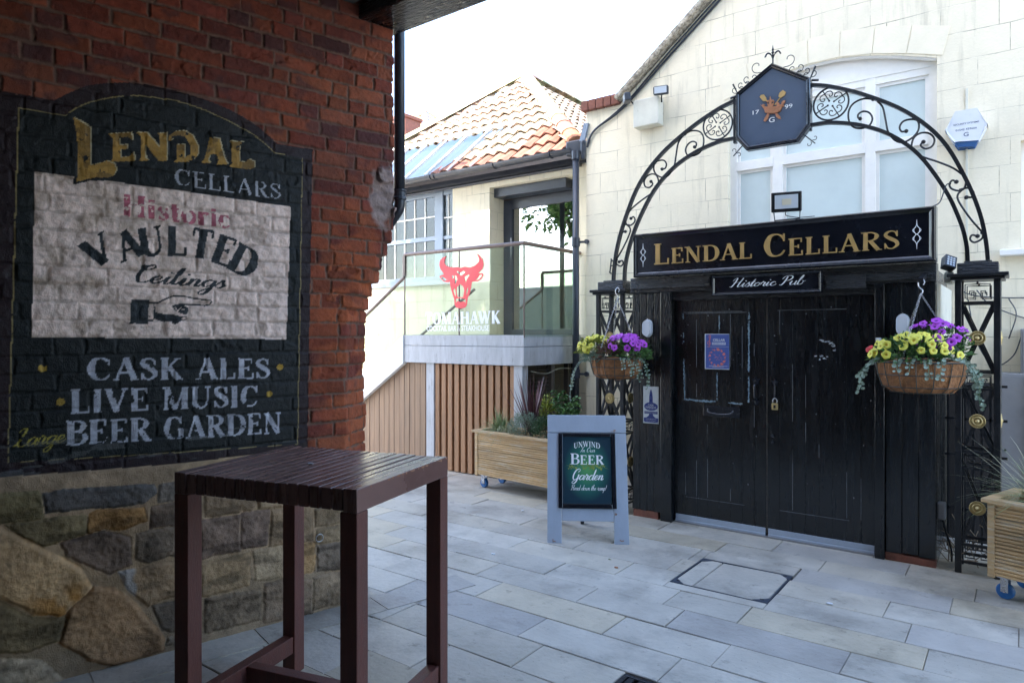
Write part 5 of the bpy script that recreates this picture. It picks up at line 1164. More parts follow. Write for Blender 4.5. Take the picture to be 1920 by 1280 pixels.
# ------------------------------------------------------------------ hanging baskets
def flower_mesh(name, R, mat_p, mat_e, seed):
    r = random.Random(seed); V = [(0, 0, -.35*R)]; n = 10
    for k in range(n): a = 2*math.pi*k/n; V.append((.28*R*math.cos(a), .28*R*math.sin(a), -.1*R))
    for k in range(n): a = 2*math.pi*k/n; q = R*(.72 if k % 2 else .80)*r.uniform(.92, 1.08); V.append((q*math.cos(a), q*math.sin(a), .10*R+r.uniform(-.05, .05)*R))
    for k in range(n): a = 2*math.pi*k/n; q = R*(.88 if k % 2 else 1.03)*r.uniform(.94, 1.06); V.append((q*math.cos(a), q*math.sin(a), (-.02 if k % 2 else .04)*R+r.uniform(-.08, .06)*R))
    F = [(0, 1+k, 1+(k+1) % n) for k in range(n)]
    for s in (0, 1): F += [(1+s*n+k, 1+s*n+n+k, 1+s*n+n+(k+1) % n, 1+s*n+(k+1) % n) for k in range(n)]
    me = bpy.data.meshes.new(name); me.from_pydata(V, [], F); me.materials.append(mat_p); me.materials.append(mat_e)
    for i, p in enumerate(me.polygons): p.material_index = 1 if i < n else 0; p.use_smooth = True
    return me
FM = {'y': [flower_mesh('flower', .032, mt['yflower'], mt['yeye'], i) for i in range(3)], 'p': [flower_mesh('flower', .031, mt['pflower'], mt['peye'], i+9) for i in range(3)], 'r': [flower_mesh('flower', .02, mt['rflower'], mt['rflower'], 4)]}
def flowers(kind, parent, n, ctr, rx, ry, rz, r, side=(0, 1)):
    """blooms on the upper dome of a clump, facing outwards"""
    o0 = Vector(parent.location)
    for i in range(n):
        for _ in range(30):
            a, e = r.uniform(0, 2*math.pi), r.uniform(.1, 1.4); d = Vector((math.cos(a)*math.cos(e), math.sin(a)*math.cos(e), math.sin(e)))
            if d.y < .55: break
        p = Vector(ctr)+Vector((d.x*rx, d.y*ry, d.z*rz))*r.uniform(.92, 1.12)
        f = bpy.data.objects.new('flower', r.choice(FM[kind])); COL.objects.link(f); f.parent = parent
        nd = (d+Vector((r.uniform(-.3, .3), -.55+r.uniform(-.3, .2), r.uniform(-.2, .3)))).normalized()
        f.rotation_euler = nd.to_track_quat('Z', 'Y').to_euler(); f.rotation_euler.rotate_axis('Z', r.uniform(0, 6)); k = r.uniform(.8, 1.15); f.scale = (k, k, k); f.location = p-o0
def clump(mb, n, ctr, rx, ry, rz, L, W, r, zmin=-.1):
    for i in range(n):
        while True:
            d = Vector((r.gauss(0, 1), r.gauss(0, 1), r.gauss(0, 1))).normalized()
            if d.z > zmin: break
        q = r.uniform(.35, 1.05)**.6; p = Vector(ctr)+Vector((d.x*rx, d.y*ry, d.z*rz))*q
        mb.leaf(p, d+Vector((r.uniform(-.8, .8), r.uniform(-.8, .8), r.uniform(-.3, .7))), Vector((r.uniform(-1, 1), r.uniform(-1, 1), 1)), L*r.uniform(.6, 1.3), W*r.uniform(.7, 1.2), r.uniform(.1, .5))
def trail(mb_s, mb_l, p, d, L, r, leafR, fall=1.0):
    p = Vector(p); d = Vector(d); pts = [p.copy()]; n = max(4, int(L/.03))
    for i in range(n):
        d += Vector((r.uniform(-.15, .15), r.uniform(-.15, .15), -.28*fall)); d.normalize(); p = p+d*L/n; pts.append(p.copy())
        for s in (-1, 1):
            if r.random() < .8:
                sd = Vector((-d.y, d.x, r.uniform(-.2, .4))) if abs(d.z) < .95 else Vector((r.uniform(-1, 1), r.uniform(-1, 1), 0))
                sd = sd.normalized()*s; c = p+sd*leafR*1.2; nr = Vector((r.uniform(-.5, .5), -1, r.uniform(.0, 1))).normalized(); x = nr.orthogonal().normalized(); y = nr.cross(x); q = leafR*r.uniform(.6, 1.15)
                V = [c+(x*math.cos(k*math.pi/3)+y*math.sin(k*math.pi/3))*q for k in range(6)]+[c-nr*q*.25]
                mb_l.add(V, [(6, k, (k+1) % 6) for k in range(6)])
    mb_s.tube(pts, .0022, 4)
def basket(cx, cy, zr, hook, R, H, where):
    t = thing('hanging_basket', 'wire basket with a coir liner '+where, 'hanging basket', (cx, cy, zr), group='flower baskets hung beside the black doors')
    prof = [(R*.68, -H), (R*.85, -H*.82), (R*.94, -H*.5), (R*1.0, 0), (R*.97, .012), (R*.9, .0)]
    mb = MB(); n = 40; r = random.Random(int(cx*100)); V = []
    for i, (q, h_) in enumerate(prof):
        for k in range(n): a = 2*math.pi*k/n; b_ = 1+r.uniform(-.03, .03)+.035*math.cos(k*math.pi*2/5)*(0 if i > 2 else 1); V.append((cx+q*b_*math.cos(a), cy+q*b_*math.sin(a), zr+h_+r.uniform(-.010, .010)))
    mb.add(V, [(i*n+k, i*n+(k+1) % n, (i+1)*n+(k+1) % n, (i+1)*n+k) for i in range(len(prof)-1) for k in range(n)]+[tuple(range(n))[::-1]])
    for i in range(420):
        a, f = r.uniform(0, 6.28), r.uniform(0, 1); q = R*(.7+.3*f**.7); p = Vector((cx+q*math.cos(a), cy+q*math.sin(a), zr-H*(1-f))); d = Vector((math.cos(a)*.5+r.uniform(-.8, .8), math.sin(a)*.5+r.uniform(-.8, .8), r.uniform(-.8, .6)))
        mb.blade(p, d, r.uniform(.015, .04), .0016, r.uniform(0, .3), 2)
    mb.build('liner', mt['coir'], t)
    MB().lathe([(R*.91, -.02), (R*.5, .015), (0, .02)], (cx, cy, zr), 'z', 24).build('soil', mt['soil'], t)
    mb = MB()
    for q, h_, w_ in ((R*1.02, .0, .005), (R*.975, -H*.42, .0032), (R*.88, -H*.82, .0032), (R*.7, -H*1.01, .0032)): mb.tube([(cx+q*1.02*math.cos(a), cy+q*1.02*math.sin(a), zr+h_) for a in np.linspace(0, 6.283, 41)[:-1]], w_, 5, closed=True)
    for k in range(16):
        a = 2*math.pi*k/16; mb.tube([(cx+q*1.025*math.cos(a), cy+q*1.025*math.sin(a), zr+h_) for q, h_ in ((R*1.02, 0), (R*.975, -H*.42), (R*.88, -H*.82), (R*.7, -H))], .003, 5)
    mb.build('wire_frame', mt['wire'], t)
    for k in range(3):
        a = -1.9+k*2.1; p = Vector((cx+R*math.cos(a), cy+R*math.sin(a), zr)); q = Vector((cx, cy, hook)); mb = MB(); n = int((q-p).length/.017); d = (q-p).normalized()
        x = d.orthogonal().normalized(); y = d.cross(x)
        for i in range(n):
            c = p+(q-p)*(i+.5)/n; s = x if i % 2 else y; L = .0125
            mb.tube([c+d*L*math.cos(b)+s*.0055*math.sin(b) for b in np.linspace(0, 6.283, 9)[:-1]], .0017, 4, closed=True)
        mb.build('chain', mt['chain'], t)
    mb = MB(); mb.tube(catmull([(cx, cy, hook-.01), (cx+.012, cy, hook+.02), (cx-.012, cy, hook+.05), (cx-.012, cy, hook+.085), (cx+.008, cy, hook+.10), (cx+.022, cy, hook+.08), (cx+.015, cy, hook+.06)], 5), .004, 6); mb.build('hook', mt['chain'], t)
    return t
def plant(name, label, cat, loc, group=None): return thing(name, label, cat, loc, group=group)
r = random.Random(21)
bx, by, bz = -2.875, 5.42, 1.445
basket(bx, by, bz, 1.97, .232, .175, 'in front of the left iron pier')
t = plant('petunia', 'yellow petunias in the basket hanging at the left iron pier', 'flowers', (bx-.12, by, bz)); mb = MB(); clump(mb, 380, (bx-.17, by-.06, bz+.05), .17, .17, .13, .045, .02, r); mb.build('foliage', mt['leafy'], t); flowers('y', t, 40, (bx-.18, by-.07, bz+.055), .17, .16, .13, r)
t = plant('petunia', 'purple petunias at the right side of the basket by the left iron pier', 'flowers', (bx+.12, by, bz)); mb = MB(); clump(mb, 520, (bx+.15, by-.03, bz+.01), .17, .18, .15, .045, .018, r); mb.build('foliage', mt['leafg'], t); flowers('p', t, 42, (bx+.11, by-.05, bz+.07), .18, .17, .13, r)
t = plant('bronze_shrublet', 'small bronze leaved plant between the yellow and purple petunias of the left basket', 'plant', (bx, by, bz)); mb = MB(); clump(mb, 150, (bx-.0, by-.14, bz+.03), .1, .09, .10, .06, .02, r); mb.build('foliage', mt['leafr'], t)
t = plant('silver_trailer', 'silver grey foliage trailing over the left edge of the left basket', 'trailing plant', (bx-.2, by, bz)); mb, ms = MB(), MB(); clump(mb, 300, (bx-.14, by-.19, bz+.0), .10, .06, .045, .03, .018, r, -.6)
for k in range(2): trail(ms, mb, (bx-.21, by-.10-.04*k, bz+.0), (-.8, -.3, .15), .36+.09*k, r, .008)
mb.build('foliage', mt['leafs'], t); ms.build('stem', mt['leafs'], t)
t = plant('variegated_ivy', 'pale variegated ivy trailing from the right edge of the left basket', 'ivy', (bx+.2, by, bz)); mb, ms = MB(), MB()
for k in range(7): trail(ms, mb, (bx+.14+.015*k, by-.19+.03*k, bz+.01), (.5, -.5, .2), .16+.03*k, r, .010)
mb.build('foliage', mt['leafs'], t); ms.build('stem', mt['leafd'], t)
bx, by, bz = -.545, 5.38, 1.468
basket(bx, by, bz, 1.93, .262, .20, 'from the black lintel beside the right iron pier')
mb = MB(); mb.bar((bx, 5.645, 2.075), (bx, by-.01, 2.02), .03, .03); whole(mb, 'basket_peg', mt['iron'], 'black iron peg in the lintel carrying the right hand basket', 'peg')
t = plant('petunia', 'yellow petunias spilling over the front of the basket by the right iron pier', 'flowers', (bx, by, bz)); mb = MB(); clump(mb, 620, (bx-.04, by-.08, bz+.02), .25, .21, .15, .05, .02, r); mb.build('foliage', mt['leafg'], t); flowers('y', t, 60, (bx-.04, by-.09, bz+.035), .26, .21, .145, r)
t = plant('petunia', 'purple petunias standing at the back of the basket by the right iron pier', 'flowers', (bx+.08, by+.08, bz)); mb = MB(); clump(mb, 420, (bx+.1, by+.06, bz+.05), .2, .16, .19, .045, .018, r); mb.build('foliage', mt['leafg'], t); flowers('p', t, 32, (bx+.10, by+.04, bz+.07), .21, .16, .20, r)
t = plant('variegated_ivy', 'pale variegated ivy trailing from both ends of the right hand basket', 'ivy', (bx, by, bz)); mb, ms = MB(), MB()
for k in range(6): trail(ms, mb, (bx+.18+.02*math.cos(k), by-.17+.05*k, bz+.03), (.9, -.35, .25), .22+.04*k, r, .0125)
for k in range(4): trail(ms, mb, (bx-.22, by-.12+.04*k, bz+.02), (-.7, -.4, .15), .2+.04*k, r, .0125)
for k in range(4): trail(ms, mb, (bx-.1+.08*k, by-.245, bz+.02), (0, -.6, .3), .12+.02*k, r, .013, 1.4)
mb.build('foliage', mt['leafs'], t); ms.build('stem', mt['leafd'], t)
t = plant('red_bloom', 'small red blooms at the left rim of the right hand basket', 'flowers', (bx-.24, by-.05, bz)); mb = MB(); clump(mb, 40, (bx-.25, by-.05, bz+.04), .05, .06, .06, .03, .015, r); mb.build('foliage', mt['leafd'], t); flowers('r', t, 4, (bx-.27, by-.06, bz+.05), .05, .06, .06, r)
# ------------------------------------------------------------------ neighbouring restaurant
res = thing('restaurant_building', 'cream restaurant building with a hipped pantile roof, a skylight and a glass balcony door', 'building', (-5.5, 7.37, 0))
RY = 7.37
mb = MB(); mb.prism([(-10.5, 0), (-4.13, 0), (-4.13, 3.86), (-10.5, 3.86)], RY, RY+.32, [[(-8.36, 2.44), (-6.56, 2.44), (-6.56, 3.77), (-8.36, 3.77)], [(-5.88, 1.652), (-4.49, 1.652), (-4.49, 3.685), (-5.88, 3.685)]])
mb.build('wall', mt['cream2'], res)
MB().box(-6.02, -4.70, RY+.10, RY+.315, 3.56, 3.684).build('lintel', mt['anthracite'], res, bevel=.006)
df = MB(); dy = RY+.322
for b in ((-5.88, -5.74, dy, dy+.07, 1.652, 3.55), (-4.52, -4.44, dy, dy+.07, 1.652, 3.55), (-5.74, -4.52, dy+.002, dy+.068, 3.42, 3.56), (-5.74, -4.52, dy+.002, dy+.068, 1.652, 1.73), (-4.96, -4.88, dy+.03, dy+.09, 1.73, 3.42)): df.box(*b)
d = df.build('sliding_door', mt['anthracite'], res, bevel=.004); MB().box(-5.74, -4.52, dy+.03, dy+.036, 1.73, 3.42).build('pane', mt['doorglass'], d)
mb = MB(); mb.box(-8.5, -4.2, 10.5, 10.55, 1.55, 3.9); mb.box(-8.5, -4.2, RY+.45, 10.5, 1.55, 1.6); mb.box(-8.5, -4.2, RY+.4, 10.5, 3.86, 3.9); mb.box(-8.55, -8.5, RY+.4, 10.5, 1.55, 3.9); mb.box(-4.2, -4.15, RY+.4, 10.5, 1.55, 3.9)
mb.build('interior', mt['room'], res)
MB().box(-8.3, -8.05, RY+.5, RY+.55, 2.5, 3.75).build('curtain', mt['concrete'], res)
for p in ((-6.9, 9.2, 2.95), (-7.5, 9.6, 2.75), (-5.3, 9.3, 2.5)):
    mb = MB(); mb.lathe([(0, -.035), (.03, -.02), (.035, 0), (.03, .02), (0, .035)], p, 'z', 10); mb.build('pendant_lamp', bulb if 'bulb' in globals() else globals().setdefault('bulb', emit('warm_bulb', (1, .72, .35), 9)), res)
w = MB(); wy = RY+.06
def wb(x0, x1, z0, z1, y0=0, y1=.06): w.box(x0, x1, wy+y0, wy+y1, z0, z1)
wb(-8.36, -8.26, 2.44, 3.77); wb(-6.62, -6.56, 2.44, 3.77); wb(-6.96, -6.80, 2.44, 3.77, -.01, .07); wb(-8.26, -6.96, 3.70, 3.77, .002, .058); wb(-6.80, -6.62, 3.70, 3.77, .002, .058); wb(-8.26, -6.96, 2.44, 2.52, .002, .058); wb(-6.80, -6.62, 2.44, 2.52, .002, .058)
wb(-8.26, -6.96, 3.05, 3.115, -.004, .05); wb(-6.80, -6.62, 3.05, 3.10, .004, .05)
wf = w.build('window', mt['greyframe'], res, bevel=.004, label='grey blue sash window with thin white glazing bars')
w = MB()
for i in range(1, 6): wb(-8.26+i*.2167-.008, -8.26+i*.2167+.008, 2.52, 3.70, .012, .04)
wb(-8.26, -6.96, 3.40, 3.418, .013, .042); wb(-6.80, -6.62, 3.36, 3.378, .013, .042); wb(-6.715, -6.705, 2.52, 3.7, .012, .04); w.build('glazing_bars', mt['white'], wf)
MB().box(-8.26, -6.96, wy+.025, wy+.03, 2.52, 3.70).box(-6.80, -6.62, wy+.025, wy+.03, 2.52, 3.70).build('pane', mt['winglass'], wf)
MB().box(-8.42, -6.50, RY-.05, RY+.05, 2.385, 2.44).build('sill', mt['greyframe'], wf, bevel=.006)
# hipped pantile roof: eaves at y 7.2, z 3.9, 40 degree pitch, apex (-7.0, 9.8, 6.08)
A40 = math.tan(rad(40)); EZ, EYy = 3.90, 7.14; AX, AYY = -7.0, 9.8
def tiles(mb, org, ux, uv, inside, nu, nv, tw, th, col, u0=0.0):
    """pantiles laid in courses on the plane org + u*ux + v*uv; inside(u, v) says where"""
    ux, uv = Vector(ux), Vector(uv); nr = ux.cross(uv).normalized(); r = random.Random(4)
    if nr.z < 0: nr = -nr
    prof = [(f, .022*math.sin(2*math.pi*f)+(.008 if f > .8 else 0)) for f in (0, .14, .28, .42, .56, .70, .84, 1.0, 1.06)]
    for j in range(nv):
        for i in range(nu):
            uc, vc = u0+(i+.5)*tw, (j+.5)*th
            if not inside(uc, vc): continue
            mb.col = col(uc, vc, r); dz = r.uniform(-.003, .006); sk = r.uniform(-.006, .006)
            V = []
            for v, lift in ((j*th-.045, .052), (j*th-.045, .036), ((j+1)*th+.01, .012)):
                for f, hh in prof: V.append(Vector(org)+ux*(u0+(i+f)*tw+sk)+uv*v+nr*(hh+lift+dz))
            n = len(prof); F = []
            for k in range(n-1): F += [(n+k, k, k+1, n+k+1), (k, 2*n+k, 2*n+k+1, k+1)]
            mb.add(V, F)
def tcol(u, v, r):
    c = (.44, .37, .28) if r.random() < .6 else (.40, .29, .22) if r.random() < .75 else (.36, .27, .21)
    if (v < .32 and u > 3.05) or (v < .75 and u > 3.9+v) or (v < .95 and u > 4.35): c = (.30, .145, .105)
    f = r.uniform(.8, 1.15); return tuple(x*f for x in c)
SL = (AYY-EYy)/math.cos(rad(40)); SKX1, SKV = -6.62, 1.30          # skylight covers x < SKX1 up to SKV on the slope
mb = MB(); X0 = -9.66
def front_in(u, v):
    f = v*math.cos(rad(40)); x = X0+u
    if x < X0+f-.10 or x > -4.34-f+.10: return False
    if x < SKX1 and v < SKV+.0: return False
    if x < -5.92 and v < SKV and x-SKX1 < (v-.25)*.55: return False
    return v < SL
tiles(mb, (X0, EYy-.06, EZ), (1, 0, 0), (0, math.cos(rad(40)), math.sin(rad(40))), front_in, 27, 13, .2, .30, lambda u, v, r: tcol(u, v, r))
tiles(mb, (-4.34, EYy-.06, EZ), (0, 1, 0), (-math.cos(rad(40)), 0, math.sin(rad(40))), lambda u, v: v < SL and u > v*math.cos(rad(40))-.10, 30, 13, .2, .30, lambda u, v, r: tcol(u-9, 2+v, r))
mb.build('roof_tiles', mt['tile'], res, colors=True)
mb = MB(); apex = (AX, AYY, EZ+(AYY-EYy)*A40)
mb.add([(X0, EYy-.04, EZ-.02), (-4.34, EYy-.04, EZ-.02), (AX, AYY, apex[2]-.03), (-4.34, 13, EZ-.02), (AX, 13, apex[2]-.03), (X0, 13, EZ-.02)], [(0, 1, 2), (1, 3, 4, 2), (0, 2, 4, 5)])
mb.build('roof_deck', mt['slate'], res)
mb = MB(); r = random.Random(2)
def hip(a, b, n, col):
    a, b = Vector(a), Vector(b)
    for i in range(n):
        p, q = a+(b-a)*(i/n), a+(b-a)*((i+1.08)/n); mb.col = tuple(x*r.uniform(.8, 1.15) for x in (col(i/n))); d = (q-p).normalized(); s = d.cross(Vector((0, 0, 1))).normalized(); up = s.cross(d); up = up if up.z > 0 else -up
        V = []
        for c, k in ((p, 1.05), (q, .92)):
            for t in np.linspace(0, math.pi, 7): V.append(c+s*.115*k*math.cos(t)+up*(.09*k*math.sin(t)+.03))
        mb.add(V, [(i_, i_+1, i_+8, i_+7) for i_ in range(6)]+[tuple(range(7))])
hip((-4.30, EYy-.06, EZ+.03), (apex[0], apex[1], apex[2]+.05), 11, lambda f: (.38, .17, .12) if f < .2 else (.46, .40, .28)); hip((X0, EYy-.06, EZ+.03), (apex[0], apex[1], apex[2]+.05), 11, lambda f: (.46, .41, .28)); hip((apex[0], apex[1], apex[2]+.05), (AX, 13, apex[2]+.05), 9, lambda f: (.45, .38, .27))
mb.build('hip_tiles', mt['tile'], res, colors=True)
sk = MB(); cy_, cz_ = math.cos(rad(40)), math.sin(rad(40))
S = lambda x, v, o=0: (x, EYy-.06+v*cy_-o*cz_, EZ+v*cz_+o*cy_)
def quadbox(mb, x0, x1, v0, v1, o0, o1, sh=0):
    P = [S(x, v, o) for o in (o0, o1) for x, v in ((x0, v0), (x1, v0), (x1+sh, v1), (x0+sh, v1))]
    mb.add(P, [(3, 2, 1, 0), (4, 5, 6, 7), (0, 1, 5, 4), (1, 2, 6, 5), (2, 3, 7, 6), (3, 0, 4, 7)])
for i in range(9): quadbox(sk, -9.3+i*.42, -9.28+i*.42, -.04, SKV-.02, .045, .065)
quadbox(sk, -9.4, -6.0, SKV-.03, SKV+.05, .03, .06); f_ = sk.build('skylight', mt['render'], res)
g_ = MB(); g_.add([S(-9.4, -.05, .045), S(SKX1+.02, -.05, .045), S(-5.98, SKV, .045), S(-9.4, SKV, .045)], [(0, 1, 2, 3)]); g_.build('pane', mt['skylight'], f_)
mb = MB(); gy = EYy-.13
V = []; n = 9; xs = (-10.4, -4.32)
for x in xs:
    for k in range(n): a = math.pi+math.pi*k/(n-1); V.append((x, gy+.062*math.cos(a), 3.885+.062*math.sin(a)))
for x in xs:
    for k in range(n): a = math.pi+math.pi*k/(n-1); V.append((x, gy+.055*math.cos(a), 3.885+.055*math.sin(a)))
F = [(k, k+1, n+k+1, n+k) for k in range(n-1)]+[(2*n+k, 3*n+k, 3*n+k+1, 2*n+k+1) for k in range(n-1)]+[(0, n, 3*n, 2*n), (n-1, 3*n-1, 4*n-1, 2*n-1)]+[(n+k, n+k+1, 3*n+k+1, 3*n+k) for k in range(n-1)]
mb.add(V, F)
for x in (-9.0, -8.1, -7.2, -6.62, -6.55, -5.5, -4.62): mb.tube([(x, gy+.067*math.cos(a), 3.885+.067*math.sin(a)) for a in np.linspace(math.pi*.95, 2.05*math.pi, 9)], .006, 5)
mb.tube([(-10.4, RY-.03, 3.76), (-4.4, RY-.03, 3.77)], .022, 8); mb.box(-10.4, -4.3, RY-.045, RY-.002, 3.79, 3.87)
mb.build('gutter', mt['gutter'], res, smooth=False)
mb = MB(); mb.box(-4.40, -4.17, 6.98, 7.25, 3.80, 3.98); mb.box(-4.18, -4.125, 6.95, 7.0, 3.72, 3.95); mb.build('rainwater_hopper', mt['gutter'], res, bevel=.02)
MB().prism([(-4.20, 3.95), (-4.13, 3.95), (-4.08, 4.14), (-4.14, 4.15)], 6.97, 7.0).build('lead_flashing', mt['greyframe'], res)
rd = thing('downpipe', 'dark grey downpipe standing where the restaurant meets the cream pub wall', 'downpipe', (-4.27, 7.2, 0))
px_ = -4.235; py_ = 6.95
MB().tube([(px_, py_, 0), (px_, py_, 3.83)], .040, 14).build('pipe', mt['gutter'], rd, smooth=True)
for z in (3.78, 2.75, 1.19):
    mb = MB(); mb.lathe([(.04, -.05), (.05, -.05), (.05, .05), (.04, .05)], (px_, py_, z), n=14)
    if z < 3: mb.bar((px_, py_-.0, z), (px_+.14, 6.99, z), .03, .025); mb.lathe([(.028, -.03), (.028, 0)], (px_+.13, 6.995, z), 'y', 10)
    mb.build('collar', mt['gutter'], rd)
# ------------------------------------------------------------------ balcony, stair and cladding
bal = thing('balcony', 'concrete balcony with a glass balustrade, bronze handrail and a red bull emblem', 'balcony', (-5.4, 6.15, 1.3))
mb = MB(); mb.box(-6.30, -4.42, 6.15, RY-.002, 1.305, 1.515); mb.box(-6.30, -4.424, 6.153, RY-.002, 1.52, 1.648); mb.build('slab', mt['concrete'], bal, bevel=.004)
MB().box(-6.29, -4.43, 6.3, RY, 1.6485, 1.652).build('decking', mt['concrete'], bal)
gz0, gz1 = 1.63, 2.655
for x0, x1 in ((-6.295, -5.385), (-5.375, -4.425)): MB().box(x0, x1, 6.158, 6.168, gz0, gz1).build('glass_panel', mt['balglass'], bal)
MB().box(-4.432, -4.422, 6.175, 7.30, gz0, gz1).build('glass_panel', mt['balglass'], bal)
for x, y in ((-5.38, 6.163), (-4.427, 6.163), (-4.427, 7.31), (-6.30, 6.163)): MB().box(x-.006, x+.006, y-.008, y+.008, 1.62, 2.66).build('balustrade_clamp', mt['rail'], bal)
mb = MB(); mb.tube([(-6.30, 6.163, 2.40), (-6.30, 6.163, 2.672), (-4.427, 6.163, 2.672), (-4.427, 7.36, 2.672)], .024, 10); mb.build('handrail', mt['rail'], bal)
b2 = lambda L: [PX(780+x/7.1111, 460+y/7.1111, 6.155) for x, y in L]
bull = [(405, 145), (385, 180), (375, 230), (400, 270), (450, 290), (510, 295), (560, 290), (600, 300), (650, 283), (720, 295), (790, 270), (840, 220), (845, 180), (812, 110), (850, 140), (890, 190), (903, 250), (890, 310), (850, 350), (830, 370), (890, 372), (900, 400), (870, 450), (820, 480), (770, 482), (745, 490), (735, 560), (715, 650), (690, 700), (680, 790), (660, 825), (600, 843), (540, 830), (515, 790), (512, 720), (480, 620), (460, 540), (455, 482), (420, 495), (370, 480), (320, 430), (320, 405), (375, 390), (365, 365), (330, 320), (313, 260), (320, 210), (350, 170)]
holes = [[(330, 415), (375, 425), (415, 460), (380, 475), (345, 445)], [(845, 395), (875, 388), (880, 410), (840, 455), (795, 465), (825, 430)], [(540, 350), (565, 340), (595, 365), (630, 340), (660, 355), (610, 400), (590, 400)], [(475, 410), (500, 395), (508, 430), (490, 450)], [(516, 395), (545, 410), (555, 450), (530, 510), (517, 510)],
         [(650, 420), (700, 385), (715, 400), (680, 450), (665, 500), (650, 450)], [(545, 560), (590, 515), (630, 545), (645, 600), (630, 690), (555, 690), (540, 620)], [(497, 600), (518, 560), (535, 640), (528, 690)], [(672, 600), (700, 545), (695, 600), (670, 680)], [(530, 712), (600, 702), (660, 717), (665, 770), (640, 745), (595, 755), (555, 740), (530, 770)]]
MB().prism(b2(bull), 6.152, 6.157, [b2(q) for q in holes]).build('bull_emblem', mt['red'], bal)
mb = MB(); r_, w_ = serif('TOMAHAWK', bold=1.5, gap=.02); a, b = PX(797, 607, 6.157), PX(938, 606, 6.157); put_text(mb, r_, w_, a[0], 1.782, b[0]-a[0], .145, .0002, .0015, wallfn(6.157), stag=.0002)
a, b = PX(800, 620, 6.157), PX(917, 620, 6.157); mb.add(*plain_text('COCKTAIL BAR & STEAKHOUSE', b[0]-a[0], .066, (lambda a0: (lambda x, z, d: (a0+x, 6.157-d, 1.698+z)))(a[0]), .0012, .02)); mb.build('lettering', mt['whitevinyl'], bal)
st = thing('staircase', 'white rendered outside stair with a sloping bronze handrail beside the balcony', 'staircase', (-7.4, 6.6, 0))
sf = lambda x: 1.645+.65*(x+6.30)
mb = MB(); mb.prism([(-6.302, 1.645), (-8.9, sf(-8.9)), (-8.9, sf(-8.9)-.36), (-6.302, 1.29)], 6.13, 6.27); mb.build('stringer', mt['render'], st)
mb = MB()
for i in range(9): x = -6.32-i*.27; mb.box(x-.27, x, 6.272, RY-.002, max(0, 1.47-i*.175-.18), 1.47-i*.175)
mb.build('steps', mt['concrete'], st)
mb = MB(); mb.tube([(-6.30, 6.163, 2.39), (-8.9, 6.163, 2.39-.65*2.6)], .023, 10); mb.tube([(-6.05, 7.25, 2.28), (-8.6, 7.25, 2.28-.62*2.55)], .02, 8); mb.bar((-6.302, 6.163, 2.40), (-6.302, 6.163, 2.66), .04, .04)
for x in (-6.4, -7.1): mb.tube([(x, 7.25, 2.28+.62*(x+6.05)), (x, RY, 2.24+.62*(x+6.05))], .009, 6)
mb.build('handrail', mt['rail'], st)
gz = MB(); gz.prism([(-6.31, 1.655), (-6.31, 2.37), (-7.05, 2.37-.65*.74), (-7.05, sf(-7.05))], 6.158, 6.168); gz.prism([(-7.06, sf(-7.06)), (-7.06, 2.37-.65*.75), (-8.6, 2.37-.65*2.29), (-8.6, sf(-8.6))], 6.158, 6.168); gz.build('glass_panel', mt['balglass'], st)
cl = thing('timber_cladding', 'vertical cedar slat screen closing the space under the balcony and stair', 'slat screen', (-6, 6.2, 0))
mb = MB(); r = random.Random(12); x = -8.6
while x < -5.99:
    mb.box(x, x+.088, 6.20+r.uniform(0, .004), 6.225, .012, min(1.30, sf(x+.044)-.30)); x += .094
mb.build('slats', mt['cedargrey'], cl, bevel=.003, label='close set grey brown slats under the stair')
mb = MB(); x = -5.79
while x < -4.60:
    mb.box(x, x+.068, 6.18+r.uniform(0, .004), 6.225, .012, 1.30); x += .105
mb.build('slats', mt['cedar'], cl, bevel=.003, label='open orange brown slats under the balcony')
for x0, x1 in ((-5.93, -5.80), (-4.575, -4.455)): MB().box(x0, x1, 6.17, 6.28, 0, 1.304).build('post', mt['concrete'], cl, bevel=.004)
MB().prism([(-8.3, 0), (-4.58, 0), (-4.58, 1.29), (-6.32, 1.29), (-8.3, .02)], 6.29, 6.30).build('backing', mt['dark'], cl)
ud = thing('storage_recess', 'dark storage recess with old timber posts under the open end of the balcony', 'recess', (-4.5, 6.9, 0))
for b in ((-4.50, -4.43, 6.72, 6.79), (-4.50, -4.44, 7.10, 7.16), (-4.52, -4.44, 7.30, 7.365)): MB().box(*b, 0, 1.30).build('post', mt['bark'], ud)
MB().box(-5.6, -5.58, 6.31, RY, 0, 1.30).build('back', mt['dark'], ud)  # dark sheet stands in for the shade under the balcony
mb = MB()
for i in range(12): mb.tube([(-4.47, 6.3, .75+i*.045), (-4.47, 6.72, .75+i*.045)], .0015, 4)
mb.tube(catmull([(-4.43, 6.3, 1.24), (-4.43, 6.6, 1.20), (-4.43, 6.9, 1.25), (-4.43, 7.3, 1.23)], 5), .008, 5); mb.build('wire_mesh', mt['steel'], ud)
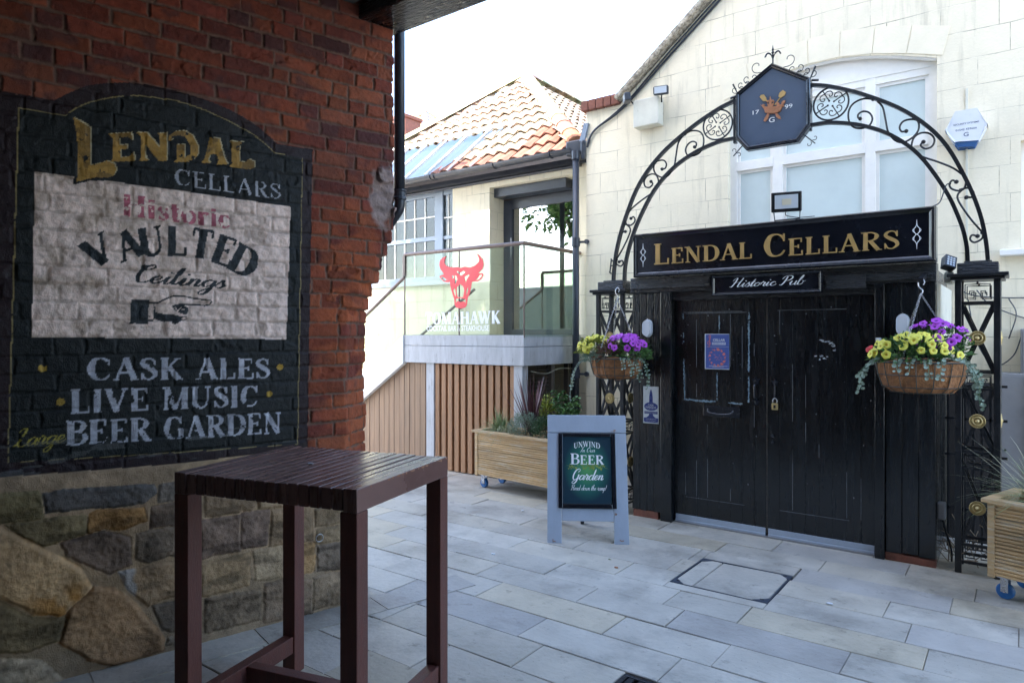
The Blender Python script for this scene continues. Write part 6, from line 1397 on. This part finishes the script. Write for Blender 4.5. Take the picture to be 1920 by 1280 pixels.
# ------------------------------------------------------------------ planters on castors
def planter(loc, rz, L, Dp, label, H0=.145, H1=.62):
    t = thing('planter', label, 'planter', (*loc, 0), rz)
    n = 5; bh = (H1-.02-H0)/n
    for (y0, y1) in ((0, .028), (Dp-.028, Dp)):
        for i in range(n):
            mb = MB(); z0 = H0+i*bh+.0015; z1 = H0+(i+1)*bh-.0015; k = 4; g = (z1-z0)/k
            ya, yb = (y0+.009, y1) if y0 == 0 else (y0, y1-.009)
            mb.box(.03, L-.03, ya, yb, z0, z1)
            for j in range(k): mb.box(.03, L-.03, (y0 if y0 == 0 else yb+.0002), (ya-.0002 if y0 == 0 else y1), z0+j*g+.0042, z0+(j+1)*g-.0042)
            mb.build('board', mt['decking'], t, local=True)
    for x0, x1 in ((0, .028), (L-.028, L)):
        mb = MB()
        for i in range(n): mb.box(x0+.001, x1-.001, .03, Dp-.03, H0+i*bh+.0015, H0+(i+1)*bh-.0015)
        mb.build('end_board', mt['decking'], t, local=True)
    for x in (-.004, L-.036):
        for y in (-.004, Dp-.036): MB().box(x, x+.04, y, y+.04, H0-.01, H1-.021).build('corner_post', mt['decking'], t, local=True, bevel=.003)
    mb = MB(); mb.box(-.03, L+.03, -.03, .04, H1-.02, H1+.006); mb.box(-.03, L+.03, Dp-.04, Dp+.03, H1-.02, H1+.006); mb.box(-.03, .04, .0402, Dp-.0402, H1-.0198, H1+.0058); mb.box(L-.04, L+.03, .0402, Dp-.0402, H1-.0198, H1+.0058); mb.build('rim', mt['decking'], t, local=True, bevel=.003)
    MB().box(.03, L-.03, .03, Dp-.03, H0+.01, H1-.06).build('soil', mt['soil'], t, local=True)
    for x in (.07, L-.07):
        for y in (.07, Dp-.07):
            mb = MB(); mb.box(x-.04, x+.04, y-.035, y+.035, H0-.012, H0-.004); mb.box(x-.02, x+.02, y-.026, y-.021, .045, H0-.012); mb.box(x-.02, x+.02, y+.021, y+.026, .045, H0-.012); mb.tube([(x, y-.03, .05), (x, y+.03, .05)], .007, 6)
            f = mb.build('caster', mt['chain'], t, local=True); mb = MB(); mb.lathe([(.02, -.019), (.044, -.019), (.05, -.012), (.05, .012), (.044, .019), (.02, .019)], (x, y, .05), 'y', 20); mb.build('wheel', mt['bluewheel'], f, local=True, smooth=False)
    return t
LP = (-4.745, 5.70); planter(LP, rad(-6.2), 1.36, .42, 'long timber planter on blue castors in front of the slat screen')
planter((-.165, 5.235), rad(-19), 1.3, .45, 'timber planter on blue castors at the right edge beside the iron pier')
def PL(x, y, z=.60, o=LP, a=rad(-6.2)): return Vector((o[0]+x*math.cos(a)-y*math.sin(a), o[1]+x*math.sin(a)+y*math.cos(a), z))
r = random.Random(31)
def tuft(name, label, p, n, L, W, mat, spread, droop, lo=0.0):
    t = plant(name, label, 'grass', tuple(p)); mb = MB()
    for i in range(n):
        a = r.uniform(0, 6.28); e = r.uniform(lo, spread); mb.blade(p+Vector((r.uniform(-.05, .05), r.uniform(-.05, .05), 0)), (math.cos(a)*math.sin(e), math.sin(a)*math.sin(e), math.cos(e)), L*r.uniform(.55, 1.15), W*r.uniform(.7, 1.2), droop*r.uniform(.4, 1.3))
    mb.build('blades', mat, t); return t
t = tuft('grass_tuft', 'pale green grass tuft arching over the left end of the long planter', PL(.18, .2), 240, .36, .007, mt['grassg'], 1.15, .55)
mb = MB()
for i in range(90): a = r.uniform(0, 6.28); e = r.uniform(.4, 1.3); mb.blade(PL(.3, .17), (math.cos(a)*math.sin(e), math.sin(a)*math.sin(e), math.cos(e)), r.uniform(.2, .42), .005, r.uniform(.4, 1.0))
mb.build('dry_blades', mt['straw'], t)
t = plant('cordyline', 'purple spiky cordyline rising from the middle of the long planter', 'plant', tuple(PL(.60, .24))); mb = MB()
for i in range(38):
    a = r.uniform(0, 6.28); e = r.uniform(.03, .6); mb.blade(PL(.60, .24, .58), (math.cos(a)*math.sin(e), math.sin(a)*math.sin(e), math.cos(e)), r.uniform(.45, .78), .026, r.uniform(.0, .12), 6)
mb.build('leaves', mt['leafp'], t)
def bush(name, label, p, rx, ry, rz, n, L, W, mat, zmin=-.2):
    t = plant(name, label, 'plant', tuple(p)); mb = MB(); clump(mb, n, p+Vector((0, 0, rz*.3)), rx, ry, rz, L, W, r, zmin); mb.build('foliage', mat, t)
    ms = MB()
    for k in range(7): ms.tube([p-Vector((0, 0, .04)), p+Vector((r.uniform(-rx, rx)*.6, r.uniform(-ry, ry)*.6, rz*.9))], .003, 4)
    ms.build('stem', mt['bark'], t)
bush('rosemary_bush', 'grey green rosemary mound in front of the purple cordyline', PL(.62, .12), .19, .13, .19, 1500, .03, .006, mt['leafs'])
bush('box_shrub', 'dense dark green shrub right of the rosemary in the long planter', PL(.88, .16), .18, .15, .18, 1100, .03, .012, mt['leafd'])
bush('golden_shrub', 'yellow green shrub behind the rosemary in the long planter', PL(.78, .30), .10, .09, .33, 420, .035, .02, mt['leafy'])
t = plant('climbing_shrub', 'bright green leafy shrub standing tallest at the back of the long planter', 'plant', tuple(PL(1.03, .30))); mb, ms = MB(), MB()
for k in range(9):
    p = PL(1.03+r.uniform(-.1, .1), .30, .58); d = Vector((r.uniform(-.25, .3), r.uniform(-.2, .2), 1)).normalized(); pts = [p]; Ln = r.uniform(.3, .62)
    for i in range(10):
        d = (d+Vector((r.uniform(-.2, .2), r.uniform(-.2, .2), -.03))).normalized(); pts.append(pts[-1]+d*Ln/10)
        for q in range(4): a = r.uniform(0, 6.28); mb.leaf(pts[-1], (math.cos(a), math.sin(a), r.uniform(-.3, .4)), (0, 0, 1), r.uniform(.05, .085), r.uniform(.03, .045), .5)
    ms.tube(pts, .003, 4)
mb.build('foliage', mt['leafg'], t); ms.build('stem', mt['leafd'], t)
tuft('grass_tuft', 'short green tuft at the right end of the long planter behind the pavement board', PL(1.25, .25), 120, .2, .008, mt['leafy'], 1.0, .4)
PR = lambda x, y, z=.60: PL(x, y, z, (-.165, 5.235), rad(-19))
tuft('grass_tuft', 'grey green grass arching over the rim of the planter at the right edge', PR(.26, .2), 300, .5, .007, mt['grassg'], 1.25, .5)
tuft('straw_tuft', 'pale straw coloured stems leaning left from the planter at the right edge', PR(.22, .2), 60, .62, .004, mt['straw'], 1.2, .35, .5)
tuft('grass_tuft', 'green tuft in the far half of the planter at the right edge', PR(.85, .22), 220, .42, .007, mt['grassg'], 1.2, .5)
# ------------------------------------------------------------------ pavement board
ab = thing('pavement_board', 'grey blue wooden A frame pavement board with a green beer garden poster', 'pavement sign', (-3.012, 4.508, 0), rad(33.1))
W_ = .646; lean = .29/.99
def bz_(x0, x1, f0, f1, o0, o1):
    """box on the leaning front plane: f along the slope (0 foot, 1 top), o thickness behind the face"""
    mb = MB(); P = []
    for o in (o0, o1):
        for x, f in ((x0, f0), (x1, f0), (x1, f1), (x0, f1)): P.append((x, f*.29+o*.96, f*.985-o*.28))
    return mb.add(P, [(0, 1, 2, 3), (7, 6, 5, 4), (0, 4, 5, 1), (1, 5, 6, 2), (2, 6, 7, 3), (3, 7, 4, 0)])
for x0, x1 in ((0, .115), (W_-.115, W_)): bz_(x0, x1, 0, .852, 0, .03).build('leg', mt['ablue'], ab, local=True, bevel=.004)
bz_(0, W_, .855, 1.0, 0, .03).build('top_rail', mt['ablue'], ab, local=True, bevel=.008); bz_(.117, W_-.117, .17, .265, .001, .029).build('bottom_rail', mt['ablue'], ab, local=True, bevel=.004)
bz_(.117, W_-.117, .265, .853, .012, .028).build('back_board', mt['signblack'], ab, local=True)
for b in ((.09, .125, .265, .85), (W_-.125, W_-.09, .265, .85), (.1255, W_-.1255, .265, .30), (.1255, W_-.1255, .825, .85)): bz_(*b, -.014, -.0005).build('poster_frame', mt['signblack'], ab, local=True, bevel=.004)
# printed poster: dark teal with a green glow behind the lettering (printed artwork)
pm, N, L_, Pn = nodes('beer_garden_print'); tc = N.new('ShaderNodeTexCoord'); mp = N.new('ShaderNodeMapping'); mp.inputs['Location'].default_value = (-W_/2*5.2, 0, -.565*3.9); mp.inputs['Scale'].default_value = (5.2, 0, 3.9); L_.new(tc.outputs['Object'], mp.inputs[0])
gr_ = N.new('ShaderNodeTexGradient'); gr_.gradient_type = 'SPHERICAL'; L_.new(mp.outputs[0], gr_.inputs[0]); cr = N.new('ShaderNodeValToRGB'); L_.new(gr_.outputs[0], cr.inputs[0])
cr.color_ramp.elements[0].position = 0; cr.color_ramp.elements[0].color = (.018, .042, .062, 1); cr.color_ramp.elements[1].position = 1; cr.color_ramp.elements[1].color = (.12, .36, .12, 1); e_ = cr.color_ramp.elements.new(.45); e_.color = (.03, .15, .115, 1)
L_.new(cr.outputs[0], Pn.inputs['Base Color']); Pn.inputs['Roughness'].default_value = .22
bz_(.126, W_-.126, .301, .824, -.004, .010).build('poster', pm, ab, local=True)
fb = lambda x, f, d: (x, f*.29-(d+.0042)*.96, f*.985+(d+.0042)*.28)
mb = MB(); U = 1/1.027
def ab_text(ribs, w_, x0, f0, Wd, Hd, arc=0, stag=.00005):
    k = Wd/w_
    for i, (L, R) in enumerate(ribs):
        q = lambda p: (x0+p[0]*k, f0+p[1]*Hd-arc*((p[0]/w_-.5)*2)**2)
        mb.ribbon([q(p) for p in L], [q(p) for p in R], -.0005, .0007+(i % 5)*stag, fb)
r_, w_ = serif('UNWIND'); ab_text(r_, w_, .216, .745, .215, .043, .018)
r_, w_ = script('In Our', w=.10); ab_text(r_, w_, .265, .702, .125, .038)
r_, w_ = serif('BEER', big=1.18, bold=1.15); ab_text(r_, w_, .185, .605, .275, .072)
r_, w_ = script('Garden', w=.12, thin=.45); ab_text(r_, w_, .195, .485, .262, .085)
r_, w_ = script('Head down the ramp!', w=.085, thin=.6); ab_text(r_, w_, .19, .405, .285, .042)
mb.build('lettering', mt['whitevinyl'], ab, local=True)
mb = MB(); rq = random.Random(6)
for i in range(90):
    x = rq.uniform(.17, .475); a = rq.uniform(.2, 2.94); L0 = rq.uniform(.02, .05); f0 = .592-.012*abs(x-.32)*3+rq.uniform(-.012, .012); s = 1 if rq.random() < .35 else -1
    dx_, df_ = math.cos(a)*L0, s*math.sin(a)*L0*.6; mb.add([fb(x, f0, .0002+i*1e-6), fb(x+dx_*.5-.004, f0+df_*.5, .0002+i*1e-6), fb(x+dx_, f0+df_, .0002+i*1e-6), fb(x+dx_*.5+.004, f0+df_*.5, .0002+i*1e-6)], [(0, 1, 2, 3)])
mb.build('printed_leaves', mt['leafy'], ab, local=True)
MB().bar((.30, .60, 0), (.36, .31, .93), .05, .03, (1, 0, 0)).build('rear_leg', mt['signblack'], ab, local=True); MB().bar((.10, .58, .0), (.12, .31, .93), .05, .03, (1, 0, 0)).build('rear_leg', mt['signblack'], ab, local=True)
MB().box(.08, .4, .315, .335, .80, .95).build('rear_rail', mt['signblack'], ab, local=True)
mb = MB()
for x0, f0 in ((.545, .875), (.56, .225), (.58, .03), (.05, .02)):
    for k in range(5):
        cx_, cf_, s = x0+rq.uniform(-.02, .02), f0+rq.uniform(-.008, .008), rq.uniform(.003, .008); mb.ribbon([(cx_-s, cf_+s*.4), (cx_+s, cf_+s*.5)], [(cx_-s*.8, cf_-s*.4), (cx_+s*.7, cf_-s*.3)], 0, -.0036+k*.0001, fb)
mb.build('chipped_paint', mt['rust'], ab, local=True)
# ------------------------------------------------------------------ tall table
tb = thing('bar_table', 'tall dark brown slatted bar table standing in front of the painted wall sign', 'table', (-2.727, 1.388, 0), rad(15.3))
TW, TD, TH, lg = .865, .715, 1.10, .072
for x, y in ((0, 0), (TW-lg, 0), (0, TD-lg), (TW-lg, TD-lg)): MB().box(x, x+lg, y, y+lg, 0, TH-.001 if x > 5 else TH-.086).build('leg', mt['tablewood'], tb, local=True, bevel=.003)
for x0, x1 in ((0, .058), (TW-.058, TW)): MB().box(x0, x1, 0, TD, TH-.085, TH).build('side_rail', mt['tabletop'], tb, local=True, bevel=.003)
n = 15; w0 = (TW-.120)/n; rq = random.Random(14)
for i in range(n):
    x = .06+i*w0; dz = rq.uniform(-.0025, .001); MB().box(x+.0042, x+w0-.0042, rq.uniform(0, .004), TD-rq.uniform(0, .004), TH-.082, TH-.001+dz).build('slat', mt['tabletop'], tb, local=True, bevel=.0025)
for x in (.008, TW-.064): MB().box(x, x+.056, lg+.001, TD-lg-.001, .105, .185).build('foot_rail', mt['tablewood'], tb, local=True, bevel=.003)
MB().box(.065, TW-.065, TD*.46, TD*.46+.056, .107, .183).build('stretcher', mt['tablewood'], tb, local=True, bevel=.003)
bt_ = MB(); c = Matrix.Translation((-2.727, 1.388, 0)) @ Matrix.Rotation(rad(15.3), 4, 'Z') @ Vector((.40, .34, TH+.001)); bt_.prism([(c.x-.014, c.y-.005), (c.x, c.y-.01), (c.x+.016, c.y), (c.x+.006, c.y+.011), (c.x-.008, c.y+.007)], c.z, c.z+.0035, fn=lambda x, z, y: (x, z, y)); whole(bt_, 'paper_scrap', mt['plastic'], 'tiny white scrap of paper on the dark table top', 'paper')
mb = MB(); rq = random.Random(19)
for i in range(16):
    y = rq.uniform(.02, .7); s = rq.uniform(.004, .02); mb.add([(TW+.0006, y-s, TH-rq.uniform(.001, .003)), (TW+.0006, y+s, TH-.001), (TW+.0006, y+s*.6, TH-rq.uniform(.006, .014)), (TW+.0006, y-s*.3, TH-rq.uniform(.006, .012))], [(3, 2, 1, 0)])
mb.build('worn_edge', mt['rust'], tb, local=True)
# ------------------------------------------------------------------ manhole, drain, litter
mh = thing('manhole_cover', 'square recessed manhole cover filled with paving before the doors', 'manhole cover', (-1.57, 4.6, 0))
x0, x1, y0, y1 = MAN; f = .009
mb = MB()
for b in ((x0+.004, x1-.004, y0+.004, y0+.004+f), (x0+.004, x1-.004, y1-.004-f, y1-.004), (x0+.004, x0+.004+f, y0+.0135, y1-.0135), (x1-.004-f, x1-.004, y0+.0135, y1-.0135)): mb.box(*b, -.025, .001)
for cx_, cy_2, sx, sy in ((x0+.013, y0+.013, 1, 1), (x1-.013, y0+.013, -1, 1), (x1-.013, y1-.013, -1, -1), (x0+.013, y1-.013, 1, -1)):
    P = [(cx_, cy_2), (cx_+sx*.08, cy_2), (cx_, cy_2+sy*.08)]
    if sx*sy < 0: P = P[::-1]
    mb.prism(P, -.02, .003, fn=lambda x, z, y: (x, z, y))
mb.build('steel_frame', mt['anthracite'], mh)
pv = MB()
for a, b in ((x0+.018, x0+.155), (x0+.16, x1-.018)): slab(a, b, y0+.018, y1-.018, -.001)
pv.build('paving_infill', mt['flag'], mh, colors=True)
MB().box(x0+.005, x1-.005, y0+.005, y1-.005, -.029, -.0225).build('tray', mt['joint'], mh)
mb = MB()
for cx_, cy_2 in ((x0+.045, y0+.045), (x1-.045, y0+.045), (x1-.045, y1-.045)): mb.box(cx_-.012, cx_+.012, cy_2-.006, cy_2+.006, .0032, .0045)
mb.build('key_slot', mt['dark'], mh)
dg = thing('drain_grate', 'black iron drain grate set in the flagstones at the bottom edge', 'drain grate', (-1.33, 2.85, 0))
x0, x1, y0, y1 = GRT; mb = MB()
for b in ((x0+.003, x1-.003, y0+.003, y0+.028), (x0+.003, x1-.003, y1-.028, y1-.003), (x0+.003, x0+.028, y0+.0285, y1-.0285), (x1-.028, x1-.003, y0+.0285, y1-.0285)): mb.box(*b, -.02, .004)
mb.build('frame', mt['iron'], dg, bevel=.003); mb = MB()
for i in range(7): mb.box(x0+.035+i*.053, x0+.035+i*.053+.03, y0+.0285, y1-.0285, -.02, .001)
mb.build('bars', mt['iron'], dg, bevel=.003)
def scrap(name, mat, label, x, y, s, cat):
    mb = MB(); q = random.Random(int(x*997)); P = [(x+s*math.cos(a)*q.uniform(.5, 1.2), y+s*math.sin(a)*q.uniform(.35, .8)) for a in np.linspace(0, 6.28, 8)[:-1]]; mb.prism(P, .002, .009, fn=lambda a, b, c: (a, b, c)); whole(mb, name, mat, label, cat)
scrap('paper_scrap', mt['plastic'], 'white scrap of paper on the flagstones between the manhole and the right planter', -.94, 4.52, .022, 'paper')
scrap('paper_scrap', mt['plastic'], 'white scrap of paper on the flagstones left of the pavement board', -3.18, 4.03, .020, 'paper')
scrap('paper_scrap', mt['plastic'], 'white scrap of paper on the flagstones below the long planter', -3.75, 5.2, .022, 'paper')
scrap('cigarette_end', mt['straw'], 'pale cigarette end on the flagstones near the foot of the pavement board', -2.42, 4.45, .012, 'litter')
scrap('dry_leaf', mt['rust'], 'brown dry leaf on the flagstones in front of the pavement board', -2.30, 4.32, .018, 'leaf')
# ------------------------------------------------------------------ house beyond, a tree shaped to shade the restaurant, a wall for reflections
hb = thing('far_house', 'red roofed brick house showing above the skylight behind the restaurant', 'house', (-16, 15, 0))
MB().box(-21, -13.4, 14, 20, 0, 6.6).build('wall', mt['brick'], hb)
mb = MB(); hz = 6.5
tiles(mb, (-21.3, 13.8, hz), (1, 0, 0), (0, math.cos(rad(42)), math.sin(rad(42))), lambda u, v: v < 4.0 and u < 8.1-v*.74, 33, 12, .25, .34, lambda u, v, r: tuple(c*r.uniform(.8, 1.15) for c in (.38, .20, .12)))
tiles(mb, (-13.2, 13.8, hz), (0, 1, 0), (-math.cos(rad(42)), 0, math.sin(rad(42))), lambda u, v: v < 4.0 and u > v*.74, 24, 12, .25, .34, lambda u, v, r: tuple(c*r.uniform(.8, 1.15) for c in (.38, .20, .12)))
mb.build('roof', mt['tile'], hb, colors=True)
c = MB(); c.box(-15.15, -14.5, 14.2, 14.85, 6.2, 8.05); c.box(-15.2, -14.45, 14.15, 14.9, 8.05, 8.15); c.build('chimney', mt['brick'], hb, bevel=.02)
tr = thing('tree', 'broad leaved green tree out of view, its crown shaped to shade the restaurant', 'tree', (-8.6, 1.2, 0)); r = random.Random(9)
mb = MB(); mb.tube([(-8.6, 1.2, 0), (-8.55, 1.25, 2), (-8.4, 1.4, 4.2)], [.2, .16, .11], 9)
for k in range(9): a = k*.9; mb.tube([(-8.45, 1.35, 3.2+.2*k), (-8.4+math.cos(a)*.9, 1.5+math.sin(a)*.9, 4.6+.3*k), (-8.35+math.cos(a)*1.4, 1.6+math.sin(a)*1.4, 5.4+.3*k)], [.07, .045, .02], 6)
mb.build('trunk', mt['bark'], tr); mb = MB()
for k in range(80):
    d = Vector((r.gauss(0, 1), r.gauss(0, 1), r.gauss(0, 1))).normalized()*(r.random()**.4); clump(mb, 150, Vector((-8.35+d.x*1.75, 1.5+d.y*1.2, 7.0+d.z*2.9)), .6, .55, .5, .2, .11, r, -1)
mb.build('crown', mt['leafg'], tr)  # crown placed and thickened to shade the restaurant front
yw = thing('reflection_wall', 'plain grey wall added out of view for the restaurant door to reflect', 'wall', (-15, -6, 0))
MB().box(-26, -7.45, -6.4, -6.1, -.04, 3.4).build('panel', mt['stucco'], yw)  # unseen wall, put in for the reflections in the balcony door
MB().box(-26, -7.44, -6.46, -6.04, 3.402, 3.48).build('coping', mt['concrete'], yw, bevel=.01)
